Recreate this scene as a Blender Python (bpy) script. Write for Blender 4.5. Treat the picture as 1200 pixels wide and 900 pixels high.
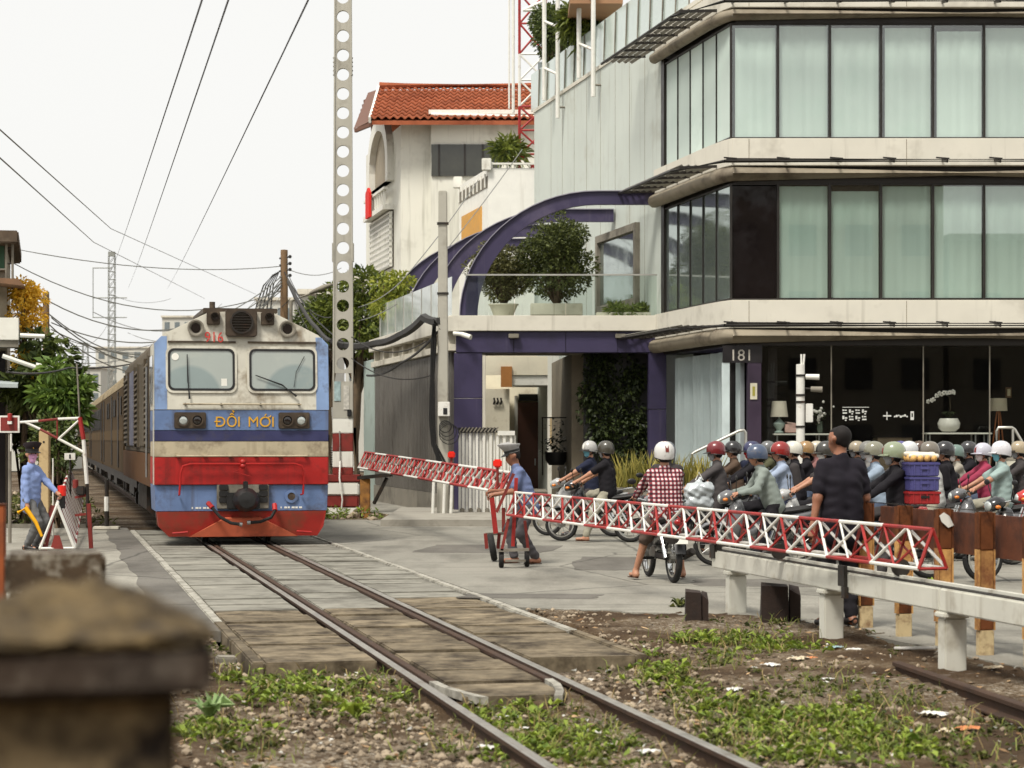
import bpy, bmesh, math, random
import numpy as np
from mathutils import Vector, Matrix, Euler

for o in list(bpy.data.objects): bpy.data.objects.remove(o)
scene = bpy.context.scene
col = scene.collection
R = math.radians
rnd = random.Random(7)

# ------------------------------------------------------------------ camera
CAM_H, FPX, HZ = 1.75, 2600.0, 515.0
cam = bpy.data.cameras.new('camera')
cam.sensor_width = 36.0
cam.lens = 36.0 * FPX / 1200.0
cam.shift_y = (HZ - 450.0) / 1200.0
cam.clip_start = 0.1
cam.clip_end = 3000
cam.dof.use_dof = True
cam.dof.focus_distance = 33.0
cam.dof.aperture_fstop = 4.2
cam_o = bpy.data.objects.new('camera', cam)
col.objects.link(cam_o)
cam_o.location = (0, 0, CAM_H)
cam_o.rotation_euler = (R(90), 0, 0)
scene.camera = cam_o

# ------------------------------------------------------------------ overcast sky and soft sun
SUN_EL, SUN_AZ = R(58), R(212)          # azimuth clockwise from +Y
world = bpy.data.worlds.new('World'); scene.world = world; world.use_nodes = True
wn, wl = world.node_tree.nodes, world.node_tree.links
wn.clear()
w_out = wn.new('ShaderNodeOutputWorld'); w_bg = wn.new('ShaderNodeBackground')
w_sky = wn.new('ShaderNodeTexSky'); w_sky.sky_type = 'NISHITA'; w_sky.sun_disc = False
w_sky.sun_elevation = SUN_EL; w_sky.sun_rotation = SUN_AZ
w_sky.air_density = 1.0; w_sky.dust_density = 4.0
w_hs = wn.new('ShaderNodeHueSaturation'); w_hs.inputs['Saturation'].default_value = 0.25
w_mix = wn.new('ShaderNodeMixRGB'); w_mix.inputs[0].default_value = 0.88
w_mix.inputs[2].default_value = (7.2, 7.16, 6.95, 1)      # even cloud cover over the clear sky
w_bg.inputs['Strength'].default_value = 0.1
wl.new(w_sky.outputs[0], w_hs.inputs['Color']); wl.new(w_hs.outputs[0], w_mix.inputs[1])
wl.new(w_mix.outputs[0], w_bg.inputs['Color']); wl.new(w_bg.outputs[0], w_out.inputs['Surface'])

sun = bpy.data.lights.new('sun', 'SUN'); sun.energy = 2.8; sun.angle = R(15); sun.color = (1.0, 0.95, 0.86)
sun_o = bpy.data.objects.new('sun', sun); col.objects.link(sun_o)
sun_dir = Vector((math.sin(SUN_AZ)*math.cos(SUN_EL), math.cos(SUN_AZ)*math.cos(SUN_EL), math.sin(SUN_EL)))
sun_o.rotation_euler = (-sun_dir).to_track_quat('-Z', 'Y').to_euler()

vs = scene.view_settings
vs.view_transform = 'Standard'; vs.look = 'None'; vs.exposure = 0.50; vs.gamma = 1.0
vs.use_curve_mapping = False
scene.render.engine = 'CYCLES'
cy = scene.cycles
cy.use_denoising = True
cy.max_bounces = 5; cy.diffuse_bounces = 2; cy.glossy_bounces = 2; cy.transmission_bounces = 3
cy.transparent_max_bounces = 8; cy.use_adaptive_sampling = True; cy.adaptive_threshold = 0.02; cy.volume_bounces = 0
cy.caustics_reflective = False; cy.caustics_refractive = False
cy.sample_clamp_indirect = 4.0

# ------------------------------------------------------------------ the track frame: u away along the rails, v to the right
TH = math.atan(545.0 / 2600.0); TS, TC = math.sin(TH), math.cos(TH); TO = (0.7715, 11.8)
def W(u, v, z=0.0): return Vector((TO[0] - u*TS + v*TC, TO[1] + u*TC + v*TS, z))
def UV(X, Y): a, b = X - TO[0], Y - TO[1]; return -a*TS + b*TC, a*TC + b*TS
def at(px, py, d): return Vector(((px-600)*d/FPX, d, CAM_H + (HZ-py)*d/FPX))   # survey: photo point at a known distance
def zat(py, d): return CAM_H + (HZ-py)*d/FPX
def xat(px, d): return (px-600)*d/FPX

# ------------------------------------------------------------------ object helpers
def C(r, g, b):
    f = lambda c: (c/255/12.92) if c/255 <= 0.04045 else ((c/255+0.055)/1.055)**2.4
    return (f(r), f(g), f(b))

def tag(o, label=None, cat=None, group=None, kind=None):
    if label: o['label'] = label
    if cat: o['category'] = cat
    if group: o['group'] = group
    if kind: o['kind'] = kind
    return o

def empty(name, loc=(0,0,0), rz=0.0, parent=None):
    o = bpy.data.objects.new(name, None); col.objects.link(o)
    o.location = loc; o.rotation_euler = (0, 0, rz); o.empty_display_size = 0.1
    if parent: o.parent = parent
    return o

def thing(name, label, cat, loc=(0,0,0), rz=0.0, group=None):
    return tag(empty(name, loc, rz), label, cat, group)

def copy_tree(o, parent=None):
    c = o.copy(); col.objects.link(c); c.parent = parent
    for ch in list(o.children): copy_tree(ch, c)
    return c

def basis(d):
    d = Vector(d).normalized()
    a = Vector((0,0,1)) if abs(d.z) < 0.95 else Vector((1,0,0))
    s = d.cross(a).normalized(); t = s.cross(d).normalized()
    return s, t, d

class MB:
    def __init__(s): s.v, s.f, s.m, s.k = [], [], [], 0
    def add(s, vs, fs):
        b = len(s.v); s.v.extend([tuple(p) for p in vs])
        for f in fs: s.f.append(tuple(i+b for i in f)); s.m.append(s.k)
        return s
    def box(s, x0, x1, y0, y1, z0, z1):
        return s.add([(x0,y0,z0),(x1,y0,z0),(x1,y1,z0),(x0,y1,z0),(x0,y0,z1),(x1,y0,z1),(x1,y1,z1),(x0,y1,z1)],
                     [(3,2,1,0),(4,5,6,7),(0,1,5,4),(1,2,6,5),(2,3,7,6),(3,0,4,7)])
    def cb(s, x, y, z, a, b, c): return s.box(x-a/2, x+a/2, y-b/2, y+b/2, z-c/2, z+c/2)
    def obox(s, c, size, rot):
        M = Euler(rot).to_matrix(); c = Vector(c); n = len(s.v)
        s.cb(0,0,0,*size)
        for i in range(n, len(s.v)): s.v[i] = tuple(M @ Vector(s.v[i]) + c)
        return s
    def beam(s, p0, p1, w, h, up=None):
        p0, p1 = Vector(p0), Vector(p1); d = (p1-p0).normalized()
        u = Vector(up) if up else (Vector((0,0,1)) if abs(d.z) < 0.95 else Vector((1,0,0)))
        a = d.cross(u).normalized()*(w/2); b = a.cross(d).normalized()*(h/2)
        q = [p+x for p in (p0, p1) for x in (-a-b, a-b, a+b, -a+b)]
        return s.add(q, [(0,3,2,1)[::-1],(4,5,6,7),(0,1,5,4),(1,2,6,5),(2,3,7,6),(3,0,4,7)])
    def tube(s, p0, p1, r0, r1=None, n=8, caps=True):
        r1 = r0 if r1 is None else r1
        p0, p1 = Vector(p0), Vector(p1); a, b, d = basis(p1-p0); q = []
        for p, r in ((p0, r0), (p1, r1)):
            for i in range(n):
                t = 2*math.pi*i/n; q.append(p + a*(r*math.cos(t)) + b*(r*math.sin(t)))
        f = [(i, (i+1)%n, n+(i+1)%n, n+i) for i in range(n)]
        if caps: f += [tuple(range(n))[::-1], tuple(range(n, 2*n))]
        return s.add(q, f)
    def path(s, pts, r, n=6, caps=True):
        pts = [Vector(p) for p in pts]; m = len(pts); q = []; rs = r if isinstance(r, (list, tuple)) else [r]*m
        prev = None
        for i, p in enumerate(pts):
            d = (pts[min(i+1, m-1)] - pts[max(i-1, 0)])
            if d.length < 1e-9: d = Vector((0,0,1))
            d.normalize()
            if prev is None: a, b, _ = basis(d)
            else:
                a = (prev - d*prev.dot(d))
                if a.length < 1e-6: a = basis(d)[0]
                a.normalize(); b = d.cross(a)
            prev = a
            for k in range(n):
                t = 2*math.pi*k/n; q.append(p + a*(rs[i]*math.cos(t)) + b*(rs[i]*math.sin(t)))
        f = [(i*n+k, i*n+(k+1)%n, (i+1)*n+(k+1)%n, (i+1)*n+k) for i in range(m-1) for k in range(n)]
        if caps: f += [tuple(range(n))[::-1], tuple(range((m-1)*n, m*n))]
        return s.add(q, f)
    def loft(s, rings, caps=True):
        n = len(rings[0]); q = [p for r in rings for p in r]; m = len(rings)
        f = [(i*n+k, i*n+(k+1)%n, (i+1)*n+(k+1)%n, (i+1)*n+k) for i in range(m-1) for k in range(n)]
        if caps: f += [tuple(range(n))[::-1], tuple(range((m-1)*n, m*n))]
        return s.add(q, f)
    def lathe(s, prof, n=16, o=(0,0,0), M=None, sx=1, sy=1):
        o = Vector(o); rings = []
        for r, z in prof:
            ring = []
            for i in range(n):
                t = 2*math.pi*i/n; p = Vector((r*sx*math.cos(t), r*sy*math.sin(t), z))
                ring.append((M @ p if M else p) + o)
            rings.append(ring)
        return s.loft(rings)
    def prism(s, poly, axis, a, b):
        def P(p, t): return (t, p[0], p[1]) if axis == 'x' else ((p[0], t, p[1]) if axis == 'y' else (p[0], p[1], t))
        n = len(poly); q = [P(p, a) for p in poly] + [P(p, b) for p in poly]
        f = [(i, (i+1)%n, n+(i+1)%n, n+i) for i in range(n)] + [tuple(range(n))[::-1], tuple(range(n, 2*n))]
        return s.add(q, f)
    def ring(s, outer, inner, axis, a, b):
        """a frame: same-length outer and inner outlines, extruded"""
        def P(p, t): return (t, p[0], p[1]) if axis == 'x' else ((p[0], t, p[1]) if axis == 'y' else (p[0], p[1], t))
        n = len(outer)
        q = [P(p, a) for p in outer] + [P(p, a) for p in inner] + [P(p, b) for p in outer] + [P(p, b) for p in inner]
        f = []
        for i in range(n):
            j = (i+1) % n
            f += [(i, j, n+j, n+i), (2*n+i, 3*n+i, 3*n+j, 2*n+j), (i, 2*n+i, 2*n+j, j), (n+i, n+j, 3*n+j, 3*n+i)]
        return s.add(q, f)
    def sph(s, c, r, n=10, m=7):
        rx, ry, rz = r if isinstance(r, (tuple, list)) else (r, r, r)
        pr = [(math.sin(math.pi*i/m), -math.cos(math.pi*i/m)) for i in range(m+1)]
        pr[0] = (0.02, -1); pr[-1] = (0.02, 1)
        return s.lathe([(a, b*rz) for a, b in pr], n, c, None, rx, ry)
    def build(s, name, mats, parent=None, smooth=None, bevel=0.0, loc=None, rot=None):
        me = bpy.data.meshes.new(name); me.from_pydata(s.v, [], s.f)
        ms = mats if isinstance(mats, (list, tuple)) else [mats]
        for m in ms: me.materials.append(m)
        if len(ms) > 1: me.polygons.foreach_set('material_index', s.m)
        if bevel:
            bm = bmesh.new(); bm.from_mesh(me)
            bmesh.ops.recalc_face_normals(bm, faces=bm.faces)
            es = [e for e in bm.edges if len(e.link_faces) == 2 and e.calc_face_angle(0) > 0.6]
            bmesh.ops.bevel(bm, geom=es, offset=bevel, segments=2, affect='EDGES', clamp_overlap=True)
            bm.to_mesh(me); bm.free()
            smooth = 35 if smooth is None else smooth
        if smooth:
            me.shade_smooth(); me.set_sharp_from_angle(angle=R(smooth))
        me.update()
        o = bpy.data.objects.new(name, me); col.objects.link(o)
        if parent: o.parent = parent
        if loc is not None: o.location = loc
        if rot is not None: o.rotation_euler = rot
        return o

def link_mesh(name, me, parent=None, loc=(0,0,0), rot=(0,0,0)):
    o = bpy.data.objects.new(name, me); col.objects.link(o); o.location = loc; o.rotation_euler = rot
    if parent: o.parent = parent
    return o

def rrect(x0, x1, z0, z1, r, n=4):
    P = []
    for cx, cz, a0 in ((x1-r, z0+r, -90), (x1-r, z1-r, 0), (x0+r, z1-r, 90), (x0+r, z0+r, 180)):
        for i in range(n+1):
            t = R(a0 + 90*i/n); P.append((cx + r*math.cos(t), cz + r*math.sin(t)))
    return P
def circ(cx, cz, r, n=16): return [(cx + r*math.cos(2*math.pi*i/n), cz + r*math.sin(2*math.pi*i/n)) for i in range(n)]

# ------------------------------------------------------------------ procedural materials
MATS = {}
def mat(name, c, rough=0.65, metal=0.0, var=0.12, vs=3.0, dirt=None, dirt_amt=0.0, ds=1.5, bump=0.0, bs=30.0, spec=0.5,
        rvar=0.0, coat=0.0, streak=None, streak_amt=0.0, sss=0.0):
    """colour with grain; 'dirt' stains in noise patches, 'streak' runs down vertical faces"""
    if name in MATS: return MATS[name]
    m = bpy.data.materials.new(name); MATS[name] = m; m.use_nodes = True
    n, l = m.node_tree.nodes, m.node_tree.links
    b = n['Principled BSDF']
    tc = n.new('ShaderNodeTexCoord'); oi = n.new('ShaderNodeObjectInfo')
    mul = n.new('ShaderNodeMath'); mul.operation = 'MULTIPLY'; mul.inputs[1].default_value = 57.0
    l.new(oi.outputs['Random'], mul.inputs[0])
    def noise(scale, det=3.0, rough_=0.6, vec=None):
        t = n.new('ShaderNodeTexNoise'); t.noise_dimensions = '4D'
        t.inputs['Scale'].default_value = scale; t.inputs['Detail'].default_value = det; t.inputs['Roughness'].default_value = rough_
        l.new(vec or tc.outputs['Object'], t.inputs['Vector']); l.new(mul.outputs[0], t.inputs['W'])
        return t.outputs['Fac']
    def mrange(src, a, b_, c0, c1):
        t = n.new('ShaderNodeMapRange'); t.inputs[1].default_value = a; t.inputs[2].default_value = b_
        t.inputs[3].default_value = c0; t.inputs[4].default_value = c1; l.new(src, t.inputs[0]); return t.outputs[0]
    def mix(fac, a, b_, bt='MIX'):
        t = n.new('ShaderNodeMixRGB'); t.blend_type = bt
        if isinstance(fac, float): t.inputs[0].default_value = fac
        else: l.new(fac, t.inputs[0])
        for i, x in ((1, a), (2, b_)):
            if isinstance(x, tuple): t.inputs[i].default_value = (*x[:3], 1)
            else: l.new(x, t.inputs[i])
        return t.outputs[0]
    base = tuple(c)
    nz0 = noise(vs, 3.0)
    out = mix(mrange(nz0, 0.3, 0.7, 0.0, 1.0), tuple(x*(1-var) for x in base), tuple(min(x*(1+var), 0.95) for x in base))
    if rvar:
        hv = n.new('ShaderNodeHueSaturation'); l.new(out, hv.inputs['Color'])
        l.new(mrange(oi.outputs['Random'], 0, 1, 1-rvar, 1+rvar), hv.inputs['Value']); out = hv.outputs[0]
    if dirt:
        out = mix(mrange(noise(ds, 4.0, 0.72), 0.62 - 0.3*dirt_amt, 0.85 - 0.3*dirt_amt, 0.0, 1.0), out, tuple(dirt))
    if streak:
        mp = n.new('ShaderNodeMapping'); mp.inputs['Scale'].default_value = (1, 1, 0.06)
        l.new(tc.outputs['Object'], mp.inputs['Vector'])
        out = mix(mrange(noise(6.0, 3.0, 0.6, mp.outputs[0]), 0.66 - 0.3*streak_amt, 0.92 - 0.3*streak_amt, 0.0, 0.8), out, tuple(streak))
    l.new(out, b.inputs['Base Color'])
    l.new(mrange(nz0, 0.3, 0.7, max(rough-0.1, 0.02), min(rough+0.1, 1)), b.inputs['Roughness'])
    b.inputs['Metallic'].default_value = metal
    b.inputs['Specular IOR Level'].default_value = spec
    if coat: b.inputs['Coat Weight'].default_value = coat; b.inputs['Coat Roughness'].default_value = 0.08
    if sss: b.inputs['Subsurface Weight'].default_value = sss; b.inputs['Subsurface Scale'].default_value = 0.02
    if bump:
        bp = n.new('ShaderNodeBump'); bp.inputs['Strength'].default_value = 0.6; bp.inputs['Distance'].default_value = bump
        l.new(noise(bs, 3.0, 0.65), bp.inputs['Height']); l.new(bp.outputs[0], b.inputs['Normal'])
    return m

def glass(name, tint=(0.8,0.85,0.83), rough=0.01, k=0.6, f0=0.022):
    """a thin pane: see-through, mirror-like towards grazing angles"""
    if name in MATS: return MATS[name]
    m = bpy.data.materials.new(name); MATS[name] = m; m.use_nodes = True
    n, l = m.node_tree.nodes, m.node_tree.links; n.remove(n['Principled BSDF'])
    t = n.new('ShaderNodeBsdfTransparent'); t.inputs[0].default_value = (*tint, 1)
    g = n.new('ShaderNodeBsdfGlossy'); g.inputs['Roughness'].default_value = rough; g.inputs[0].default_value = (0.95,0.97,0.95,1)
    lw = n.new('ShaderNodeLayerWeight'); lw.inputs[0].default_value = 0.5; pw = n.new('ShaderNodeMath'); pw.operation = 'POWER'; pw.inputs[1].default_value = 5.0
    f = n.new('ShaderNodeMath'); f.operation = 'MULTIPLY_ADD'; f.inputs[1].default_value = k; f.inputs[2].default_value = f0
    l.new(lw.outputs['Facing'], pw.inputs[0]); l.new(pw.outputs[0], f.inputs[0])
    x = n.new('ShaderNodeMixShader'); l.new(f.outputs[0], x.inputs[0]); l.new(t.outputs[0], x.inputs[1]); l.new(g.outputs[0], x.inputs[2])
    l.new(x.outputs[0], n['Material Output'].inputs['Surface'])
    return m

def leafmat(name, c, c2, rough=0.55, trans=0.25):
    """each leaf its own tone between two greens"""
    if name in MATS: return MATS[name]
    m = bpy.data.materials.new(name); MATS[name] = m; m.use_nodes = True
    n, l = m.node_tree.nodes, m.node_tree.links; b = n['Principled BSDF']
    g = n.new('ShaderNodeNewGeometry'); x = n.new('ShaderNodeMixRGB')
    x.inputs[1].default_value = (*c, 1); x.inputs[2].default_value = (*c2, 1)
    l.new(g.outputs['Random Per Island'], x.inputs[0])
    l.new(x.outputs[0], b.inputs['Base Color']); b.inputs['Roughness'].default_value = rough
    b.inputs['Specular IOR Level'].default_value = 0.4
    t = n.new('ShaderNodeBsdfTranslucent'); l.new(x.outputs[0], t.inputs[0])
    k = n.new('ShaderNodeMixShader'); k.inputs[0].default_value = trans
    l.new(b.outputs[0], k.inputs[1]); l.new(t.outputs[0], k.inputs[2]); l.new(k.outputs[0], n['Material Output'].inputs['Surface'])
    return m

def text(name, body, size, loc, rot, m, parent=None, extrude=0.004, align='CENTER', bold=0.0, spacing=1.0, sx=1.0):
    cu = bpy.data.curves.new(name, 'FONT'); cu.body = body; cu.size = size; cu.extrude = extrude; cu.align_x = align; cu.align_y = 'CENTER'
    cu.offset = bold; cu.space_character = spacing
    t = bpy.data.objects.new(name, cu); col.objects.link(t)
    dg = bpy.context.evaluated_depsgraph_get()
    me = bpy.data.meshes.new_from_object(t.evaluated_get(dg)); bpy.data.objects.remove(t)
    me.materials.clear(); me.materials.append(m)
    o = link_mesh(name, me, parent, loc, rot); o.scale = (sx, 1, 1)
    return o
# ------------------------------------------------------------------ palette
M_conc = mat('concrete_pale', C(206,200,184), 0.8, var=0.10, vs=2.0, dirt=C(120,112,96), dirt_amt=0.25, ds=0.9, streak=C(110,104,92), streak_amt=0.25, bump=0.002, bs=40)
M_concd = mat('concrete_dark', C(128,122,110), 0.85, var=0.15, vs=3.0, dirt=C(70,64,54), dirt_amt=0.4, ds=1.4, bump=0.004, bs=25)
M_white = mat('white_paint', C(226,224,214), 0.6, var=0.05, vs=2.0, dirt=C(150,140,122), dirt_amt=0.15, ds=1.2, streak=C(140,132,115), streak_amt=0.18)
M_whitem = mat('white_metal', C(222,220,212), 0.45, var=0.06, vs=6, dirt=C(140,110,80), dirt_amt=0.12, ds=5)
M_red = mat('red_paint', C(154,34,30), 0.5, var=0.15, vs=6, dirt=C(96,30,22), dirt_amt=0.3, ds=5)
M_redd = mat('dark_red_paint', C(124,38,30), 0.6, var=0.18, vs=5, dirt=C(80,40,28), dirt_amt=0.35, ds=4)
M_black = mat('black_plastic', C(26,25,25), 0.5, var=0.2, vs=10)
M_rub = mat('rubber', C(24,23,22), 0.85, var=0.2, vs=20, dirt=C(70,62,52), dirt_amt=0.2, ds=9)
M_steel = mat('bare_steel', C(150,150,148), 0.35, 0.9, var=0.1, vs=8)
M_chrome = mat('chrome', C(210,210,208), 0.12, 1.0, var=0.05)
M_iron = mat('dark_iron', C(50,46,42), 0.6, 0.4, var=0.2, vs=8, dirt=C(78,52,34), dirt_amt=0.3, ds=6)
M_rust = mat('rusty_steel', C(96,52,30), 0.85, 0.1, var=0.3, vs=5, dirt=C(52,30,22), dirt_amt=0.5, ds=3, bump=0.003, bs=40)
M_wood = mat('crossing_timber', C(124,112,92), 0.9, spec=0.2, var=0.28, vs=5, dirt=C(56,47,36), dirt_amt=0.68, ds=2.6, bump=0.004, bs=30, rvar=0.16)
M_cpan = mat('crossing_concrete', C(132,129,119), 0.9, spec=0.25, var=0.2, vs=4, dirt=C(78,74,66), dirt_amt=0.5, ds=1.6, bump=0.003, bs=40, rvar=0.10)
M_edge = mat('crossing_edge', C(166,162,150), 0.9, var=0.2, vs=6, dirt=C(96,91,82), dirt_amt=0.6, ds=4)

# ------------------------------------------------------------------ ground materials
def ground_mat():
    m = bpy.data.materials.new('trackside_dirt'); m.use_nodes = True
    n, l = m.node_tree.nodes, m.node_tree.links; b = n['Principled BSDF']
    tc = n.new('ShaderNodeTexCoord')
    def N(s, d=6, r=0.65):
        t = n.new('ShaderNodeTexNoise'); t.inputs['Scale'].default_value = s; t.inputs['Detail'].default_value = d; t.inputs['Roughness'].default_value = r
        l.new(tc.outputs['Object'], t.inputs['Vector']); return t.outputs['Fac']
    def ramp(src, pts):
        t = n.new('ShaderNodeValToRGB'); e = t.color_ramp.elements
        e[0].position, e[0].color = pts[0][0], (*pts[0][1], 1); e[1].position, e[1].color = pts[-1][0], (*pts[-1][1], 1)
        for p, c in pts[1:-1]: x = e.new(p); x.color = (*c, 1)
        l.new(src, t.inputs[0]); return t.outputs[0]
    def mix(f, a, b_):
        t = n.new('ShaderNodeMixRGB'); l.new(f, t.inputs[0])
        for i, x in ((1, a), (2, b_)):
            if isinstance(x, tuple): t.inputs[i].default_value = (*x, 1)
            else: l.new(x, t.inputs[i])
        return t.outputs[0]
    soil = ramp(N(1.1), [(0.3, C(52,39,28)), (0.5, C(78,62,45)), (0.7, C(112,95,73))])
    vo = n.new('ShaderNodeTexVoronoi'); vo.inputs['Scale'].default_value = 38.0; l.new(tc.outputs['Object'], vo.inputs['Vector'])
    sep = n.new('ShaderNodeSeparateColor'); l.new(vo.outputs['Color'], sep.inputs[0])
    peb = ramp(sep.outputs[0], [(0.0, C(60,50,40)), (0.45, C(128,114,96)), (0.85, C(178,168,150)), (1.0, C(205,198,184))])
    f = ramp(N(0.55), [(0.45, (0,0,0)), (0.7, (0.8,0.8,0.8))])
    out = mix(f, soil, peb)
    out = mix(ramp(N(9.0), [(0.45, (0,0,0)), (0.75, (0.7,0.7,0.7))]), out, C(72,60,46))
    l.new(out, b.inputs['Base Color']); b.inputs['Roughness'].default_value = 0.95; b.inputs['Specular IOR Level'].default_value = 0.15
    bp = n.new('ShaderNodeBump'); bp.inputs['Distance'].default_value = 0.02; bp.inputs['Strength'].default_value = 0.8
    ad = n.new('ShaderNodeMath'); ad.operation = 'ADD'; l.new(vo.outputs['Distance'], ad.inputs[0]); l.new(N(14.0), ad.inputs[1])
    l.new(ad.outputs[0], bp.inputs['Height']); l.new(bp.outputs[0], b.inputs['Normal'])
    return m
def road_mat(name, c, dark, light):
    m = bpy.data.materials.new(name); m.use_nodes = True
    n, l = m.node_tree.nodes, m.node_tree.links; b = n['Principled BSDF']; tc = n.new('ShaderNodeTexCoord')
    def N(s, d=6, r=0.65, sc=None):
        t = n.new('ShaderNodeTexNoise'); t.inputs['Scale'].default_value = s; t.inputs['Detail'].default_value = d; t.inputs['Roughness'].default_value = r
        if sc:
            mp = n.new('ShaderNodeMapping'); mp.inputs['Scale'].default_value = sc; l.new(tc.outputs['Object'], mp.inputs['Vector']); l.new(mp.outputs[0], t.inputs['Vector'])
        else: l.new(tc.outputs['Object'], t.inputs['Vector'])
        return t.outputs['Fac']
    def mr(s, a, b_, c0=0.0, c1=1.0):
        t = n.new('ShaderNodeMapRange'); t.inputs[1].default_value = a; t.inputs[2].default_value = b_; t.inputs[3].default_value = c0; t.inputs[4].default_value = c1
        l.new(s, t.inputs[0]); return t.outputs[0]
    def mix(f, a, b_):
        t = n.new('ShaderNodeMixRGB'); l.new(f, t.inputs[0])
        for i, x in ((1, a), (2, b_)):
            if isinstance(x, tuple): t.inputs[i].default_value = (*x, 1)
            else: l.new(x, t.inputs[i])
        return t.outputs[0]
    out = mix(mr(N(0.35), 0.35, 0.65), c, light)
    out = mix(mr(N(0.8, 8, 0.7, (1, 0.35, 1)), 0.46, 0.70, 0, 0.95), out, dark)       # tyre-worn smears
    out = mix(mr(N(1.3, 5, 0.7, (0.22, 2.2, 1)), 0.56, 0.74, 0, 0.8), out, tuple(x*0.75 for x in dark))
    out = mix(mr(N(45.0, 3), 0.35, 0.7, 0, 0.55), out, dark)                        # aggregate
    vo = n.new('ShaderNodeTexVoronoi'); vo.feature = 'DISTANCE_TO_EDGE'; vo.inputs['Scale'].default_value = 0.22
    wv = n.new('ShaderNodeMixRGB'); wv.inputs[0].default_value = 0.12; l.new(tc.outputs['Object'], wv.inputs[1])
    nz = n.new('ShaderNodeTexNoise'); nz.inputs['Scale'].default_value = 1.5; nz.inputs['Detail'].default_value = 5; l.new(tc.outputs['Object'], nz.inputs['Vector']); l.new(nz.outputs['Color'], wv.inputs[2])
    l.new(wv.outputs[0], vo.inputs['Vector'])
    out = mix(mr(vo.outputs['Distance'], 0.0, 0.007, 0.75, 0.0), out, tuple(x*0.4 for x in dark))   # cracks
    l.new(out, b.inputs['Base Color']); b.inputs['Roughness'].default_value = 0.85; b.inputs['Specular IOR Level'].default_value = 0.3
    bp = n.new('ShaderNodeBump'); bp.inputs['Distance'].default_value = 0.004; bp.inputs['Strength'].default_value = 0.6
    l.new(N(70.0, 4), bp.inputs['Height']); l.new(bp.outputs[0], b.inputs['Normal'])
    return m
M_dirt = ground_mat()
M_asph = road_mat('asphalt_grey', C(138,135,125), C(98,95,87), C(156,152,141))
M_croad = road_mat('concrete_road', C(148,144,133), C(104,100,91), C(166,162,150))

# ------------------------------------------------------------------ ground sheet
def vnoise(x, y, s=1.0):
    return (math.sin(x*1.7*s+0.3)*math.cos(y*2.1*s+1.1) + 0.5*math.sin(x*4.3*s+y*3.1*s) + 0.35*math.sin(x*9.1*s-y*7.7*s+2) + 0.2*math.cos(x*17*s+y*15*s))/2.05
def gh(X, Y):
    """height of the bare ground"""
    u, v = UV(X, Y)
    if Y > 30 or abs(v) > 14: return -0.16
    h = -0.085 + 0.026*vnoise(X*1.5, Y*1.3) + 0.01*math.sin(X*23+Y*19)
    if u > 5.4 and abs(v) < 1.7: h = -0.26
    if abs(v) < 0.75 and u < 3.4: h -= 0.015
    if 3.2 < u < 6.2: h += 0.035*min(1, (u-3.2)/1.6)
    if v > 1.6 and u < 11.6: h += 0.055*max(0.0, min(1, (u-5.0)/3.5))
    if v > 2.0 and u < 11: h += 0.03*min(1, (v-2.0))                       # bank towards the gate rail
    if v > 2.6 and u < 3.5: h -= 0.10*min(1, (v-2.6)*2)*min(1, (3.5-u)*0.7)
    if v < -1.6: h += 0.045*max(0.0, min(1, (u-4.5)/2))
    if u > 11.6 - max(0, v-1.6)*0.84 and v > 1.62: h = -0.10
    if u > 11.0 and v < -1.62: h = -0.16
    if v > 4.25 and u < 11: h = min(h, -0.12)
    return h
def frange(a, b, st): 
    n = int(round((b-a)/st)); return [a + (b-a)*i/n for i in range(n+1)]
gx = [-1500, -500, -150, -60, -25, -12] + frange(-7, 9, 0.11) + [14, 30, 70, 160, 500, 1500]
gy = [-60, -10, 0, 4, 6.5] + frange(8, 24.5, 0.11) + [27, 31, 40, 60, 100, 200, 500, 1000, 2200]
gv = [(x, y, gh(x, y)) for y in gy for x in gx]; nx_ = len(gx)
gf = [(j*nx_+i, j*nx_+i+1, (j+1)*nx_+i+1, (j+1)*nx_+i) for j in range(len(gy)-1) for i in range(nx_-1)]
g = MB(); g.add(gv, gf)
tag(g.build('ground', M_dirt, smooth=60), kind='structure')

def sheet(name, pts, z, m, kind='structure', thick=0.1):
    b = MB(); n = len(pts)
    q = [(p[0], p[1], z) for p in pts] + [(p[0], p[1], z-thick) for p in pts]
    b.add(q, [tuple(range(n))] + [(i, n+i, n+(i+1)%n, (i+1)%n) for i in range(n)])
    o = b.build(name, m); tag(o, kind=kind); return o
rr = random.Random(3)
def ragged(p, q, n, amp):
    out = []
    for i in range(n):
        t = i/n; x = p + (q-p)*t; d = (q-p).normalized(); s = Vector((d.y, -d.x, 0)); out.append(x + s*rr.uniform(-amp, amp))
    return out
P = lambda u, v: W(u, v)
edge = ragged(P(11.3,1.62), P(9.3,4.0), 16, 0.07) + ragged(P(9.3,4.0), P(-6,4.55), 24, 0.07)
sheet('road', [P(40,1.62)] + edge + [P(-6,4.55), P(-12,40), P(50,46), P(80,46), P(80,2.6), P(40,2.6)], -0.004, M_asph)
edge = ragged(P(10.2,-4.5), P(11.0,-1.95), 12, 0.08)
sheet('road_concrete', [P(33.2,-1.95), P(33.6,-2.3), P(34.2,-9), P(90,-10), P(90,-34), P(8,-34)] + edge + [P(11.0,-1.95)], -0.008, M_croad)
edge = ragged(P(9.2,-2.0), P(9.0,-1.62), 4, 0.05)
M_patch = road_mat('asphalt_patch', C(106,102,95), C(76,72,66), C(122,118,110))
sheet('road_patch', [P(33.3,-1.62), P(33.3,-2.1)] + [W(33.3-23.9*i/40, -2.08+0.05*math.sin(i*0.9)*math.sin(i*0.37+1)) for i in range(41)] + edge + [P(9.0,-1.62)], -0.003, M_patch)

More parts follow.
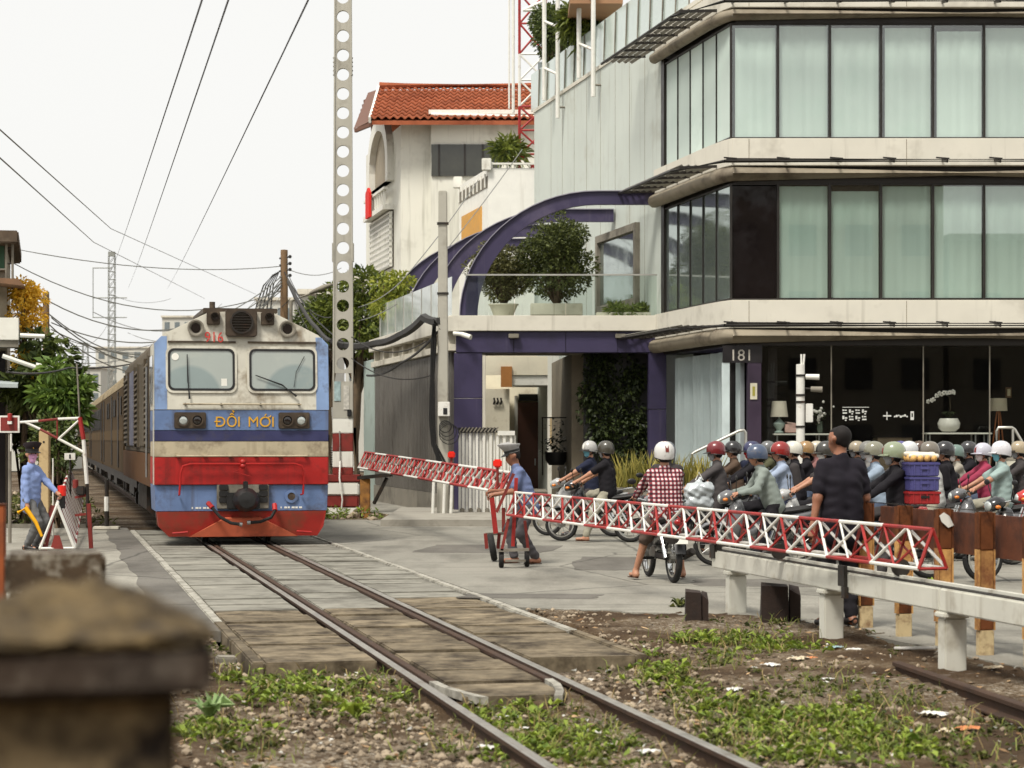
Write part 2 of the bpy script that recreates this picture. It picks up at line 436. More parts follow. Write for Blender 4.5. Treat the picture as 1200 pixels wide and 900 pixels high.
for pts in ([(2.2,26.5),(4.6,26.3),(4.7,27.6),(2.3,27.9)], [(-1.6,34.5),(0.4,34.0),(0.9,36.6),(-1.2,37.0)], [(-0.6,24.6),(0.9,24.4),(1.0,25.1),(-0.5,25.3)], [(0.8,29.8),(1.7,29.7),(1.9,33.0),(1.0,33.1)]):
    sheet('road_patch', [Vector((*p, 0)) + Vector((rr.uniform(-.06,.06), rr.uniform(-.06,.06), 0)) for a, c in zip(pts, pts[1:]+pts[:1]) for p in [(a[0]+(c[0]-a[0])*f/5, a[1]+(c[1]-a[1])*f/5) for f in range(5)]], 0.0, M_patch, thick=0.01)
# ------------------------------------------------------------------ rails and crossing
def rail_profile(hw=0.034, fw=0.06, h=0.14):
    return [(-fw,-h),(fw,-h),(fw,-h+0.012),(0.012,-h+0.035),(0.012,-0.045),(hw,-0.032),(hw,-0.006),(hw-0.008,0.0),(-hw+0.008,0.0),(-hw,-0.006),(-hw,-0.032),(-0.012,-0.045),(-0.012,-h+0.035),(-fw,-h+0.012)]
M_railside = mat('rail_rust', C(70,50,36), 0.8, 0.3, var=0.25, vs=6, dirt=C(54,38,28), dirt_amt=0.4, ds=4)
M_railtop = mat('rail_running_face', C(165,160,150), 0.38, 0.75, var=0.12, vs=5, dirt=C(120,100,80), dirt_amt=0.2, ds=6)
def rail(v0, u0, u1, label):
    t = thing('rail', label, 'rail', W(0, v0, 0), TH)
    pf = rail_profile(); b = MB(); top = MB()
    b.prism([p for p in pf if p[1] < -0.003], 'y', u0, u1)
    top.prism([(-0.0335,-0.0062),(0.0335,-0.0062),(0.026,0.0),(-0.026,0.0)], 'y', u0, u1)
    b.build('web', M_railside, t); top.build('running_face', M_railtop, t, bevel=0)
    return t
rail(-0.535, -9, 150, 'left steel running rail crossing the road under the locomotive')
rail(0.535, -9, 150, 'right steel running rail crossing the road under the locomotive')
def guard_rail(s, label):
    t = thing('guard_rail', label, 'rail', W(0, 0, 0), TH)
    b = MB(); x = 0.43*s
    pf = [(a, c-0.004) for a, c in rail_profile(0.03, 0.05, 0.13)]
    st = [(4.5, x), (32, x)]
    for (u0, v0), (u1, v1) in zip(st[:-1], st[1:]):
        r0 = [(v0+a, u0, c) for a, c in pf]; r1 = [(v1+a, u1, c) for a, c in pf]; b.loft([r0, r1])
    b.build('bar', M_railside, t)
    e = MB(); st = [(3.45, x-0.17*s), (3.75, x-0.09*s), (4.15, x-0.02*s), (4.5, x)]
    e.loft([[(v+a, u, c) for a, c in ((-.03,-.06),(.03,-.06),(.03,-.005),(-.03,-.005))] for u, v in st]); e.build('flared_tip', M_edge, t, smooth=40)
guard_rail(-1, 'left inner guard rail of the crossing with bent pale tip')
guard_rail(1, 'right inner guard rail of the crossing with bent pale tip')

lc = empty('level_crossing', W(0,0,0), TH); tag(lc, kind='structure')
def piece_mesh(name, a, b, c, m):
    q = MB(); q.cb(0,0,0,a,b,c); o = q.build(name, m, None, bevel=0.012); me = o.data; bpy.data.objects.remove(o); return me
pitch = 0.80; meshes = {}
for colm, (v0, v1) in enumerate(((-1.50,-0.615), (-0.365,0.365), (0.615,1.50))):
    u = 6.0 if colm != 1 else 3.6
    while u < 32.0:
        wood = u < 11.6 + (colm == 2)*1.2
        k = (colm, wood)
        if k not in meshes: meshes[k] = piece_mesh('timber_plank' if wood else 'concrete_panel', v1-v0, pitch-0.036, 0.22, M_wood if wood else M_cpan)
        o = link_mesh('timber_plank' if wood else 'concrete_panel', meshes[k], lc, ((v0+v1)/2 + rr.uniform(-.006,.006), u + pitch/2, -0.120 + rr.uniform(-0.014, 0.012)),
                      (rr.uniform(-.006,.006), rr.uniform(-.008,.008), rr.uniform(-.006,.006)))
        u += pitch
for s in (-1, 1):
    u = 6.0
    while u < 32:
        ln = rr.choice((2.0, 2.4, 2.8))
        ln = min(ln, 32-u)
        b = MB(); b.cb(0, ln/2, -0.11, 0.10, ln-0.02, 0.23)
        b.build('edge_beam', M_edge if u > 8 else M_wood, lc, bevel=0.012, loc=(1.56*s + rr.uniform(-.01,.01), u, 0)); u += ln
# a few sleepers show between the weeds
M_slp = mat('sleeper', C(120,108,90), 0.9, var=0.2, vs=4, dirt=C(70,58,44), dirt_amt=0.5, ds=2, bump=0.004, bs=30)
sl = piece_mesh('sleeper', 1.9, 0.22, 0.14, M_slp)
for i in range(14): link_mesh('sleeper', sl, lc, (rr.uniform(-.03,.03), -4.2 + i*0.68, -0.205), (0, rr.uniform(-.01,.01), rr.uniform(-.02,.02)))
# old rusty rail lying on the bank at the right
b = MB(); b.loft([[(v+a*1.1, u, c+0.035) for a, c in rail_profile(0.034, 0.06, 0.13)] for u, v in ((-3, 2.72), (2, 3.02), (4.8, 3.26))])
tag(b.build('old_rail', M_railside, None, loc=W(0,0,0), rot=(0,0,TH)), 'rusty disused rail lying half buried beside white gate posts', 'rail')
# ------------------------------------------------------------------ locomotive
G_blue = dict(rough=0.45, vs=3, dirt=C(72,68,70), dirt_amt=0.3, ds=2.4, streak=C(78,68,62), streak_amt=0.35)
L_white = mat('loco_white', C(200,196,182), 0.5, var=0.08, vs=3, dirt=C(128,115,95), dirt_amt=0.38, ds=2.2, streak=C(128,116,98), streak_amt=0.3)
L_cream = mat('loco_cream', C(178,166,140), 0.6, var=0.12, vs=3, dirt=C(104,88,68), dirt_amt=0.45, ds=2, streak=C(110,92,70), streak_amt=0.3)
L_blue = mat('loco_blue', C(98,120,160), var=0.12, **G_blue)
L_navy = mat('loco_navy', C(52,54,92), var=0.14, **G_blue)
L_pale = mat('loco_pale_blue', C(124,148,186), var=0.12, **G_blue)
L_red = mat('loco_red', C(164,24,20), 0.5, var=0.14, vs=3, dirt=C(92,22,17), dirt_amt=0.4, ds=2.6, streak=C(70,26,20), streak_amt=0.4)
L_plow = mat('loco_plow', C(158,34,24), 0.7, var=0.2, vs=4, dirt=C(112,62,40), dirt_amt=0.55, ds=1.3)
L_plow2 = mat('loco_plow_scraped', C(176,84,54), 0.75, var=0.2, vs=3, dirt=C(110,48,32), dirt_amt=0.4, ds=2)
L_side = mat('loco_side', C(92,84,72), 0.8, spec=0.15, var=0.15, vs=2, dirt=C(70,58,42), dirt_amt=0.45, ds=1.2, streak=C(66,54,40), streak_amt=0.4)
L_sill = mat('loco_sill', C(92,66,44), 0.85, spec=0.15, var=0.15, vs=2, dirt=C(92,58,36), dirt_amt=0.4, ds=1.4, streak=C(80,54,36), streak_amt=0.3)
L_roof = mat('loco_roof', C(120,112,96), 0.7, var=0.2, vs=2, dirt=C(70,62,50), dirt_amt=0.5, ds=1.1)
L_win = mat('cab_glass', C(128,142,140), 0.12, var=0.12, vs=1.2, dirt=C(150,156,148), dirt_amt=0.3, ds=1.5, spec=0.9, coat=0.6)
def wiped(m):
    n, l = m.node_tree.nodes, m.node_tree.links; b = n['Principled BSDF']; src = b.inputs['Base Color'].links[0].from_socket; tc = n.new('ShaderNodeTexCoord'); ds_ = []
    for x, z in ((-0.87, 2.44), (0.9, 2.47)):                     # dust left outside the sweep of each wiper
        v = n.new('ShaderNodeVectorMath'); v.operation = 'DISTANCE'; v.inputs[1].default_value = (x, 0.06, z); l.new(tc.outputs['Object'], v.inputs[0]); ds_.append(v)
    mn = n.new('ShaderNodeMath'); mn.operation = 'MINIMUM'; l.new(ds_[0].outputs['Value'], mn.inputs[0]); l.new(ds_[1].outputs['Value'], mn.inputs[1])
    r = n.new('ShaderNodeMapRange'); r.inputs[1].default_value = 0.50; r.inputs[2].default_value = 0.56; r.inputs[3].default_value = 0.0; r.inputs[4].default_value = 0.5; l.new(mn.outputs[0], r.inputs[0])
    x = n.new('ShaderNodeMixRGB'); x.inputs[2].default_value = (*C(178,180,170), 1); l.new(r.outputs[0], x.inputs[0]); l.new(src, x.inputs[1]); l.new(x.outputs[0], b.inputs['Base Color'])
wiped(L_win)
L_gold = mat('gold_letters', C(214,160,40), 0.5, var=0.1)
L_num = mat('red_numerals', C(190,52,44), 0.6, var=0.1)
L_lens = mat('lamp_lens', C(190,196,192), 0.1, 0.3, var=0.1, coat=0.8)
L_dlens = mat('dark_lens', C(30,24,22), 0.12, var=0.2, coat=0.8)
L_brown = mat('lamp_housing', C(70,58,46), 0.55, 0.2, var=0.2, vs=8, dirt=C(110,96,76), dirt_amt=0.3, ds=5)

U_LOCO = 25.6
loco = thing('locomotive', 'blue white and red diesel locomotive at the head of the train', 'train', W(U_LOCO, 0, 0), TH)
HW = 1.44
def outline(z0, z1, hw=HW):
    """right half of the nose outline between two heights, mirrored into a polygon (x, z)"""
    prof = [(hw-0.02, 0.55), (hw, 1.0), (hw, 3.34), (1.28, 3.5), (0.62, 3.83), (0.55, 3.86), (0.0, 3.90)]
    def xs(z):
        for (xa, za), (xb, zb) in zip(prof[:-1], prof[1:]):
            if za <= z <= zb and zb > za: return xa + (xb-xa)*(z-za)/(zb-za)
        return prof[0][0] if z < prof[0][1] else 0
    zz = [z0] + [p[1] for p in prof if z0 < p[1] < z1] + [z1]
    right = [(xs(z), z) for z in zz]
    left = [(-x, z) for x, z in reversed(right)]
    return right + [p for p in left if abs(p[0]) > 1e-6]
def band(name, z0, z1, m, y0=0.0, y1=1.5, hw=HW, lean=0.0):
    b = MB(); b.prism(outline(z0, z1, hw), 'y', y0, y1)
    if lean: b.v = [(x, y + (lean*(z-2.24) if (z > 2.24 and y < y0+1e-6) else 0), z) for x, y, z in b.v]
    return b.build(name, m, loco, bevel=0.008)
band('buffer_beam', 0.56, 0.998, L_blue, 0.05, 1.5)
band('red_band', 1.0, 1.458, L_red)
band('cream_band', 1.46, 1.718, L_cream)
band('navy_band', 1.72, 1.898, L_navy)
band('blue_band', 1.90, 2.238, L_blue)
LEAN = 0.10
band('upper_nose', 2.24, 3.899, L_white, lean=LEAN)
fy = lambda z: LEAN*max(0, z-2.24)                 # y of the sloping face at a height
for s in (-1, 1):                                   # pale blue corner pillars
    b = MB(); xa, xb = (1.235*s, HW*s) if s > 0 else (HW*s, 1.235*s)
    zs = [(2.245, 0), (3.34, 0), (3.46, 0.115)]
    q = []
    for z, cut in zs:
        a, c = (xa, xb - cut) if s > 0 else (xa + cut, xb)
        q += [(a, fy(z)-0.006, z), (c + 0.004*s*(s > 0), fy(z)-0.006, z), (c + 0.004*s*(s > 0), fy(z)+0.3, z), (a, fy(z)+0.3, z)]
    b.loft([q[i*4:(i+1)*4] for i in range(3)]); b.build('corner_pillar', L_pale, loco)
# gutter over the windscreens
for x0, x1 in ((-1.22, -0.10), (0.10, 1.24)):
    b = MB(); b.box(x0, x1, fy(3.36)-0.03, fy(3.36)+0.02, 3.355, 3.385); b.build('rain_gutter', L_brown, loco)
# windscreens
for x0, x1 in ((-1.22, -0.12), (0.12, 1.22)):
    def sl(bm_, off): bm_.v = [(x, y + fy(z) + off, z) for x, y, z in bm_.v]; return bm_
    f1 = MB(); f1.ring(rrect(x0-0.035, x1+0.035, 2.52, 3.30, 0.12), rrect(x0+0.0, x1-0.0, 2.56, 3.26, 0.10), 'y', -0.02, 0.02); sl(f1, -0.006)
    w = f1.build('windscreen_surround', L_white, loco, smooth=40)
    f2 = MB(); f2.ring(rrect(x0+0.001, x1-0.001, 2.561, 3.259, 0.10), rrect(x0+0.035, x1-0.035, 2.595, 3.225, 0.08), 'y', -0.022, 0.02); sl(f2, -0.01)
    f2.build('rubber_seal', M_black, w, smooth=40)
    p = MB(); p.prism(rrect(x0+0.036, x1-0.036, 2.596, 3.224, 0.08), 'y', -0.012, 0.012); sl(p, -0.004); p.build('pane', L_win, w)
    # wiper
    wp = MB()
    pts = [(-0.87, 2.42), (-0.895, 2.72), (-0.905, 3.16)] if x0 < 0 else [(0.90, 2.47), (0.66, 2.66), (0.22, 2.82)]
    wp.path([(a, fy(c)-0.05, c) for a, c in pts], [0.02, 0.014, 0.008], 5); wp.build('wiper', M_black, w)
wp = MB(); wp.path([(a, fy(c)-0.035, c) for a, c in ((0.86, 2.62), (0.90, 2.88), (1.04, 3.14))], 0.006, 4); wp.build('wiper', M_black, loco)
b = MB(); b.prism(circ(-1.10, 3.12, 0.06), 'y', -0.012, 0.0); b.v = [(x, y+fy(z)-0.012, z) for x, y, z in b.v]; b.build('round_sticker', M_white, loco)
b = MB(); b.box(-0.345, -0.25, fy(2.72)-0.024, fy(2.72)-0.018, 2.62, 2.76); b.build('paper_sticker', M_white, loco)
# headlamp cluster on the brow
yb = fy(3.6)
b = MB(); b.prism(rrect(-0.27, 0.25, 3.46, 3.92, 0.05), 'y', yb-0.13, yb+0.35); hl = b.build('headlamp_box', L_brown, loco, bevel=0.012)
b = MB(); b.ring(circ(-0.01, 3.70, 0.195, 24), circ(-0.01, 3.70, 0.165, 24), 'y', yb-0.16, yb-0.12); b.build('lamp_ring', M_iron, hl, smooth=40)
b = MB(); b.prism(circ(-0.01, 3.70, 0.166, 24), 'y', yb-0.140, yb-0.12); b.build('lamp_glass', L_dlens, hl)
for i in range(7):
    b = MB(); z = 3.57 + i*0.044; w_ = math.sqrt(max(0.0, 0.163**2-(z-3.70)**2)); b.box(-0.01-w_, -0.01+w_, yb-0.152, yb-0.142, z-0.005, z+0.005); b.build('grille_bar', M_iron, hl)
for x in (-0.47, 0.43):
    b = MB(); b.prism(rrect(x-0.11, x+0.11, 3.66, 3.87, 0.02), 'y', yb-0.07, yb+0.3); h = b.build('marker_lamp_box', L_brown, loco, bevel=0.01)
    b = MB(); b.lathe([(0.07,0),(0.07,0.05),(0.045,0.05),(0.04,0.02),(0.001,0.02)], 16, (x+0.02, yb-0.07, 3.79), Matrix.Rotation(R(90), 3, 'X')); b.build('marker_lamp', L_dlens, h, smooth=40)
for x in (-0.76, 0.76):
    b = MB(); b.lathe([(0.05,-0.05),(0.135,0.0),(0.14,0.06),(0.115,0.06),(0.075,0.015),(0.001,0.015)], 20, (x, yb-0.01, 3.60), Matrix.Rotation(R(90), 3, 'X')); h = b.build('side_lamp', M_concd, loco, smooth=40)
    b = MB(); b.prism(circ(x, 3.60, 0.075), 'y', yb-0.05, yb-0.02); b.build('side_lamp_glass', L_dlens, h)
b = MB(); b.tube((-0.46, 0.5, 3.75), (-0.46, 0.5, 4.06), 0.05, n=10); b.build('exhaust_stack', L_brown, loco)
b = MB(); b.box(-0.62, 0.62, 0.35, 3.0, 3.87, 3.95); b.build('roof_hatch', L_brown, loco, bevel=0.01)
# lettering
text('number_plate_text', '916', 0.25, (-0.46, yb-0.045, 3.44), (R(90)+math.atan(LEAN)*-1, 0, 0), L_num, loco, 0.003, sx=0.85)
xl = -0.435                                     # letter by letter, with the bar and the horn as their own strokes
for ch, adv in (('D', 0.158), ('Ổ', 0.168), ('I', 0.165), ('M', 0.20), ('Ó', 0.168), ('I', 0.07)):
    lt_ = text('letter', ch, 0.245, (xl, -0.006, 1.972), (R(90), 0, 0), L_gold, loco, 0.006, align='LEFT')
    zb_ = min(v.co.y for v in lt_.data.vertices if True) if ch not in 'ỔÓ' else None
    xm = min(v.co.x for v in lt_.data.vertices); xM = max(v.co.x for v in lt_.data.vertices); lt_.location.x = xl - xm
    if ch == 'D': zD = (min(v.co.y for v in lt_.data.vertices), max(v.co.y for v in lt_.data.vertices)); lt_.location.z = 2.045 - sum(zD)/2; zL = lt_.location.z
    lt_.location.z = zL
    if ch == 'D': b = MB(); b.box(xl-0.025, xl+0.075, -0.016, -0.006, 2.037, 2.057); b.build('letter_bar', L_gold, lt_.parent)
    if ch == 'Ó': b = MB(); b.path([(xl+(xM-xm)*0.78, -0.008, 2.115), (xl+(xM-xm)*0.98, -0.008, 2.125), (xl+(xM-xm)*1.03, -0.008, 2.15)], 0.011, 6); b.build('letter_horn', L_gold, lt_.parent)
    xl += xM - xm + 0.028 + (0.12 if adv == 0.165 else 0)
b = MB(); b.tube((-0.98, fy(2.33)-0.05, 2.335), (0.98, fy(2.33)-0.05, 2.335), 0.014); rail_ = b.build('hand_rail', L_cream, loco)
for x in (-0.94, -0.35, 0.30, 0.94):
    b = MB(); b.tube((x, 0.02, 2.335), (x, -0.05, 2.335), 0.022, n=6); b.build('rail_stud', M_iron, rail_)
# headlight pairs
for x0, x1 in ((-1.12, -0.60), (0.60, 1.12)):
    b = MB(); b.prism(rrect(x0, x1, 1.93, 2.20, 0.03), 'y', -0.05, 0.05); h = b.build('headlight_box', L_brown, loco, bevel=0.01)
    for i, xc in enumerate((x0+0.145, x1-0.145)):
        outer = (i == 0) == (x0 < 0)
        b = MB(); b.lathe([(0.098,0),(0.1,0.03),(0.082,0.03),(0.075,0.004),(0.001,0.0)], 18, (xc, -0.05, 2.065), Matrix.Rotation(R(90), 3, 'X')); b.build('lamp_bezel', L_brown, h, smooth=40)
        b = MB(); b.sph((xc, -0.056, 2.065), (0.074, 0.02, 0.074), 14, 8); b.build('headlight', L_lens if outer else L_dlens, h, smooth=60)
# grab bar, hand rail loop, lever
b = MB(); b.tube((-1.08, -0.06, 1.475), (1.08, -0.06, 1.475), 0.016); gb = b.build('step_bar', L_cream, loco)
for x in (-1.06, -0.62, -0.2, 0.22, 0.62, 1.06):
    b = MB(); b.box(x-0.03, x+0.03, -0.06, 0.0, 1.47, 1.50); b.build('step_bracket', L_cream, gb)
b = MB(); b.path([(-1.04,0.02,0.83), (-1.04,-0.09,0.84), (-1.02,-0.10,1.20), (-0.98,-0.10,1.31), (-0.86,-0.10,1.345), (0.86,-0.10,1.345), (0.98,-0.10,1.31), (1.02,-0.10,1.20), (1.0,-0.09,0.84), (0.98,0.02,0.83)], 0.017, 6); b.build('uncoupling_rod', L_red, loco, smooth=50)
for z in (1.31, 1.38):
    b = MB(); b.sph((0.0, -0.10, z), (0.05, 0.045, 0.045), 10, 6); b.build('rod_knuckle', L_red, loco, smooth=60)
b = MB(); b.path([(0.0,-0.1,1.30), (-0.05,-0.12,1.25), (-0.16,-0.12,1.22), (-0.02,-0.12,1.18), (0.12,-0.12,1.14)], 0.008, 5); b.build('release_chain', L_red, loco)
# coupler
b = MB(); b.box(-0.42, 0.44, -0.03, 0.05, 0.60, 1.0); cp = b.build('coupler_plate', M_concd, loco, bevel=0.01)
for x in (-0.31, 0.345):
    for i in range(3):
        b = MB(); b.prism(rrect(x-0.075, x+0.075, 0.70+i*0.105, 0.79+i*0.105, 0.02), 'y', -0.055, -0.02); b.build('air_socket', M_black, cp, bevel=0.005)
b = MB(); b.box(-0.26, 0.28, -0.14, -0.03, 0.59, 0.87); b.build('draft_box', M_black, cp, bevel=0.02)
b = MB(); b.lathe([(0.12,-0.1),(0.19,0.0),(0.205,0.10),(0.19,0.24),(0.13,0.34),(0.001,0.36)], 12, (0.04, -0.1, 0.755), Matrix.Rotation(R(90), 3, 'X') @ Matrix.Scale(1.08, 3, Vector((1,0,0)))); b.build('coupler_knuckle', M_black, loco, smooth=40)
b = MB(); b.box(0.0, 0.07, -0.30, -0.1, 0.93, 1.06); b.build('coupler_pin', M_black, loco, bevel=0.01)
for s, pts in ((-1, [(-0.57,-0.05,0.70),(-0.50,-0.14,0.62),(-0.38,-0.20,0.47),(-0.2,-0.22,0.37),(-0.02,-0.22,0.345)]), (1, [(0.53,-0.05,0.67),(0.53,-0.14,0.57),(0.46,-0.20,0.46),(0.28,-0.22,0.39),(0.06,-0.22,0.375)])):
    b = MB(); b.path(pts, 0.028, 7); h = b.build('air_hose', M_rub, loco, smooth=50)
    b = MB(); b.tube(pts[0], pts[1], 0.042, n=8); b.build('hose_cock', L_red, h)
    b = MB(); b.tube(pts[-1], Vector(pts[-1])*0.75+Vector(pts[-2])*0.25, 0.036, n=8); b.build('hose_coupling', M_steel, h)
b = MB(); b.ring(circ(0.82, 0.80, 0.11, 20), circ(0.82, 0.80, 0.065, 20), 'y', 0.02, 0.06); h = b.build('socket_ring', L_blue, loco, smooth=40)
b = MB(); b.prism(circ(0.82, 0.80, 0.068), 'y', 0.03, 0.06); b.build('socket_cover', L_brown, h)
for x0 in (-0.83, 0.64):
    b = MB()
    for i, wd in enumerate((0.02, 0.05, 0.03, 0.05, 0.04, 0.05)): b.box(x0+i*0.062, x0+i*0.062+wd, 0.045, 0.049, 0.60, 0.63)
    b.build('stencil_mark', M_white, loco)
# plough
b = MB(); b.add([(-1.40,0.02,0.555),(1.40,0.02,0.555),(1.36,0.06,0.30),(1.26,0.10,0.14),(-1.20,0.10,0.14),(-1.36,0.06,0.30),
                 (-1.40,0.5,0.555),(1.40,0.5,0.555),(1.36,0.5,0.30),(1.26,0.5,0.14),(-1.20,0.5,0.14),(-1.36,0.5,0.30)],
                [(5,4,3,2,1,0)[::-1],(6,7,8,9,10,11)[::-1],(0,1,7,6),(1,2,8,7),(2,3,9,8),(3,4,10,9),(4,5,11,10),(5,0,6,11)]); b.build('plough', L_plow, loco)
b = MB(); b.add([(-0.88,-0.01,0.14),(0.92,-0.01,0.14),(0.30,-0.05,0.44),(-0.28,-0.05,0.44),(-0.88,0.09,0.13),(0.92,0.09,0.13),(0.30,0.02,0.46),(-0.28,0.02,0.46)],
                [(0,1,2,3),(4,7,6,5),(0,4,5,1),(1,5,6,2),(2,6,7,3),(3,7,4,0)]); b.build('plough_blade', L_plow2, loco)
for s in (-1, 1):
    b = MB(); b.tube((1.15*s,-0.02,0.20),(0.90*s,-0.03,0.22),0.018); b.build('step_rung', L_red, loco)
# cab side wall and engine-room body
b = MB(); b.prism(outline(1.50, 3.86, 1.38), 'y', 1.505, 15.9); body = b.build('engine_room', L_side, loco, bevel=0.02)
b = MB(); b.prism(outline(0.92, 1.498, 1.42), 'y', 1.505, 15.9); b.build('sill', L_sill, loco)
b = MB(); b.box(-1.46, -1.44, 0.35, 1.35, 2.35, 3.15); b.build('cab_side_window', L_dlens, loco)
b = MB(); b.box(-1.455, -1.441, 0.12, 0.30, 1.0, 3.3); b.build('corner_trim', L_white, loco)
side_cols = [(1.6, 2.6, L_navy, 'side_door'), (2.75, 4.2, None, 'louvre'), (4.4, 7.2, L_side, 'side_panel'), (7.4, 9.0, None, 'louvre'), (9.2, 12.6, L_navy, 'side_panel'), (12.8, 15.0, None, 'louvre')]
for y0, y1, m, nm in side_cols:
    z1 = 3.2
    if m:
        b = MB(); b.box(-1.40, -1.381, y0, y1, 1.62, z1); b.build(nm, m, loco, bevel=0.005)
    else:
        b = MB(); b.box(-1.392, -1.381, y0, y1, 1.62, z1); h = b.build('louvre_panel', M_black, loco)
        for i in range(14):
            z = 1.68 + i*(z1-1.72)/14
            q = MB(); q.add([(-1.395,y0,z+0.09),(-1.395,y1,z+0.09),(-1.45,y1,z),(-1.45,y0,z),(-1.395,y0,z+0.075),(-1.395,y1,z+0.075),(-1.45,y1,z-0.015),(-1.45,y0,z-0.015)],
                            [(0,1,2,3),(7,6,5,4),(3,2,6,7),(0,4,5,1),(0,3,7,4),(1,5,6,2)]); q.build('slat', L_side, h)
        for y in (y0-0.05, y1+0.05):
            q = MB(); q.box(-1.44, -1.381, y-0.03, y+0.03, 1.6, z1+0.03); q.build('louvre_post', L_side, h)
b = MB(); b.tube((-1.5, 1.62, 1.1), (-1.5, 1.62, 3.0), 0.018); b.build('door_rail', M_steel, loco)
# running gear
b = MB(); b.box(-1.05, 1.05, 0.9, 15.6, 0.62, 0.915); b.build('underframe', M_iron, loco)
b = MB(); b.prism([(-1.3,0.92),(-1.3,0.4),(-1.1,0.22),(1.1,0.22),(1.3,0.4),(1.3,0.92)], 'y', 6.2, 10.0); b.build('fuel_tank', M_iron, loco)
for yc in (3.0, 12.6):
    b = MB(); b.box(-1.12, -0.98, yc-2.3, yc+2.3, 0.42, 0.74); bg = b.build('bogie_frame', M_iron, loco, bevel=0.02)
    b = MB(); b.box(0.98, 1.12, yc-2.3, yc+2.3, 0.42, 0.74); b.build('bogie_frame', M_iron, loco, bevel=0.02)
    for dy in (-1.7, 0, 1.7):
        for s in (-1, 1):
            b = MB(); b.lathe([(0.38,-0.03),(0.43,-0.02),(0.44,0.03),(0.46,0.04),(0.46,0.07)], 20, (0.56*s, yc+dy, 0.432), Matrix.Rotation(R(90)*(-s), 3, 'Y')); b.build('wheel', M_iron, bg)
        b = MB(); b.box(-1.2, -1.06, yc+dy-0.16, yc+dy+0.16, 0.28, 0.56); b.build('axle_box', M_iron, bg, bevel=0.02)
for y in (0.35, 0.75):
    b = MB(); b.box(-1.36, -1.16, y, y+0.3, 0.3, 0.9); b.build('step_box', L_sill if y > .5 else L_plow, loco, bevel=0.01)

# ------------------------------------------------------------------ coaches
K_body = mat('coach_brown', C(76,61,41), 0.85, spec=0.1, var=0.15, vs=1.5, dirt=C(64,50,36), dirt_amt=0.45, ds=0.8, streak=C(58,46,34), streak_amt=0.4)
K_band = mat('coach_band', C(88,71,48), 0.85, spec=0.1, var=0.15, vs=1.5, dirt=C(70,56,40), dirt_amt=0.4, ds=0.8)
K_roof = mat('coach_roof', C(140,126,100), 0.85, spec=0.1, var=0.15, vs=1.0, dirt=C(104,92,74), dirt_amt=0.5, ds=0.7)
K_win = mat('coach_window', C(30,26,22), 0.5, var=0.2, spec=0.1)
def coach(u, label, first):
    t = thing('coach', label, 'train', W(u, 0, 0), TH, 'brown coaches behind the locomotive')
    ARC = [(1.40*math.cos(R(a)), 3.02 + 0.72*math.sin(R(a))) for a in range(0, 181, 15)]
    b = MB(); b.prism([(-1.40,0.95),(1.40,0.95),(1.40,3.0),(-1.40,3.0)], 'y', 0.25, 19.6); b.build('body', K_body, t)
    b = MB(); b.prism(ARC, 'y', 0.2, 19.65); b.build('roof', K_roof, t, smooth=40)
    b = MB(); b.box(-1.412, -1.401, 0.25, 19.6, 1.72, 2.0); b.build('band', K_band, t)
    b = MB(); b.box(-1.1, 1.1, -0.2, 20.0, 0.6, 0.945); b.build('underframe', M_iron, t)
    b = MB(); b.box(-1.0, 1.0, -0.25, 0.25, 1.0, 3.2); b.build('gangway', M_rub, t)
    for y in (0.9, 17.9) if not first else (3.4, 9.2, 17.9):
        b = MB(); b.box(-1.42, -1.401, y, y+0.8, 1.05, 2.95); b.build('door', K_win, t)
    y = 2.4
    while y < 17 and not first:
        b = MB(); b.prism(rrect(y, y+0.95, 2.08, 2.78, 0.08), 'x', -1.425, -1.401); b.build('window', K_win, t); y += 1.6
    if first:
        for y in (1.2, 6.0, 7.2, 12.0, 13.6):
            b = MB(); b.prism(rrect(y, y+0.7, 2.35, 2.8, 0.05), 'x', -1.425, -1.401); b.build('vent_window', K_win, t)
    for yc in (3.0, 16.5):
        b = MB(); b.box(-1.1, -0.95, yc-1.5, yc+1.5, 0.4, 0.6); g_ = b.build('bogie_frame', M_iron, t)
        for dy in (-1.0, 1.0):
            b = MB(); b.lathe([(0.36,-0.03),(0.40,-0.02),(0.41,0.03),(0.43,0.04),(0.43,0.06)], 16, (-0.56, yc+dy, 0.40), Matrix.Rotation(R(90), 3, 'Y')); b.build('wheel', M_iron, g_)
uc = U_LOCO + 16.3
for i, lb in enumerate(('brown generator coach coupled directly behind the locomotive', 'second brown coach of the train behind the locomotive', 'third brown coach of the train further down the line', 'last visible brown coach of the train far down the line')):
    coach(uc, lb, i == 0); uc += 20.2
# ------------------------------------------------------------------ modern office building on the corner
F = 46.0                                   # distance of the street front
BX = xat(857, F)                           # its left corner
B_wall = mat('render_grey', C(198,204,196), 0.75, var=0.05, vs=0.8, dirt=C(178,178,166), dirt_amt=0.2, ds=0.5, streak=C(160,160,146), streak_amt=0.28)
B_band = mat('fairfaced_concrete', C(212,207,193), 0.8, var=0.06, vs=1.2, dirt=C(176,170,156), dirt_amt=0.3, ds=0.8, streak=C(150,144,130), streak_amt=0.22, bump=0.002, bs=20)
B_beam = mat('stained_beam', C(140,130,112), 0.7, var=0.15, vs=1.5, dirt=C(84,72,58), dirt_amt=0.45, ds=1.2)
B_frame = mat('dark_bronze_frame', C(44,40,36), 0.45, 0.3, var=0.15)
B_pane = mat('green_grey_blind', C(186,204,194), 0.85, var=0.06, vs=0.7, dirt=C(176,198,186), dirt_amt=0.3, ds=0.7, rvar=0.12)
B_upglass = glass('tinted_window_glass', (0.965,0.985,0.975), 0.01, 0.6, 0.10)
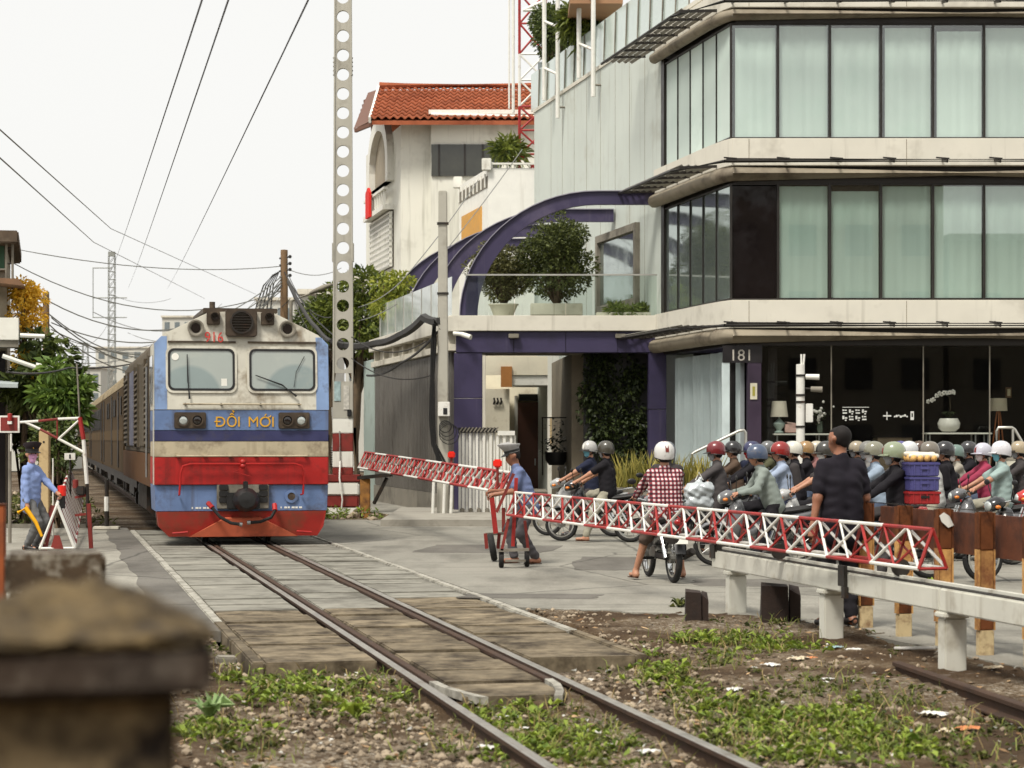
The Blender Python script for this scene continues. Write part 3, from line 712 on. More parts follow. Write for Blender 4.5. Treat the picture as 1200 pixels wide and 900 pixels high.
B_pane2 = mat('pale_grey_blind', C(206,220,212), 0.85, var=0.06, vs=0.6, dirt=C(194,212,202), dirt_amt=0.35, ds=0.7, rvar=0.12)
B_sidep = mat('mirror_side_pane', C(168,180,174), 0.03, 0.75, var=0.04, spec=1.0)
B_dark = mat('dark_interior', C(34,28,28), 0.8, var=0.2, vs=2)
B_purple = mat('purple_cladding', C(54,47,78), 0.5, var=0.1, vs=1.5, dirt=C(42,37,62), dirt_amt=0.35, ds=0.9, streak=C(88,80,100), streak_amt=0.25)
B_glass = glass('shop_glass', (0.92,0.93,0.92), 0.01, 0.6)
B_curt = mat('pale_curtain', C(206,216,216), 0.8, var=0.05, vs=2)

M_brow = mat('brow_slat_grey', C(150,146,136), 0.5, 0.3)
off = thing('office_building', 'grey corner office with green glass storeys and dark shop front', 'building', (BX, F, 0), 0.0)
RX = 9.5                                    # how far the front runs to the right
def fz(py): return zat(py, F)
zb = [(fz(403), fz(352)), (fz(213), fz(163)), (fz(25), fz(-16))]          # floor bands
S = Matrix.Rotation(TH, 3, 'Z')             # the side facade runs along the railway
def side(y, x=0.0, z=0.0): p = S @ Vector((x, y, 0)); return (p.x, p.y, z)
SL = 19.0
# bands: concrete strips round the corner with a rounded stained beam below
for i, (z0, z1) in enumerate(zb):
    zm = z0 + (z1-z0)*0.36
    o1 = 0.16
    pts = [(RX, -o1), (-0.10, -o1), side(1.15, -o1)[:2], side(5.45, -o1)[:2], side(5.45, 0.5)[:2], (1.0, 0.6), (RX, 0.6)]
    pts[1:3] = [(0.0, -o1), (-0.16, 0.22), side(1.2, -o1)[:2]]
    b = MB(); b.prism(pts, 'z', zm, z1); b.build('floor_band', B_band, off, bevel=0.012)
    # rounded beam: swept half-round
    rr_ = (zm-z0)/2; path = [(RX, -o1-0.02), (0.02, -o1-0.02), (-0.16, 0.20), side(1.2, -o1-0.02)[:2], side(5.3, -o1-0.02)[:2]]
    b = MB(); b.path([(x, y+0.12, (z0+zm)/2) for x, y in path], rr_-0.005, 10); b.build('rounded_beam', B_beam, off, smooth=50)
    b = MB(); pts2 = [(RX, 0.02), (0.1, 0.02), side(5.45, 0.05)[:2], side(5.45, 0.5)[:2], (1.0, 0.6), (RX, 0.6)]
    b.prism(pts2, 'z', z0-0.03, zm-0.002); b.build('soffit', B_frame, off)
    # joints in the concrete strip
    for x in [0.35 + 1.085*3*k for k in range(4)]:
        b = MB(); b.box(x-0.006, x+0.006, -o1-0.004, -o1+0.02, zm+0.02, z1-0.02); b.build('joint', B_beam, off)
    # projecting rail with brackets (front) and slatted brow (side)
    zr = zm + 0.02
    b = MB(); b.path([(RX, -0.72, zr), (-0.20, -0.72, zr)], 0.035, 8); b.path([(RX, -0.60, zr+0.05), (-0.16, -0.60, zr+0.05)], 0.03, 8)
    aw = b.build('awning_rail', B_frame, off, smooth=50)
    for k in range(9):
        x = 0.0 + 1.085*k
        b = MB(); b.beam((x, -0.1, zr+0.10), (x+0.0, -0.72, zr+0.0), 0.03, 0.06); b.beam((x-0.22, -0.66, zr+0.08), (x+0.05, -0.66, zr+0.06), 0.03, 0.03); b.build('bracket', B_frame, aw)
    b = MB(); b.path([(-0.20, -0.72, zr), side(1.2, -0.95, zr), side(7.2, -0.95, zr)], 0.035, 8); b.build('brow_rail', B_frame, aw, smooth=50)
    for k in range(7):
        y = 0.6 + k*0.95
        b = MB(); b.beam(side(y, -0.95, zr), side(y, -0.12, zr+0.05), 0.03, 0.06)
        b.build('brow_bracket', B_frame, aw)
        for j in range(5):
            a0, a1 = -0.90 + j*0.155, -0.90 + j*0.155 + 0.08
            q = MB(); c0, c1 = Vector(side(y+0.03, (a0+a1)/2, zr+0.05)), Vector(side(y+0.90, (a0+a1)/2, zr+0.05)); q.beam(c0, c1, 0.08, 0.015, up=(0.8,0.2,1)); q.build('brow_slat', M_brow, aw)
# window rows
rows = [(zb[0][1], zb[1][0]-0.03), (zb[1][1], zb[2][0]-0.03)]
px = [857, 912, 973, 1033, 1094, 1154, 1215, 1276, 1337, 1398]
for r, (z0, z1) in enumerate(rows):
    xs = [xat(p, F)-BX for p in px]
    for k in range(len(xs)-1):
        x0, x1 = xs[k]+0.02, xs[k+1]-0.02
        if r == 0 and k == 0:
            b = MB(); b.box(x0, x1, 0.10, 0.13, z0+0.05, z1-0.05); b.build('dark_pane', mat('black_glass', C(22,17,18), 0.06, var=0.1, spec=0.5), off)
        else:
            b = MB(); b.box(x0, x1, 0.08, 0.09, z0+0.05, z1-0.03); wp_ = b.build('window_pane', B_upglass, off)
            n_ = 26; q_ = []; ph = rr.uniform(0, 6); am = rr.uniform(0.0008, 0.0035); gap = 0.05 if rr.random() < 0.2 else 0.0; dr = rr.choice((0, 0, 0, 0.1, 0.3))
            for i_ in range(n_+1):
                xx = x0+0.02+gap + (x1-x0-0.04-gap)*i_/n_; yy = 0.13 + am*math.sin(i_*1.5+ph) + am*0.6*math.sin(i_*0.6+ph*2); q_ += [(xx, yy, z0+0.06), (xx, yy+0.01*math.sin(i_), z1-0.05-dr*0.35)]
            b = MB(); b.add(q_, [(2*i_, 2*i_+2, 2*i_+3, 2*i_+1) for i_ in range(n_)]); b.build('blind', B_pane2 if r else B_pane, wp_, smooth=80)
        b = MB(); b.box(xs[k]-0.022, xs[k]+0.022, 0.03, 0.12, z0, z1); b.build('mullion', B_frame, off)
    b = MB(); b.box(-0.02, RX, 0.04, 0.14, z0, z0+0.045); b.box(-0.02, RX, 0.04, 0.14, z1-0.03, z1); b.build('window_frame', B_frame, off)
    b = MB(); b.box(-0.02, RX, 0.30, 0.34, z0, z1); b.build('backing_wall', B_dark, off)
    # side bay, five panes along the railway
    for k in range(5):
        y0, y1 = 0.12 + k*0.98, 0.12 + (k+1)*0.98
        ps = [side(y, x, 0)[:2] for y, x in ((y0+0.012, 0.03), (y1-0.012, 0.03), (y1-0.012, 0.06), (y0+0.012, 0.06))]
        b = MB(); b.prism(ps, 'z', z0+0.06, z1-0.04); b.build('side_pane', B_sidep if r == 0 else B_pane2, off)
        ps = [side(y, x, 0)[:2] for y, x in ((y1-0.012, 0.0), (y1+0.012, 0.0), (y1+0.012, 0.08), (y1-0.012, 0.08))]
        b = MB(); b.prism(ps, 'z', z0+0.04, z1-0.03); b.build('side_mullion', B_frame, off)
    ps = [side(y, x, 0)[:2] for y, x in ((0.10, -0.01), (5.2, -0.01), (5.2, 0.09), (0.10, 0.09))]
    b = MB(); b.prism(ps, 'z', z0+0.002, z0+0.055); b.prism(ps, 'z', z1-0.035, z1-0.002); b.build('side_frame', B_frame, off)
    ps = [side(y, x, 0)[:2] for y, x in ((5.03, -0.03), (5.28, -0.03), (5.28, 0.2), (5.03, 0.2))]
    b = MB(); b.prism(ps, 'z', z0-0.2, z1+0.1); b.build('bay_jamb', B_frame, off)
# the rendered side wall
ps = [side(y, x, 0)[:2] for y, x in ((5.3, 0.0), (SL, 0.0), (SL, 6.0), (5.3, 6.0))]
ZW = 11.25
b = MB(); b.prism(ps, 'z', 4.65, ZW); b.build('side_wall', B_wall, off)
b = MB(); b.prism([side(y, x, 0)[:2] for y, x in ((12.5, 0.0), (SL, 0.0), (SL, 6.0), (12.5, 6.0))], 'z', -0.1, 4.648); b.build('lower_side_wall', B_wall, off)
for y in (6.8, 8.2, 9.6, 11.1, 12.6, 14.0, 15.4, 16.8):
    b = MB(); b.prism([side(yy, x, 0)[:2] for yy, x in ((y-0.008, -0.004), (y+0.008, -0.004), (y+0.008, 0.02), (y-0.008, 0.02))], 'z', 4.7, ZW-0.01); b.build('wall_joint', B_beam, off)
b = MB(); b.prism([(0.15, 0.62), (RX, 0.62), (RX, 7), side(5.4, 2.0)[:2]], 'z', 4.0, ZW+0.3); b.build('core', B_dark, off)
b = MB(); b.prism([side(y, x, 0)[:2] for y, x in ((0.0, -0.03), (SL+0.03, -0.03), (SL+0.03, 0.15), (0.0, 0.15))], 'z', ZW+0.002, ZW+0.10); b.build('parapet_cap', B_band, off)
# roof railing of glass
k = 0; y = 3.2
G_rail = mat('frosted_rail_glass', C(190,204,196), 0.15, var=0.05, spec=0.8, coat=0.4)
while y < SL-0.3:
    ps = [side(yy, x, 0)[:2] for yy, x in ((y+0.03, 0.05), (y+1.07, 0.05), (y+1.07, 0.065), (y+0.03, 0.065))]
    b = MB(); b.prism(ps, 'z', ZW+0.12, ZW+1.22); b.build('railing_pane', G_rail, off)
    p0, p1 = side(y, 0.03, ZW+0.10), side(y-0.12, 0.03, ZW+1.2)
    b = MB(); b.beam(p0, p1, 0.05, 0.03); b.build('railing_post', M_concd, off); y += 1.1
# window in the side wall over the terrace, in a deep pale frame
for a0, a1, za, zc, m, nm in ((7.25, 11.2, 4.95, 6.95, M_white, 'terrace_window_frame'),):
    o_ = [(a0, za), (a1, za), (a1, zc), (a0, zc)]; i_ = [(a0+0.18, za+0.2), (a1-0.18, za+0.2), (a1-0.18, zc-0.18), (a0+0.18, zc-0.18)]
    b = MB(); b.ring(o_, i_, 'x', -0.12, 0.05); b.v = [tuple(S @ Vector((x, yy, z))) for x, yy, z in b.v]; tf = b.build(nm, M_concd, off)
    b = MB(); b.prism(i_, 'x', -0.03, -0.005); b.v = [tuple(S @ Vector((x, yy, z))) for x, yy, z in b.v]; b.build('terrace_window_pane', B_sidep, tf)
# ground floor
zf = 0.35                                    # shop floor level
b = MB(); b.prism([(-0.1, -0.3), (RX, -0.3), (RX, 6), side(6.0)[:2], side(0.0, -0.12)[:2]], 'z', -0.1, zf); b.build('plinth', M_concd, off)
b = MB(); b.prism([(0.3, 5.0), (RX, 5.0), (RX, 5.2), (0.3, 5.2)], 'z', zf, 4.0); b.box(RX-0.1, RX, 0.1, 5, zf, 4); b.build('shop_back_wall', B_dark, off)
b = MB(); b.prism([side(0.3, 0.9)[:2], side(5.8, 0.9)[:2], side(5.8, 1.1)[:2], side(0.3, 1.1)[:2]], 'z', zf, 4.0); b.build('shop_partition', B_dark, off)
gx_ = [xat(p, F)-BX for p in (893, 975, 1083, 1161, 1240, 1320, 1398)]
for x0, x1 in zip(gx_[:-1], gx_[1:]):
    b = MB(); b.box(x0+0.012, x1-0.012, 0.10, 0.115, zf+0.03, 3.70); b.build('shop_pane', B_glass, off)
    b = MB(); b.box(x1-0.012, x1+0.012, 0.09, 0.125, zf, 3.70); b.build('glass_joint', M_concd, off)
x0, x1 = xat(876, F)-BX, xat(892, F)-BX
b = MB(); b.box(x0, x1, -0.02, 0.3, zf, 3.70); b.build('purple_pier', mat('dark_purple', C(54,40,58), 0.5, var=0.1), off)
b = MB(); b.box(xat(879,F)-BX, xat(887,F)-BX, -0.045, -0.021, fz(468), fz(449)); pl = b.build('plaque', mat('cream_plaque', C(222,214,190), 0.5), off)
b = MB(); b.box(xat(881.5,F)-BX, xat(884.5,F)-BX, -0.05, -0.046, fz(464), fz(453)); b.build('plaque_mark', mat('gold_mark', C(170,160,70), 0.5), pl)
b = MB(); b.box(xat(847,F)-BX, xat(893,F)-BX, -0.03, 0.06, fz(425), fz(405)); sg = b.build('number_fascia', mat('fascia_black', C(28,24,26), 0.4, var=0.1), off)
text('number_text', '181', 0.33, (xat(868.5,F)-BX, -0.034, fz(417)), (R(90),0,0), mat('sign_grey', C(176,170,160), 0.4), sg, 0.004)
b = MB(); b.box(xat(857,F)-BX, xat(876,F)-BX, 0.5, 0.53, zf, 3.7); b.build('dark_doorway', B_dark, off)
# curtained side bay
b = MB(); n = 90; q = []
for i in range(n+1):
    y = 0.15 + (5.0-0.15)*i/n; d = 0.24 + 0.09*math.sin(i*1.5) + 0.04*math.sin(i*0.53)
    q += [side(y, d, zf+0.02), side(y, d, 3.6)]
b.add(q, [(2*i, 2*i+2, 2*i+3, 2*i+1) for i in range(n)]); b.build('curtain', B_curt, off, smooth=80)
for k in range(5):
    y0, y1 = 0.1 + k*1.0, 1.1 + k*1.0
    b = MB(); b.prism([side(yy, x, 0)[:2] for yy, x in ((y0+0.01, 0.02), (y1-0.01, 0.02), (y1-0.01, 0.035), (y0+0.01, 0.035))], 'z', zf+0.02, 3.7); b.build('bay_pane', glass('bay_glass', (0.94,0.95,0.95), 0.01, 0.25), off)
b = MB(); b.box(xat(846,F)-BX, xat(855,F)-BX, -0.02, 0.10, zf, fz(425)); b.build('pale_post', mat('pale_blue_post', C(196,208,208), 0.4), off)
# stickers on the glass
ic = MB(); x0 = xat(988,F)-BX
for j in range(2):
    for i in range(4):
        x = x0 + i*0.135; z = fz(482.5 + j*7.5)
        for a_, c_, w_, h_ in [((0,.035,.03,.035),(.04,.04,.05,.025),(.005,-.02,.09,.03)), ((0,0,.04,.07),(.05,.01,.05,.03),(.05,-.035,.035,.025))][(i+j)%2]: ic.box(x+a_, x+a_+w_, 0.090, 0.094, z+c_-.02, z+c_+h_-.02)
ic.box(x0, x0+0.55, 0.090, 0.094, fz(477.5), fz(476.8)); 
M_dec = mat('white_decal', C(206,206,200), 0.5)
ic.build('glass_decal', M_dec, off)
ic = MB(); x = xat(1038,F)-BX; z = fz(487)
ic.box(x+0.03, x+0.05, 0.090, 0.094, z-0.09, z+0.08); ic.box(x-0.04, x+0.13, 0.091, 0.0945, z-0.02, z+0.01)
for i in range(7): ic.prism(circ(x+0.20+i*0.043, z-0.02+0.012*(i%3), 0.018+0.008*(i%2), 8), 'y', 0.090, 0.094)
ic.ring([(x+.53,z-.09),(x+.60,z-.09),(x+.60,z+.09),(x+.53,z+.09)],[(x+.55,z-.03),(x+.58,z-.03),(x+.58,z+.05),(x+.55,z+.05)],'y',0.090,0.094)
ic.build('glass_decal', M_dec, off)
# sidewalk with a kerb, and steps
sheet('sidewalk', [(BX-7.2, F-1.2), (BX+14, F-1.2), (BX+14, F-0.31), (BX-0.12, F-0.31), (BX-0.12, F+0.2), (BX-2.0, F+7), (BX-7.2, F+7)], 0.13, mat('paving', C(150,145,134), 0.85, var=0.12, vs=1.5, dirt=C(100,94,84), dirt_amt=0.4, ds=1), thick=0.25)
# ------------------------------------------------------------------ things inside the shop window and on its steps
def world(x, y, z=0): return (BX+x, F+y, z)
def tablelamp(px_, py0, d, h, label):
    p = at(px_, py0, d); t = thing('table_lamp', label, 'lamp', p)
    b = MB(); b.lathe([(0.10,0),(0.10,0.02),(0.05,0.05),(0.12,0.14),(0.13,0.19),(0.06,0.26),(0.02,0.30),(0.02,0.36)], 16); b.build('base', mat('lamp_ceramic', C(170,186,178), 0.2), t, smooth=50)
    b = MB(); b.lathe([(0.19,0.33),(0.15,0.66),(0.145,0.66),(0.185,0.33)], 20); b.build('lamp_shade', mat('linen_shade', C(214,206,188), 0.8), t, smooth=40)
SF = F + 0.5
def stand(px0, px1, py, d, label, m):
    z = zat(py, d); x0, x1 = xat(px0, d), xat(px1, d)
    t = thing('console_table', label, 'table', ((x0+x1)/2, d, zf)); w_ = (x1-x0)/2; h = z-zf
    b = MB(); b.box(-w_, w_, -0.25, 0.25, h-0.035, h); b.build('table_top', m, t, bevel=0.006)
    for sx in (-w_+0.08, w_-0.08, w_*0.5):
        for sy in (-0.2, 0.2): b = MB(); b.box(sx-0.015, sx+0.015, sy-0.015, sy+0.015, 0, h-0.036); b.build('leg', M_steel, t)
M_top = mat('white_laminate', C(216,214,204), 0.3)
stand(905, 976, 508, SF, 'white topped console table in the window beside purple pier', M_top)
stand(1083, 1160, 507, SF, 'white topped console table carrying the orchid in the window', M_top)
tablelamp(913, 507, SF, 0.6, 'small table lamp with ceramic base on console by purple pier')
# orchid
p = at(1112, 506, SF); t = thing('orchid_pot', 'white orchid arching from a round white pot in the window', 'plant', p)
b = MB(); b.lathe([(0.14,0),(0.22,0.08),(0.24,0.18),(0.19,0.28),(0.17,0.28),(0.20,0.17),(0.001,0.1)], 18); b.build('pot', M_top, t, smooth=50)
lf = MB()
for i in range(16):
    a = rr.uniform(0, 6.28); l_ = rr.uniform(0.15, 0.3); q = Vector((math.cos(a), math.sin(a), 0)); n_ = Vector((-q.y, q.x, 0))*0.04
    c0 = Vector((0,0,0.26)); c1 = c0 + q*l_*0.6 + Vector((0,0,0.16)); c2 = c0 + q*l_ + Vector((0,0,0.10))
    lf.add([c0-n_*0.5, c0+n_*0.5, c1+n_, c1-n_, c2], [(0,1,2,3), (3,2,4)])
lf.build('leaves', leafmat('orchid_leaf', C(34,46,26), C(56,64,40)), t)
st = MB(); st.path([(0,0,0.25), (0.03,0,0.5), (0.02,0,0.72), (-0.12,0,0.80), (-0.42,0,0.62)], 0.008, 5); st.build('stem', mat('orchid_stem', C(70,60,40)), t)
M_petal = mat('white_petal', C(232,228,220), 0.6)
for i in range(11):
    f_ = i/10; x = -0.44 + 0.55*f_ + rr.uniform(-.02,.02); z = 0.62 + 0.22*math.sin(f_*2.0) + rr.uniform(-.03,.03)
    b = MB()
    for k in range(5):
        a = k*1.257 + i; b.sph((x + 0.03*math.cos(a), -0.03+rr.uniform(-.05,.05), z + 0.03*math.sin(a)), (0.02, 0.01, 0.022), 6, 4)
    b.build('flower', M_petal, t, smooth=60)
# white bouquet
p = at(961, 507, SF); t = thing('bouquet', 'bunch of white flowers in a vase beside the white pole', 'plant', p)
b = MB(); b.lathe([(0.05,0),(0.07,0.1),(0.05,0.2),(0.06,0.24)], 12); b.build('vase', mat('vase_glass', C(70,80,70), 0.15), t, smooth=50)
lf = MB()
for i in range(60):
    c = Vector((rr.gauss(0,0.10), rr.gauss(0,0.08), 0.36 + rr.gauss(0,0.09))); a = rr.uniform(0,6.28); q = Vector((math.cos(a), math.sin(a), rr.uniform(-.5,.5)))*0.07; n_ = q.cross(Vector((0.2,0.1,1))).normalized()*0.022
    lf.add([c-q*.5, c+n_, c+q*.5, c-n_], [(0,1,2,3)])
lf.build('leaves', leafmat('bouquet_leaf', C(50,66,40), C(90,104,70)), t)
b = MB()
for i in range(26): b.sph((rr.gauss(0,0.11), rr.uniform(-.1,.02), 0.40 + rr.gauss(0,0.10)), rr.uniform(0.022,0.04), 6, 4)
b.build('blossoms', M_petal, t, smooth=60)
p = at(926, 507, SF); t = thing('gift_box', 'small pinkish patterned box on console by table lamp', 'box', p)
b = MB(); b.cb(0,0,0.09,0.24,0.2,0.18); b.build('carton', mat('pink_card', C(196,160,150), 0.7, var=0.3, vs=14), t, bevel=0.01)
b = MB(); b.obox((0.02,0,0.20), (0.22,0.18,0.03), (0.1,0.15,0.3)); b.build('lid', mat('pink_lid', C(206,176,166), 0.7, var=0.2, vs=14), t)
# reception counter
p = at(1046, 560, F+2.0); t = thing('reception_counter', 'beige reception counter block inside the dark shop', 'counter', (p.x, F+2.0, zf))
b = MB(); b.cb(0,0,0.72,0.75,0.6,1.44); b.build('block', mat('counter_beige', C(150,132,108), 0.6), t, bevel=0.01)
b = MB(); b.cb(0,-0.02,1.46,0.82,0.68,0.035); b.build('counter_top', B_dark, t, bevel=0.006)
p = at(910, 540, F+1.8); t = thing('armchair', 'brown upholstered armchair behind the console table', 'chair', (p.x, F+1.9, zf))
M_arm = mat('brown_upholstery', C(116,92,70), 0.85, var=0.12)
for nm, bx_ in (('seat', (-0.5,0.5,-0.4,0.4,0.2,0.45)), ('backrest', (-0.5,0.5,0.25,0.45,0.452,0.95)), ('armrest', (-0.62,-0.502,-0.4,0.4,0.1,0.65)), ('armrest', (0.502,0.62,-0.4,0.4,0.1,0.65)), ('base', (-0.5,0.5,-0.38,0.38,0.0,0.198))):
    b = MB(); b.box(*bx_); b.build(nm, M_arm, t, bevel=0.03)
# tripod floor lamp
p = at(1170, 560, F+1.1); t = thing('floor_lamp', 'floor lamp with beige drum shade on wooden tripod legs', 'lamp', (p.x, F+1.1, zf))
hz_ = zat(480, F+1.1)-zf
b = MB(); b.lathe([(0.19,hz_-0.03),(0.175,hz_+0.24),(0.17,hz_+0.24),(0.185,hz_-0.03)], 22); b.build('lamp_shade', mat('beige_shade', C(190,180,156), 0.8), t, smooth=40)
for k in range(3):
    a = 0.4 + k*2.094; b = MB(); b.tube((0.03*math.cos(a), 0.03*math.sin(a), hz_), (0.30*math.cos(a), 0.30*math.sin(a), 0), 0.016, 0.013); b.build('leg', mat('oiled_wood', C(156,92,48), 0.5), t)
p = at(1182, 466, F+1.6); t = thing('wall_lamp', 'small framed sconce on dark wall above the floor lamp', 'lamp', (p.x, p.y, p.z))
b = MB(); b.box(-0.06,0.06,0,0.05,0,0.22); b.build('plate', M_arm, t, bevel=0.005)
b = MB(); b.box(-0.03,0.03,-0.03,-0.001,0.04,0.18); b.build('diffuser', mat('sconce_cream', C(200,188,150), 0.5), t)
# white bin at the right step
p = at(1191, 545, F-0.75); t = thing('cylinder_bin', 'pale cylindrical bin beside the right stair handrail', 'bin', (p.x, p.y, 0.13))
b = MB(); b.lathe([(0.24,0),(0.26,0.9),(0.25,1.2),(0.23,1.2),(0.23,0.9)], 22); b.build('body', mat('pale_bin', C(196,192,176), 0.5), t, smooth=40)
b = MB(); b.lathe([(0.262,1.2),(0.262,1.24),(0.001,1.26)], 22); b.build('rim', M_concd, t, smooth=40)
# handrails
def handrail(pts, posts, label):
    t = thing('handrail', label, 'handrail', (pts[0][0], pts[0][1], 0.13)); o = Vector((pts[0][0], pts[0][1], 0.13))
    b = MB(); b.path([Vector(p)-o for p in pts], 0.03, 8); b.build('rail', M_steelb, t, smooth=50)
    for p in posts: b = MB(); b.tube(Vector(p)-o, Vector((p[0], p[1], 0.13))-o, 0.026, n=8); b.build('post', M_steelb, t, smooth=50)
M_steelb = mat('brushed_steel', C(188,186,178), 0.4, 0.6, var=0.06)
d = F-0.8
handrail([at(811,560,d), at(811,532,d), at(814,530,d), at(866,505,d), at(872,504,d), at(874,507,d), at(874,540,d)], [at(811,545,d), at(874,530,d)], 'steel stair handrail in front of the pale curtained window')
handrail([at(1168,540,d), at(1168,505,d), at(1170,501,d), at(1186,501,d), at(1189,503,d), at(1206,532,d)], [at(1168,530,d), at(1187,503,d)], 'steel stair handrail at the right beside the floor lamp')
for k in range(2):
    sheet('entrance_step', [(BX-0.1, F-0.90+0.3*k), (BX+3.2, F-0.90+0.3*k), (BX+3.2, F-0.305), (BX-0.1, F-0.305)], 0.20+0.08*k, M_concd, thick=0.075)
# cctv pole in front of the shop
d = 43.6; p = at(938, 560, d); t = thing('camera_pole', 'white pole with clamps and surveillance cameras before shop window', 'pole', (p.x, d, 0))
zt = zat(427, d)
b = MB(); b.lathe([(0.085,0),(0.085,zt),(0.001,zt+0.01)], 16); b.build('pole', M_whitem, t, smooth=40)
b = MB(); b.tube((0.02,-0.02,zt-0.1),(0.015,-0.02,zt+0.2),0.02); b.tube((0.05,-0.02,zt-0.1),(0.075,-0.02,zt+0.2),0.02); b.build('antenna', M_whitem, t)
for pz in (440, 463, 471, 500):
    z = zat(pz, d); b = MB(); b.lathe([(0.098,z-0.02),(0.098,z+0.02)], 16); b.build('clamp', M_iron, t, smooth=40)
for py_, x0, x1, m in ((441.5, 0.10, 0.36, M_white), (456, 0.20, 0.42, M_concd)):
    z = zat(py_, d); b = MB(); b.tube((x0, -0.03, z), (x1, -0.08, z-0.01), 0.052, 0.058, n=12); h = b.build('camera', m, t, smooth=40)
    b = MB(); b.tube((0.04, 0, z+0.02), (x0+0.06, -0.03, z), 0.018); b.build('camera_arm', M_iron, h)
b = MB(); b.box(0.10,0.24,-0.06,0.08,zat(495,d),zat(473,d)); b.build('junction_box', M_whitem, t, bevel=0.01)
# ------------------------------------------------------------------ purple gateway with the terrace and its pergola
PD = 51.2
xL, xR = xat(531, PD), xat(779, PD)
gate = thing('gateway_house', 'purple gateway under a concrete terrace with glass balustrade and purple arches', 'building', (xL, PD, 0), 0.0)
def gx2(px_): return xat(px_, PD)-xL
def gz(py): return zat(py, PD)
GW = xR-xL
zt0, zt1 = gz(388), gz(370)
TL = 12.5                                   # terrace depth along the railway
def gs(y, x=0.0): p = S @ Vector((x, y, 0)); return (p.x, p.y)
b = MB(); b.prism([(-0.08,-0.12), (GW-0.2,-0.12), (GW-0.1+gs(4.2)[0], 4.2*TC), (1.5+gs(4.2)[0], 4.2*TC), (1.5+gs(TL)[0], TL*TC), gs(TL,-0.08)], 'z', zt0, zt1); b.build('terrace_slab', B_band, gate, bevel=0.01)
# beam in purple panels
xs = [gx2(p) for p in (534, 602, 663, 724, 777)]
for x0, x1 in zip(xs[:-1], xs[1:]):
    b = MB(); b.box(x0+0.006, x1-0.006, -0.02, 0.5, gz(413), zt0-0.01); b.build('beam_panel', B_purple, gate, bevel=0.006)
b = MB(); b.box(xs[0]+0.01, xs[-1], 0.0, 0.48, gz(412), zt0-0.012); b.build('beam_core', B_dark, gate)
for zz0, zz1 in ((-0.1, gz(467)), (gz(467)+0.012, gz(413)-0.01)):
    b = MB(); b.box(gx2(532), gx2(565), 0.0, 0.5, zz0, zz1); b.build('left_pier_panel', B_purple, gate, bevel=0.006)
for zz0, zz1 in ((-0.1, gz(480)), (gz(480)+0.012, gz(413)-0.01)):
    b = MB(); b.box(gx2(760), gx2(781), 0.0, 0.5, zz0, zz1); b.build('right_pier_panel', B_purple, gate, bevel=0.006)
b = MB(); b.box(gx2(565)+0.003, gx2(569), 0.02, 0.4, -0.1, gz(416)); b.build('pier_trim', M_conc, gate)
for px_ in (602, 727):
    b = MB(); b.cb(gx2(px_), -0.10, gz(394), 0.24, 0.16, 0.10); b.build('wall_light', M_concd, gate, bevel=0.01)
# carport ceiling, side walls of the passage
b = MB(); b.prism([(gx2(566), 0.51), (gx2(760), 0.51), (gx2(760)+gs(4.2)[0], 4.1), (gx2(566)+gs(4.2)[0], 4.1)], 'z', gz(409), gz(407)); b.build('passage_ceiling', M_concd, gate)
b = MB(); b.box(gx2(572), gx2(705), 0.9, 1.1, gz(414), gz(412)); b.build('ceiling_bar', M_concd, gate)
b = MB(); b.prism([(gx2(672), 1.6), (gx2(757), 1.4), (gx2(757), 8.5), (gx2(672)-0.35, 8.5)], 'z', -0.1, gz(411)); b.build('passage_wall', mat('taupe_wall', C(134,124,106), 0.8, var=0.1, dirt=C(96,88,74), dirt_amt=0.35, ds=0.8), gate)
# the long wall beside the lane: grey ribbed doors under a concrete fascia
M_rib = mat('ribbed_grey_metal', C(108,104,98), 0.5, 0.2, var=0.08, vs=1.5, dirt=C(78,72,66), dirt_amt=0.3, ds=0.8, streak=C(82,76,68), streak_amt=0.3)
z_top = gz(411); 
def lane(y0, y1, x0, x1, z0, z1, nm, m, bev=0.0):
    b = MB(); b.prism([gs(y0,x0), gs(y1,x0), gs(y1,x1), gs(y0,x1)], 'z', z0, z1); return b.build(nm, m, gate, bevel=bev)
dy = [0.35, 2.9, 5.8, 9.0, 12.4]
for y0, y1 in zip(dy[:-1], dy[1:]):
    pnl = lane(y0+0.02, y1-0.02, 0.02, 0.10, 0.45, z_top-0.02, 'door_panel', M_rib)
    y = y0+0.12
    while y < y1-0.1:
        b = MB(); b.prism([gs(y,-0.005), gs(y+0.03,-0.02), gs(y+0.09,-0.02), gs(y+0.12,-0.005), gs(y+0.12,0.021), gs(y,0.021)], 'z', 0.47, z_top-0.03); b.build('rib', M_rib, pnl); y += 0.24
lane(0.3, 12.5, -0.03, 0.2, -0.1, 0.45, 'wall_base', M_concd)
lane(0.0, 12.6, -0.10, 0.25, z_top, z_top+0.16, 'door_rail', M_conc, 0.01)
lane(0.0, 12.6, 0.08, 0.2, z_top+0.16, zt0-0.02, 'recess', M_conc)
for y in (0.2, 1.9, 3.6, 5.3, 7.0, 8.7, 10.4, 12.1): lane(y, y+0.14, -0.06, 0.1, z_top+0.162, zt0-0.01, 'recess_rib', M_conc)
lane(-0.12, 12.6, -0.16, 0.3, zt0-0.0095, zt1-0.02, 'terrace_edge', B_band, 0.01)
lane(12.55, 14.6, -0.02, 0.2, -0.1, z_top+0.25, 'end_wall', mat('teal_grey_panel', C(166,180,172), 0.6, var=0.06, dirt=C(130,140,132), dirt_amt=0.25))
if 0: b.prism([gs(12.7, 0.2), (gx2(672)+gs(12.7)[0], 12.7*TC), (gx2(672)+gs(12.9)[0], 12.9*TC), gs(12.9, 0.2)], 'z', 0, 3.0)
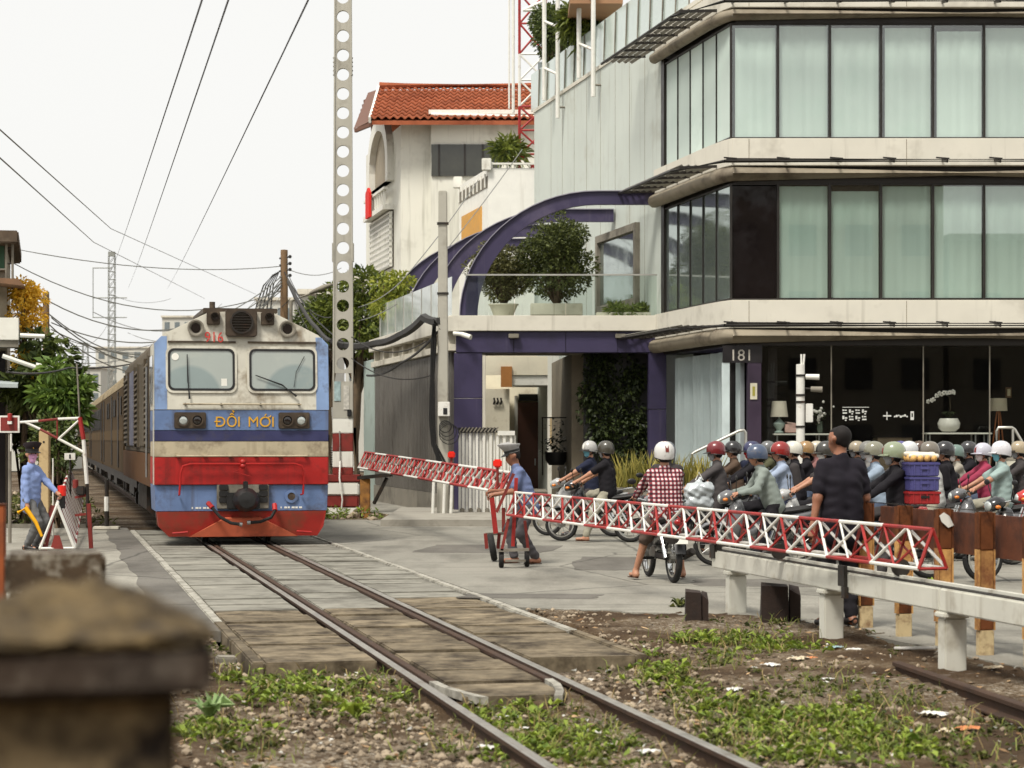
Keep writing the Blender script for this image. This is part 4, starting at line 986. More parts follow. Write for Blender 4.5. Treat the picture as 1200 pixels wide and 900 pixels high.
# glass balustrade
B_bal = glass('balustrade_glass', (0.86,0.90,0.88), 0.01, 0.6)
xs = [gx2(p) for p in (545, 603, 663, 695, 770)]
for x0, x1 in zip(xs[:-1], xs[1:]):
    b = MB(); b.box(x0+0.01, x1-0.01, -0.02, -0.008, zt1+0.01, gz(323)); b.build('balustrade_pane', B_bal, gate)
b = MB(); b.box(xs[0], xs[-1], -0.035, 0.008, gz(323), gz(323)+0.035); b.build('top_rail', M_steelb, gate)
y = 0.3
while y < 11.5:
    b = MB(); b.prism([gs(y+0.02,0.02), gs(y+1.35,0.02), gs(y+1.35,0.032), gs(y+0.02,0.032)], 'z', zt1+0.01, gz(323)); b.build('balustrade_pane', mat('hazy_rail_glass', C(200,208,202), 0.12, var=0.1, spec=0.8, coat=0.5), gate)
    b = MB(); b.beam((*gs(y+1.38, 0.02), zt1), (*gs(y+1.38, 0.02), gz(323)), 0.03, 0.03); b.build('balustrade_post', M_steelb, gate); y += 1.42
# pergola arches
B_arch = mat('arch_purple', C(55,48,78), 0.5, var=0.1, vs=1.5, dirt=C(84,76,100), dirt_amt=0.3, ds=0.9, streak=C(96,90,106), streak_amt=0.25)
x_end = gx2(772); zc = gz(372); ztop = gz(224)
for k in range(4):
    ox, oy = (S @ Vector((0, 4.15*k, 0)))[:2]
    x_foot = gx2(539); rx = gx2(700)-x_foot; rz = ztop-zc
    outer, inner = [], []
    for i in range(17):
        a = R(90*i/16)
        outer.append((x_foot + rx*(1-math.cos(a)), zc + rz*math.sin(a)))
        inner.append((x_foot + 0.40 + (rx-0.40)*(1-math.cos(a)), zc + (rz-0.30)*math.sin(a)))
    outer.append((x_end, ztop)); inner.append((x_end, ztop-0.30))
    b = MB(); q = []
    for (xo, zo), (xi, zi) in zip(outer, inner): q.append([(xo+ox, oy+0.05, zo), (xi+ox, oy+0.05, zi), (xi+ox, oy+0.22, zi), (xo+ox, oy+0.22, zo)])
    b.loft(q); b.build('arch', B_arch, gate, smooth=25)
    b = MB(); q = []
    for (xo, zo), (xi, zi) in zip(outer, inner):
        n_ = Vector((xo-xi, 0, zo-zi)).normalized()*0.02
        q.append([(xo+ox, oy-0.01, zo), (xo+ox+n_.x, oy-0.01, zo+n_.z), (xo+ox+n_.x, oy+0.28, zo+n_.z), (xo+ox, oy+0.28, zo)])
    b.loft(q); b.build('arch_capping', mat('arch_cap', C(150,146,160), 0.4, 0.2), gate, smooth=25)
b = MB(); b.tube((gx2(534)-0.05,-0.12,gz(391)), (gx2(541),-0.16,gz(392)), 0.05, n=10); b.tube((gx2(541),-0.16,gz(392)), (gx2(552),-0.30,gz(396)), 0.055, 0.06, n=12); b.build('security_camera', M_white, gate, smooth=50)

# ------------------------------------------------------------------ white folding gate pushed to the side
d = 49.6; x0, x1 = xat(537,d), xat(605,d); zz = zat(507,d)
t = thing('folding_gate', 'white slatted folding gate pushed against the purple pier', 'gate', ((x0+x1)/2, d, 0))
w_ = (x1-x0)/2; n = 17; 
for i in range(n):
    x = -w_ + 2*w_*(i+0.5)/n; h = zz if i < 11 else zz-0.06
    b = MB(); b.cb(x, 0.03*(-1)**i, h/2+0.06, 2*w_/n-0.012, 0.05, h-0.12); b.build('slat', M_whitem, t, bevel=0.006)
b = MB(); b.box(-w_, w_*0.35, -0.09, 0.09, zz, zz+0.11); cap = b.build('top_rail', M_black, t)
for i in range(11):
    x = -w_ + i*w_*1.35/11; b = MB(); b.beam((x+0.02,-0.1,zz+0.01),(x+0.10,-0.1,zz+0.12),0.02,0.03); b.build('scissor_bar', M_concd, cap)
b = MB(); b.box(w_*0.36, w_*0.95, -0.09, 0.09, zz-0.06, zz+0.04); b.build('end_cap', M_whitem, t)
for i in range(7):
    x = -w_ + 2*w_*(i+0.5)/7; b = MB(); b.box(x-0.05, x+0.05, -0.10, 0.10, 0.0, 0.22); b.build('roller_foot', M_concd, t, bevel=0.02)

# ------------------------------------------------------------------ white house seen through the passage
H0 = 62.0; hx = lambda p: xat(p, H0)-xat(610, H0); hzz = lambda p: zat(p, H0)
wh = thing('courtyard_house', 'cream white house with dark door seen through the gateway', 'house', (xat(610, H0), H0, 0))
M_cream = mat('cream_wall', C(226,218,196), 0.75, var=0.05, dirt=C(170,158,132), dirt_amt=0.25, streak=C(150,140,118), streak_amt=0.2)
M_door = mat('brown_door', C(84,52,40), 0.5, var=0.15, vs=4)
b = MB(); b.box(hx(555), hx(700), 2.2, 2.5, -0.1, hzz(380)); b.build('wall', M_cream, wh)
b = MB(); b.box(hx(560), hx(597), -0.2, 2.0, -0.1, hzz(456)); b.build('front_wall', M_cream, wh)
b = MB(); b.box(hx(597)+0.01, hx(642), -0.3, 1.9, hzz(452), hzz(440)); b.build('balcony_slab', M_white, wh, bevel=0.01)
b = MB(); b.box(hx(560), hx(642), -0.35, -0.2, hzz(440)+0.003, hzz(418)); b.build('balcony_front', M_cream, wh)
b = MB(); b.box(hx(587), hx(600), -0.42, -0.36, hzz(454), hzz(430)); b.build('shutter', mat('orange_wood', C(176,118,62), 0.6, var=0.15), wh)
b = MB(); b.box(hx(641)+0.01, hx(668), -0.5, 0.4, -0.1, hzz(405)); b.build('column', M_white, wh)
b = MB(); b.box(hx(607), hx(632), 2.10, 2.19, -0.1, hzz(470)); dr = b.build('door', M_door, wh)
b = MB(); b.box(hx(603), hx(607)-0.005, 2.08, 2.19, -0.1, hzz(462)); b.box(hx(632)+0.005, hx(637), 2.08, 2.19, -0.1, hzz(462)); b.build('door_frame', M_white, wh)
b = MB(); b.cb(hx(628), 2.07, 1.1, 0.04, 0.05, 0.2); b.build('handle', M_steel, dr)
b = MB(); b.box(hx(608), hx(631), 2.10, 2.19, hzz(468), hzz(460)); b.build('fanlight', M_black, wh)
b = MB(); b.box(hx(644), hx(666), -0.62, -0.51, hzz(523), hzz(490)); b.build('meter_box', mat('tan_box', C(190,168,130), 0.7), wh, bevel=0.01)
for i in range(3):
    x = hx(579+i*4); b = MB(); b.path([(x,-0.25,hzz(467)), (x+0.02,-0.3,hzz(470)), (x-0.01,-0.26,hzz(474))], 0.03, 5); b.build('wall_hook', M_iron, wh)
for i, (p0, p1) in enumerate(((604, 642), (606, 640))):
    b = MB(); b.box(hx(p0), hx(p1), -3.2+i*0.5, 2.0, -0.1, 0.18+0.17*i); b.build('step', M_concd, wh)
t = thing('hanging_planter', 'dark planter with trailing plant on a bracket in the gateway', 'planter', at(652, 545, 54.5))
b = MB(); b.lathe([(0.18,0.0),(0.27,0.12),(0.29,0.32),(0.26,0.32),(0.001,0.2)], 14); b.build('pot', M_black, t, smooth=50)
for s in (-1, 1): b = MB(); b.tube((0.34*s,0,-0.25),(0.34*s,0,1.15),0.015); b.build('bracket', M_iron, t)
b = MB(); b.box(-0.36,0.36,-0.03,0.03,1.15,1.18); b.build('bracket_bar', M_iron, t)
lf = MB()
for i in range(160):
    c = Vector((rr.gauss(0,0.15), rr.gauss(0,0.12), 0.3 + abs(rr.gauss(0,0.35)))); a = rr.uniform(0,6.28); q = Vector((math.cos(a), math.sin(a), rr.uniform(-.8,.8)))*0.12; n_ = q.cross(Vector((0.2,0.1,1))).normalized()*0.035
    lf.add([c-q*.5, c+n_, c+q*.5, c-n_], [(0,1,2,3)])
lf.build('foliage', leafmat('dark_leaf', C(22,30,18), C(44,52,30)), t)

# ------------------------------------------------------------------ red-tiled house behind
TD = 76.0; tx = lambda p: xat(p, TD)-xat(470, TD); tz = lambda p: zat(p, TD)
M_raft = mat('rafter_brown', C(104,72,58), 0.7)
rh = thing('tiled_house', 'pale house with orange tiled roof and arched side balcony', 'house', (xat(470,TD), TD, 0))
M_hw = mat('house_render', C(220,218,206), 0.75, var=0.05, vs=0.6, dirt=C(168,164,150), dirt_amt=0.25, ds=0.5, streak=C(150,146,132), streak_amt=0.35)
RW = tx(640)
DP = 8.5; sp = lambda y, x=0.0: tuple((S @ Vector((x, y, 0)))[:2])
zE = zat(140, TD-0.9); zR = zat(104, TD+4.2)
b = MB(); b.prism([(0,0), (tx(506),0), (tx(506)+sp(DP)[0], DP), sp(DP)], 'z', -0.1, zE-0.05); b.build('wall', M_hw, rh)
b = MB(); b.prism([(tx(506)-0.02,-0.35), (RW,-0.35), (RW,6), (tx(506)-0.02,6)], 'z', -0.1, tz(133)); b.build('front_wall', M_hw, rh)
b = MB(); b.box(tx(503), RW, -0.5, -0.2, tz(136)+0.004, tz(131)); b.build('eaves_board', M_white, rh)
b = MB(); b.box(tx(506), tx(585), -0.42, -0.352, tz(208), tz(171)); wn_ = b.build('window', mat('bronze_glass', C(52,52,44), 0.08, var=0.2, coat=0.6), rh)
for p_ in (515, 545, 566): b = MB(); b.box(tx(p_)-0.03, tx(p_)+0.03, -0.46, -0.425, tz(208), tz(171)); b.build('mullion', B_frame, wn_)
b = MB(); b.tube((tx(506), -0.55, tz(137)), (RW, -0.55, tz(140)), 0.06); b.build('gutter', M_white, rh)
# roof: wavy tiles, front slope; each course its own strip
M_tile = mat('clay_tile', C(150,86,60), 0.9, spec=0.1, var=0.25, vs=1.5, dirt=C(112,58,40), dirt_amt=0.4, ds=0.8, rvar=0.08)
ncr = 9; x0, x1 = tx(436), tx(640); ry0, ry1 = -0.9, 4.2
rf = MB(); rf.prism([(ry0, zE-0.05), (ry1, zR-0.05), (ry1+5.1, zE-0.05), (ry1+5.1, zE-0.15), (ry1, zR-0.2), (ry0, zE-0.18)], 'x', x0+0.05, x1); roof = rf.build('roof', M_tile, rh)
wvl = 0.26; nxw = int((x1-x0)/wvl*6)
for c_ in range(ncr):
    f0, f1 = c_/ncr, (c_+1.12)/ncr
    b = MB(); q = []
    for i in range(nxw+1):
        x = x0 + (x1-x0)*i/nxw; w = 0.045*math.cos(2*math.pi*(x-x0)/wvl)
        for f_, dz in ((f0, 0.10), (f0, 0.05), (f1, 0.02)):
            q.append((x, ry0 + (ry1-ry0)*f_, zE + (zR-zE)*f_ + dz + w))
    b.add(q, [(3*i+j, 3*i+3+j, 3*i+4+j, 3*i+1+j) for i in range(nxw) for j in (0, 1)])
    # top surface runs between the lip and the next course
    b.f = []; b.m = []
    for i in range(nxw):
        b.f += [(3*i, 3*i+3, 3*i+5, 3*i+2), (3*i+1, 3*i+4, 3*i+3, 3*i)]; b.m += [0, 0]
    b.build('tile_course', M_tile, roof, smooth=50)
b = MB(); b.path([(x0, ry1, zR+0.1), (x1, ry1, zR+0.1)], 0.14, 8); b.build('ridge', M_tile, roof)
# gable overhang with rafters
b = MB(); b.add([(x0,ry0,zE-0.05),(x0,ry1,zR),(x0-0.45,ry1+0.6,zR-0.05),(x0-0.62,ry0+0.6,zE-0.25)], [(0,1,2,3)]); b.add([(x0,ry1,zR),(x0,ry1+5,zE-0.4),(x0-0.5,ry1+5,zE-0.5),(x0-0.45,ry1+0.6,zR-0.05)], [(0,1,2,3)]); b.build('verge', M_raft, roof)
b = MB(); b.beam((x0-0.02,ry0-0.02,zE-0.02),(x0-0.02,ry1,zR+0.04),0.08,0.2); b.build('barge_board', M_white, roof)
for i in range(7):
    f_ = i/6.5; b = MB(); p_ = Vector((x0, ry0+(ry1-ry0)*f_, zE+(zR-zE)*f_-0.18)); b.beam(p_, p_+Vector((-0.55,0.6,-0.12)), 0.10, 0.12); b.build('rafter', M_raft, roof)
# side with arch, balcony and lattice (along the railway)
def ts(name, poly, xa, xb, m, bev=0):
    b = MB(); b.prism(poly, 'x', xa, xb); b.v = [tuple(S @ Vector((x, y, z))) for x, y, z in b.v]; return b.build(name, m, rh, bevel=bev)
AR = [(2.0, tz(205))] + [(2.0 + 2.0*(1-math.cos(R(a))), tz(180) + 1.3*math.sin(R(a))) for a in range(0, 181, 15)] + [(6.0, tz(205))]
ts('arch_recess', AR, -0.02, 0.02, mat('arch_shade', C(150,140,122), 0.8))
OUT = [(1.5, tz(205))] + [(1.5 + 2.5*(1-math.cos(R(a))), tz(180) + 1.8*math.sin(R(a))) for a in range(0, 181, 15)] + [(6.5, tz(205))]
b = MB(); b.ring(OUT, AR, 'x', -0.25, 0.0); b.v = [tuple(S @ Vector((x, y, z))) for x, y, z in b.v]; b.build('arch_trim', M_white, rh)
ts('balcony_slab', [(1.5,tz(240)),(6.5,tz(240)),(6.5,tz(234)),(1.5,tz(234))], -0.4, 0.0, M_white)
for k in range(9): ts('baluster', [(1.7+k*0.55,tz(234)),(1.78+k*0.55,tz(234)),(1.78+k*0.55,tz(216)),(1.7+k*0.55,tz(216))], -0.34, -0.28, M_white)
ts('balcony_rail', [(1.5,tz(216)),(6.5,tz(216)),(6.5,tz(213)),(1.5,tz(213))], -0.38, -0.24, M_white)
ts('red_banner', [(4.2,tz(240)),(5.2,tz(240)),(5.2,tz(208)),(4.6,tz(203)),(4.2,tz(210))], -0.50, -0.42, mat('red_cloth', C(214,36,28), 0.8))
for k in range(10):
    z = tz(306) + k*0.2; ts('lattice_bar', [(1.6,z),(6.6,z),(6.6,z+0.07),(1.6,z+0.07)], -0.16, -0.05, M_white)
for k in range(14): ts('lattice_upright', [(1.6+k*0.37,tz(308)),(1.68+k*0.37,tz(308)),(1.68+k*0.37,tz(244)),(1.6+k*0.37,tz(244))], -0.16, -0.06, M_white)
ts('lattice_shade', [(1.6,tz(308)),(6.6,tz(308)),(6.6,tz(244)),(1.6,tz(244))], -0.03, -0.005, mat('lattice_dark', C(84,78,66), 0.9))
# white annex with roof terrace
AD = 70.0; ax = lambda p: xat(p, AD)-xat(572, AD); az = lambda p: zat(p, AD)
an = thing('white_annex', 'low white annex with roof terrace rail and orange door', 'house', (xat(572,AD), AD, 0))
b = MB(); b.prism([(0,0), (ax(640),0), (ax(640),5), (sp(5)[0],5*TC)], 'z', -0.1, az(197)); b.build('wall', mat('annex_white', C(232,230,222), 0.7, var=0.04, streak=C(180,174,160), streak_amt=0.2), an)
b = MB(); b.box(-0.1, ax(640), -0.08, 0.05, az(193), az(191)); b.tube((0.1,0,az(197)),(0.1,0,az(190)),0.05); b.build('terrace_rail', M_white, an)
for i in range(6): b = MB(); x = ax(576+i*9); b.tube((x,0,az(197)),(x,0,az(192.5)),0.02,n=6); b.build('rail_post', M_white, an)
b = MB(); b.prism([sp(0.05,-0.02), sp(5,-0.02), sp(5,0.1), sp(0.05,0.1)], 'z', az(219), az(206)); 
bl = b.build('side_railing', M_concd, an)
for i in range(8): b = MB(); p_ = sp(0.2+i*0.65,-0.06); b.tube((*p_,az(219)),(*p_,az(203)),0.03,n=6); b.build('railing_post', M_white, bl)
b = MB(); b.prism([sp(1.0,-0.04), sp(4.4,-0.04), sp(4.4,0.0), sp(1.0,0.0)], 'z', az(268), az(238)); b.build('door', mat('ochre_door', C(206,150,62), 0.6), an)
for p_ in (0.0, 5.0): b = MB(); q = sp(p_,-0.05); b.box(q[0]-0.15,q[0]+0.15,q[1]-0.15,q[1]+0.15,az(200),az(186)); b.build('corner_post', M_white, an, bevel=0.02)
# ------------------------------------------------------------------ perforated concrete pole with red and white foot
PP = at(402, 600, 52.5); PPd = 52.5
M_pole = mat('pole_concrete', C(172,168,156), 0.85, var=0.08, vs=2, dirt=C(120,114,102), dirt_amt=0.3, ds=1.0, streak=C(112,106,94), streak_amt=0.25)
t = thing('perforated_pole', 'tall concrete pole pierced with round holes on red and white foot', 'pole', (PP.x, PPd, 0), 0.0)
zp = lambda py: zat(py, PPd)
b = MB()
pit = 0.4555; z = zp(447); zc0 = zp(426); nh = 0
def cell(b, hw, z0, z1, zc, r, y0, y1, n=24):
    """rectangular plate with a round hole"""
    outer, inner = [], []
    angs = [2*math.pi*(i+0.5)/n for i in range(n)] + [math.atan2(zz-zc, sx*hw) % (2*math.pi) for sx in (-1, 1) for zz in (z0, z1)]
    for a in sorted(angs):
        c, s_ = math.cos(a), math.sin(a)
        k = min(hw/abs(c) if abs(c) > 1e-6 else 9e9, ((z1-zc) if s_ > 0 else (zc-z0))/abs(s_) if abs(s_) > 1e-6 else 9e9)
        outer.append((c*k, zc + s_*k)); inner.append((r*c, zc + r*s_))
    b.ring(outer, inner, 'y', y0, y1)
k = 0
while zc0 + k*pit < 13.6:
    zc_ = zc0 + k*pit; hw = 0.238 - 0.0019*k
    cell(b, hw, zc_-pit/2, zc_+pit/2, zc_, 0.148, -0.06, 0.06); k += 1
b.build('web', M_pole, t)
zt = zc0 + (k-0.5)*pit
b = MB(); ht = 0.238 - 0.0019*k
for s in (-1, 1): b.add([(s*0.242, -0.085, zp(447)), (s*0.205, -0.085, zp(447)), (s*0.205, 0.085, zp(447)), (s*0.242, 0.085, zp(447)),
                         (s*(ht+0.004), -0.085, zt), (s*(ht-0.03), -0.085, zt), (s*(ht-0.03), 0.085, zt), (s*(ht+0.004), 0.085, zt)], [(0,1,2,3),(4,7,6,5),(0,4,5,1),(1,5,6,2),(2,6,7,3),(3,7,4,0)])
b.build('flange', M_pole, t)
b = MB(); b.box(-0.236, 0.236, -0.09, 0.09, zp(492), zp(447)); b.build('solid_foot', M_pole, t)
for z_, w_ in ((zp(78), 0.205), (zp(296), 0.242)):
    for sx in (-1, 1): b = MB(); b.box(sx*w_-0.012, sx*w_+0.012, -0.10, 0.10, z_-0.22, z_+0.22); b.build('splice_plate', M_pole, t, bevel=0.004)
for s in (-1, 1):
    for i in range(5): b = MB(); b.tube((s*0.2,-0.02,zp(88)+0.1*i),(s*0.235,-0.02,zp(88)+0.1*i),0.018,n=6); b.build('bolt', M_concd, t)
for z0, z1, m in ((490, 507.5, M_white), (507.8, 529, M_redd), (529.3, 547.5, M_white), (547.8, 556, M_redd)):
    b = MB(); b.box(-0.24, 0.24, -0.1, 0.1, zp(z1), zp(z0)); b.build('painted_band', m, t, bevel=0.01)
for z0, z1, m, w_ in ((556, 565, M_redd, 0.44), (565.3, 580, M_white, 0.40), (580.3, 594, M_redd, 0.39), (594.2, 604, M_white, 0.38)):
    b = MB(); b.prism([(-w_,-0.36),(w_,-0.36),(w_,0.36),(-w_,0.36)], 'z', zp(z1) if z1 < 600 else -0.1, zp(z0)); b.build('plinth_band', m, t, bevel=0.03)
b = MB(); b.path([(-0.07,-0.13,zp(505)),(-0.06,-0.14,zp(540)),(-0.05,-0.46,zp(560)),(0.02,-0.46,zp(585)),(-0.01,-0.45,zp(598))], 0.02, 6); b.build('conduit', M_whitem, t, smooth=50)
for i in range(9): b = MB(); b.cb(-0.275, -0.02, zp(525)-i*0.055, 0.06, 0.03, 0.02); b.build('insulator', M_black, t)
b = MB(); b.cb(0.16, -0.12, zp(484), 0.1, 0.06, 0.16); b.build('meter', M_black, t, bevel=0.01)
for i, (z0, z1) in enumerate(((447, 470), (452, 480))):
    b = MB(); b.box(-0.2+0.22*i, -0.05+0.2*i, -0.105, -0.091, zp(z1), zp(z0)); b.build('poster', mat('old_poster%d' % i, (C(150,170,170), C(190,186,176))[i], 0.8, var=0.3, vs=12), t)
# rubble and weeds round its foot come later

# ------------------------------------------------------------------ concrete utility pole in front of the gateway
d = 49.0; t = thing('utility_pole', 'square concrete utility pole carrying black cables before the gateway', 'pole', (xat(519,d), d, 0))
zq = lambda p: zat(p, d)
b = MB(); b.add([(-0.13,-0.12,-0.1),(0.13,-0.12,-0.1),(0.13,0.12,-0.1),(-0.13,0.12,-0.1),(-0.095,-0.09,zq(224)),(0.095,-0.09,zq(224)),(0.095,0.09,zq(224)),(-0.095,0.09,zq(224))],
                [(0,1,5,4),(1,2,6,5),(2,3,7,6),(3,0,4,7),(4,5,6,7)]); b.build('shaft', M_pole, t, bevel=0.015)
b = MB(); b.box(-0.10, 0.16, -0.26, -0.12, zq(488), zq(471)); bx_ = b.build('meter_box', M_whitem, t, bevel=0.012)
b = MB(); b.cb(0.06, -0.265, zq(482), 0.09, 0.01, 0.14); b.build('meter_mark', M_black, bx_)
for i in range(9):
    o_ = rr.uniform(-.16, .0); pts = [(-0.14+o_*0.5, -0.15, zq(380)), (-0.10+o_, -0.18, zq(400)), (-0.17+o_*0.6, -0.17, zq(440)), (-0.14+o_, -0.16, zq(490)), (-0.12+o_*0.8, -0.17, zq(520)), (-0.02+rr.uniform(-.1,.15), -0.2, zq(548))]
    b = MB(); b.path(pts, rr.uniform(0.012, 0.026), 5); b.build('cable', M_rub, t, smooth=60)
for i in range(4):
    b = MB(); b.ring(circ(0.06+0.03*i, zq(500+i*3), 0.14+0.03*i, 14), circ(0.06+0.03*i, zq(500+i*3), 0.12+0.03*i, 14), 'y', -0.2-0.02*i, -0.18-0.02*i); b.build('cable_coil', M_rub, t)
for z_ in (zq(344), zq(262)): b = MB(); b.cb(0,0,z_,0.27-0.02,0.25,0.04); b.build('strap', M_iron, t)
for s, x in ((0, -0.22), (1, 0.02), (2, 0.18)): b = MB(); b.tube((x,-0.3,-0.02),(x+0.03,-0.28,zq(560)),0.035,n=8); b.build('conduit', M_whitem, t)

# ------------------------------------------------------------------ heavy cable bundle and the other wires
def wire(name, pts, r, label, sag=0.0, n=14, cat='wire', m=None):
    pts = [Vector(p) for p in pts]; q = []
    for a, c in zip(pts[:-1], pts[1:]):
        for i in range(n): f_ = i/n; q.append(a.lerp(c, f_) - Vector((0,0,sag*4*f_*(1-f_))))
    q.append(pts[-1]); o = q[0].copy(); b = MB(); b.path([p-o for p in q], r, 5)
    return tag(b.build(name, m or M_wire, None, loc=o, smooth=60), label, cat)
M_wire = mat('black_cable', C(48,46,44), 0.7, var=0.1)
M_wireg = mat('grey_cable', C(120,120,116), 0.7, var=0.1)
wire('cable_bundle', [at(516,376,48.9), at(497,372,50), at(470,392,55), at(440,402,58), at(405,405,60), at(388,398,60)], 0.10, 'thick black cable bundle sagging from square pole to perforated pole', 0.05, 6)
wire('cable', [at(516,385,48.9), at(470,425,54), at(430,440,57)], 0.03, 'thin cable looping below the thick bundle over the grey doors', 0.1)
wire('cable', [at(388,400,60), at(372,385,62), at(355,362,64), at(338,330,66)], 0.06, 'dark cables rising from perforated pole to wooden pole behind locomotive', 0.05)
wire('overhead_wire', [at(240,-10,16), at(130,318,190)], 0.0075, 'leftmost of three long overhead wires running down the railway', 0.15, 24)
wire('overhead_wire', [at(271,-10,16), at(150,338,200)], 0.0075, 'middle of three long overhead wires running down the railway', 0.15, 24)
wire('overhead_wire', [at(366,-10,16), at(196,338,200)], 0.0075, 'rightmost of three long overhead wires ending above the locomotive', 0.15, 24)
wire('overhead_wire', [at(-10,143,30), at(130,268,70), at(300,345,140)], 0.012, 'upper wire slanting down from the left edge of the sky', 0.0, m=M_wireg)
wire('overhead_wire', [at(-10,176,30), at(110,284,70), at(240,350,140)], 0.012, 'lower wire slanting down from the left edge of the sky', 0.0, m=M_wireg)
wire('overhead_wire', [at(14,291,60), at(330,312,74), at(400,314,90)], 0.014, 'faint level wire highest above the train roof', 0.3, m=M_wireg)
for i, (y0, y1, x0, sg_) in enumerate(((330, 322, 20, 1.6), (333, 324, 20, 2.4), (352, 327, 30, 2.6), (378, 329, 60, 1.2), (372, 331, 60, 2.0), (386, 334, 60, 1.4))):
    wire('overhead_wire', [at(x0, y0, 62), at(332, y1, 74)], 0.019, '%s of the sagging wires from wooden pole to the left houses' % ('first', 'second', 'third', 'fourth', 'fifth', 'lowest')[i], sg_, 20, m=M_wireg)
for i, (x0, y0, x1, y1, d0, d1, sg_) in enumerate(((15,308,330,340,64,74,1.0),(70,395,300,352,80,120,1.5),(90,400,330,346,80,110,2.0),(110,366,260,356,90,140,1.2),(60,410,240,372,80,140,0.8),(130,345,200,350,180,190,0.5),(20,365,130,372,62,180,1.6),(80,425,200,395,80,130,0.5),(150,390,334,337,100,74,1.0))):
    wire('overhead_wire', [at(x0,y0,d0), at(x1,y1,d1)], 0.017, 'fine stray wire %s of the tangle above the train' % ('highest', 'second', 'third', 'fourth', 'fifth', 'sixth', 'seventh', 'lowest', 'rightmost')[i], sg_, 16, m=M_wireg)
for i, (x0, y0, d0, x1, y1, d1, sg_) in enumerate(((338,322,73,388,372,60,0.4),(338,330,73,388,410,60,0.5),(412,395,52,500,400,49.5,0.3),(412,420,52,505,440,49.5,0.25),(340,350,70,300,362,90,0.3))):
    wire('cable', [at(x0,y0,d0), at(x1,y1,d1)], 0.014, ('upper slack cable right of the wooden pole', 'lower slack cable right of the wooden pole', 'slack cable between the two concrete poles', 'lower slack cable between the two concrete poles', 'short cable left of the wooden pole')[i], sg_, 12)
wire('overhead_wire', [at(8,436,34), at(80,431,44), at(165,424,60)], 0.02, 'black cable crossing low above the coach roofs', 0.06)
wire('overhead_wire', [at(333,318,74), at(402,400,58)], 0.02, 'wire from wooden pole down to perforated pole', 0.3)
wire('overhead_wire', [at(420,360,58), at(470,330,60), at(560,212,68)], 0.014, 'thin wire climbing past the pale house to white annex', 0.1, m=M_wireg)
wire('overhead_wire', [at(420,376,58), at(480,345,60), at(612,175,68)], 0.014, 'second thin wire climbing past the pale house to lattice mast', 0.1, m=M_wireg)

# ------------------------------------------------------------------ wooden poles, street lamp
M_pwood = mat('pole_wood', C(124,98,70), 0.85, var=0.2, vs=4, dirt=C(84,64,46), dirt_amt=0.4, ds=2)
d = 74; t = thing('wooden_pole', 'brown wooden pole with insulators behind the locomotive', 'pole', (xat(333,d), d, 0)); z1 = zat(293,d)
b = MB(); b.lathe([(0.16,0),(0.12,z1),(0.001,z1+0.02)], 10); b.build('shaft', M_pwood, t, smooth=50)
for i, py_ in enumerate((303, 311, 318, 325)):
    b = MB(); z_ = zat(py_, d); b.tube((-0.16,-0.05,z_),(0.16,-0.05,z_+0.05),0.03); b.sph((0.2,-0.05,z_+0.06),0.06,8,6); b.build('insulator', M_black, t)
for i in range(5):
    b = MB(); b.path([(-0.15-0.05*i,-0.1,zat(318+i,d)),(-0.35-0.08*i,-0.15,zat(335,d)),(-0.4-0.12*i,-0.15,zat(352+i,d)),(-0.45-0.13*i,-0.1,zat(366,d))], 0.025, 5); b.build('drop_cable', M_wire, t, smooth=60)
d = 66; t = thing('street_lamp', 'grey street lamp on a slanting arm behind the locomotive', 'street lamp', (xat(341,d), d, 0))
b = MB(); b.tube((0,0,0),(0,0,zat(352,d)),0.06,0.05,n=8); b.build('post', M_concd, t)
b = MB(); b.path([(0,0,zat(353,d)), (0.45,0,zat(346,d)), (0.65,0,zat(343,d))], 0.035, 6); b.build('arm', M_concd, t)
b = MB(); q=[]
for f_, ry, rz in ((0,0.04,0.03),(0.15,0.13,0.07),(0.5,0.17,0.10),(0.8,0.12,0.07),(0.98,0.03,0.02)):
    c = Vector((0.55+f_*0.75, 0, zat(343.5,d)+0.28*f_)); q.append([c + Vector((0, ry*math.cos(a), rz*math.sin(a))) for a in [2*math.pi*i/12 for i in range(12)]])
b.loft(q); b.build('lamp_head', M_concd, t, smooth=60)
b = MB(); b.path([(1.05,-0.02,zat(337,d)), (1.1,-0.05,zat(345,d))], 0.05, 6); b.build('lamp_glass', M_white, t)
d = 60; t = thing('wooden_pole', 'bare wooden pole rising from yellow flowering shrub at left', 'pole', (xat(54,d), d, 0))
b = MB(); b.lathe([(0.13,0),(0.085,zat(342,d)),(0.001,zat(341.5,d))], 10); b.build('shaft', M_pwood, t, smooth=50)
b = MB(); b.cb(0,-0.1,zat(352,d),0.22,0.05,0.1); b.build('bracket', M_iron, t)

# ------------------------------------------------------------------ far lattice pylon down the line
M_gal = mat('galvanised', C(140,142,136), 0.6, 0.2, var=0.1)
def lattice(t, w0, w1, z1, n, m, r=0.03, nm='tower'):
    for sx in (-1,1):
        for sy in (-1,1): b = MB(); b.tube((sx*w0,sy*w0,0),(sx*w1,sy*w1,z1),r*1.4,n=5); b.build('leg', m, t)
    for i in range(n):
        z0_, z1_ = z1*i/n, z1*(i+1)/n; a = w0+(w1-w0)*i/n; c = w0+(w1-w0)*(i+1)/n
        b = MB()
        for s in (-1,1):
            b.tube((-a,s*a,z0_),(c,s*c,z1_),r,n=4,caps=False); b.tube((s*a,-a,z0_),(s*c,c,z1_),r,n=4,caps=False)
            b.tube((-c,s*c,z1_),(c,s*c,z1_),r,n=4,caps=False); b.tube((s*c,-c,z1_),(s*c,c,z1_),r,n=4,caps=False)
        b.build('lattice_bay', m, t)
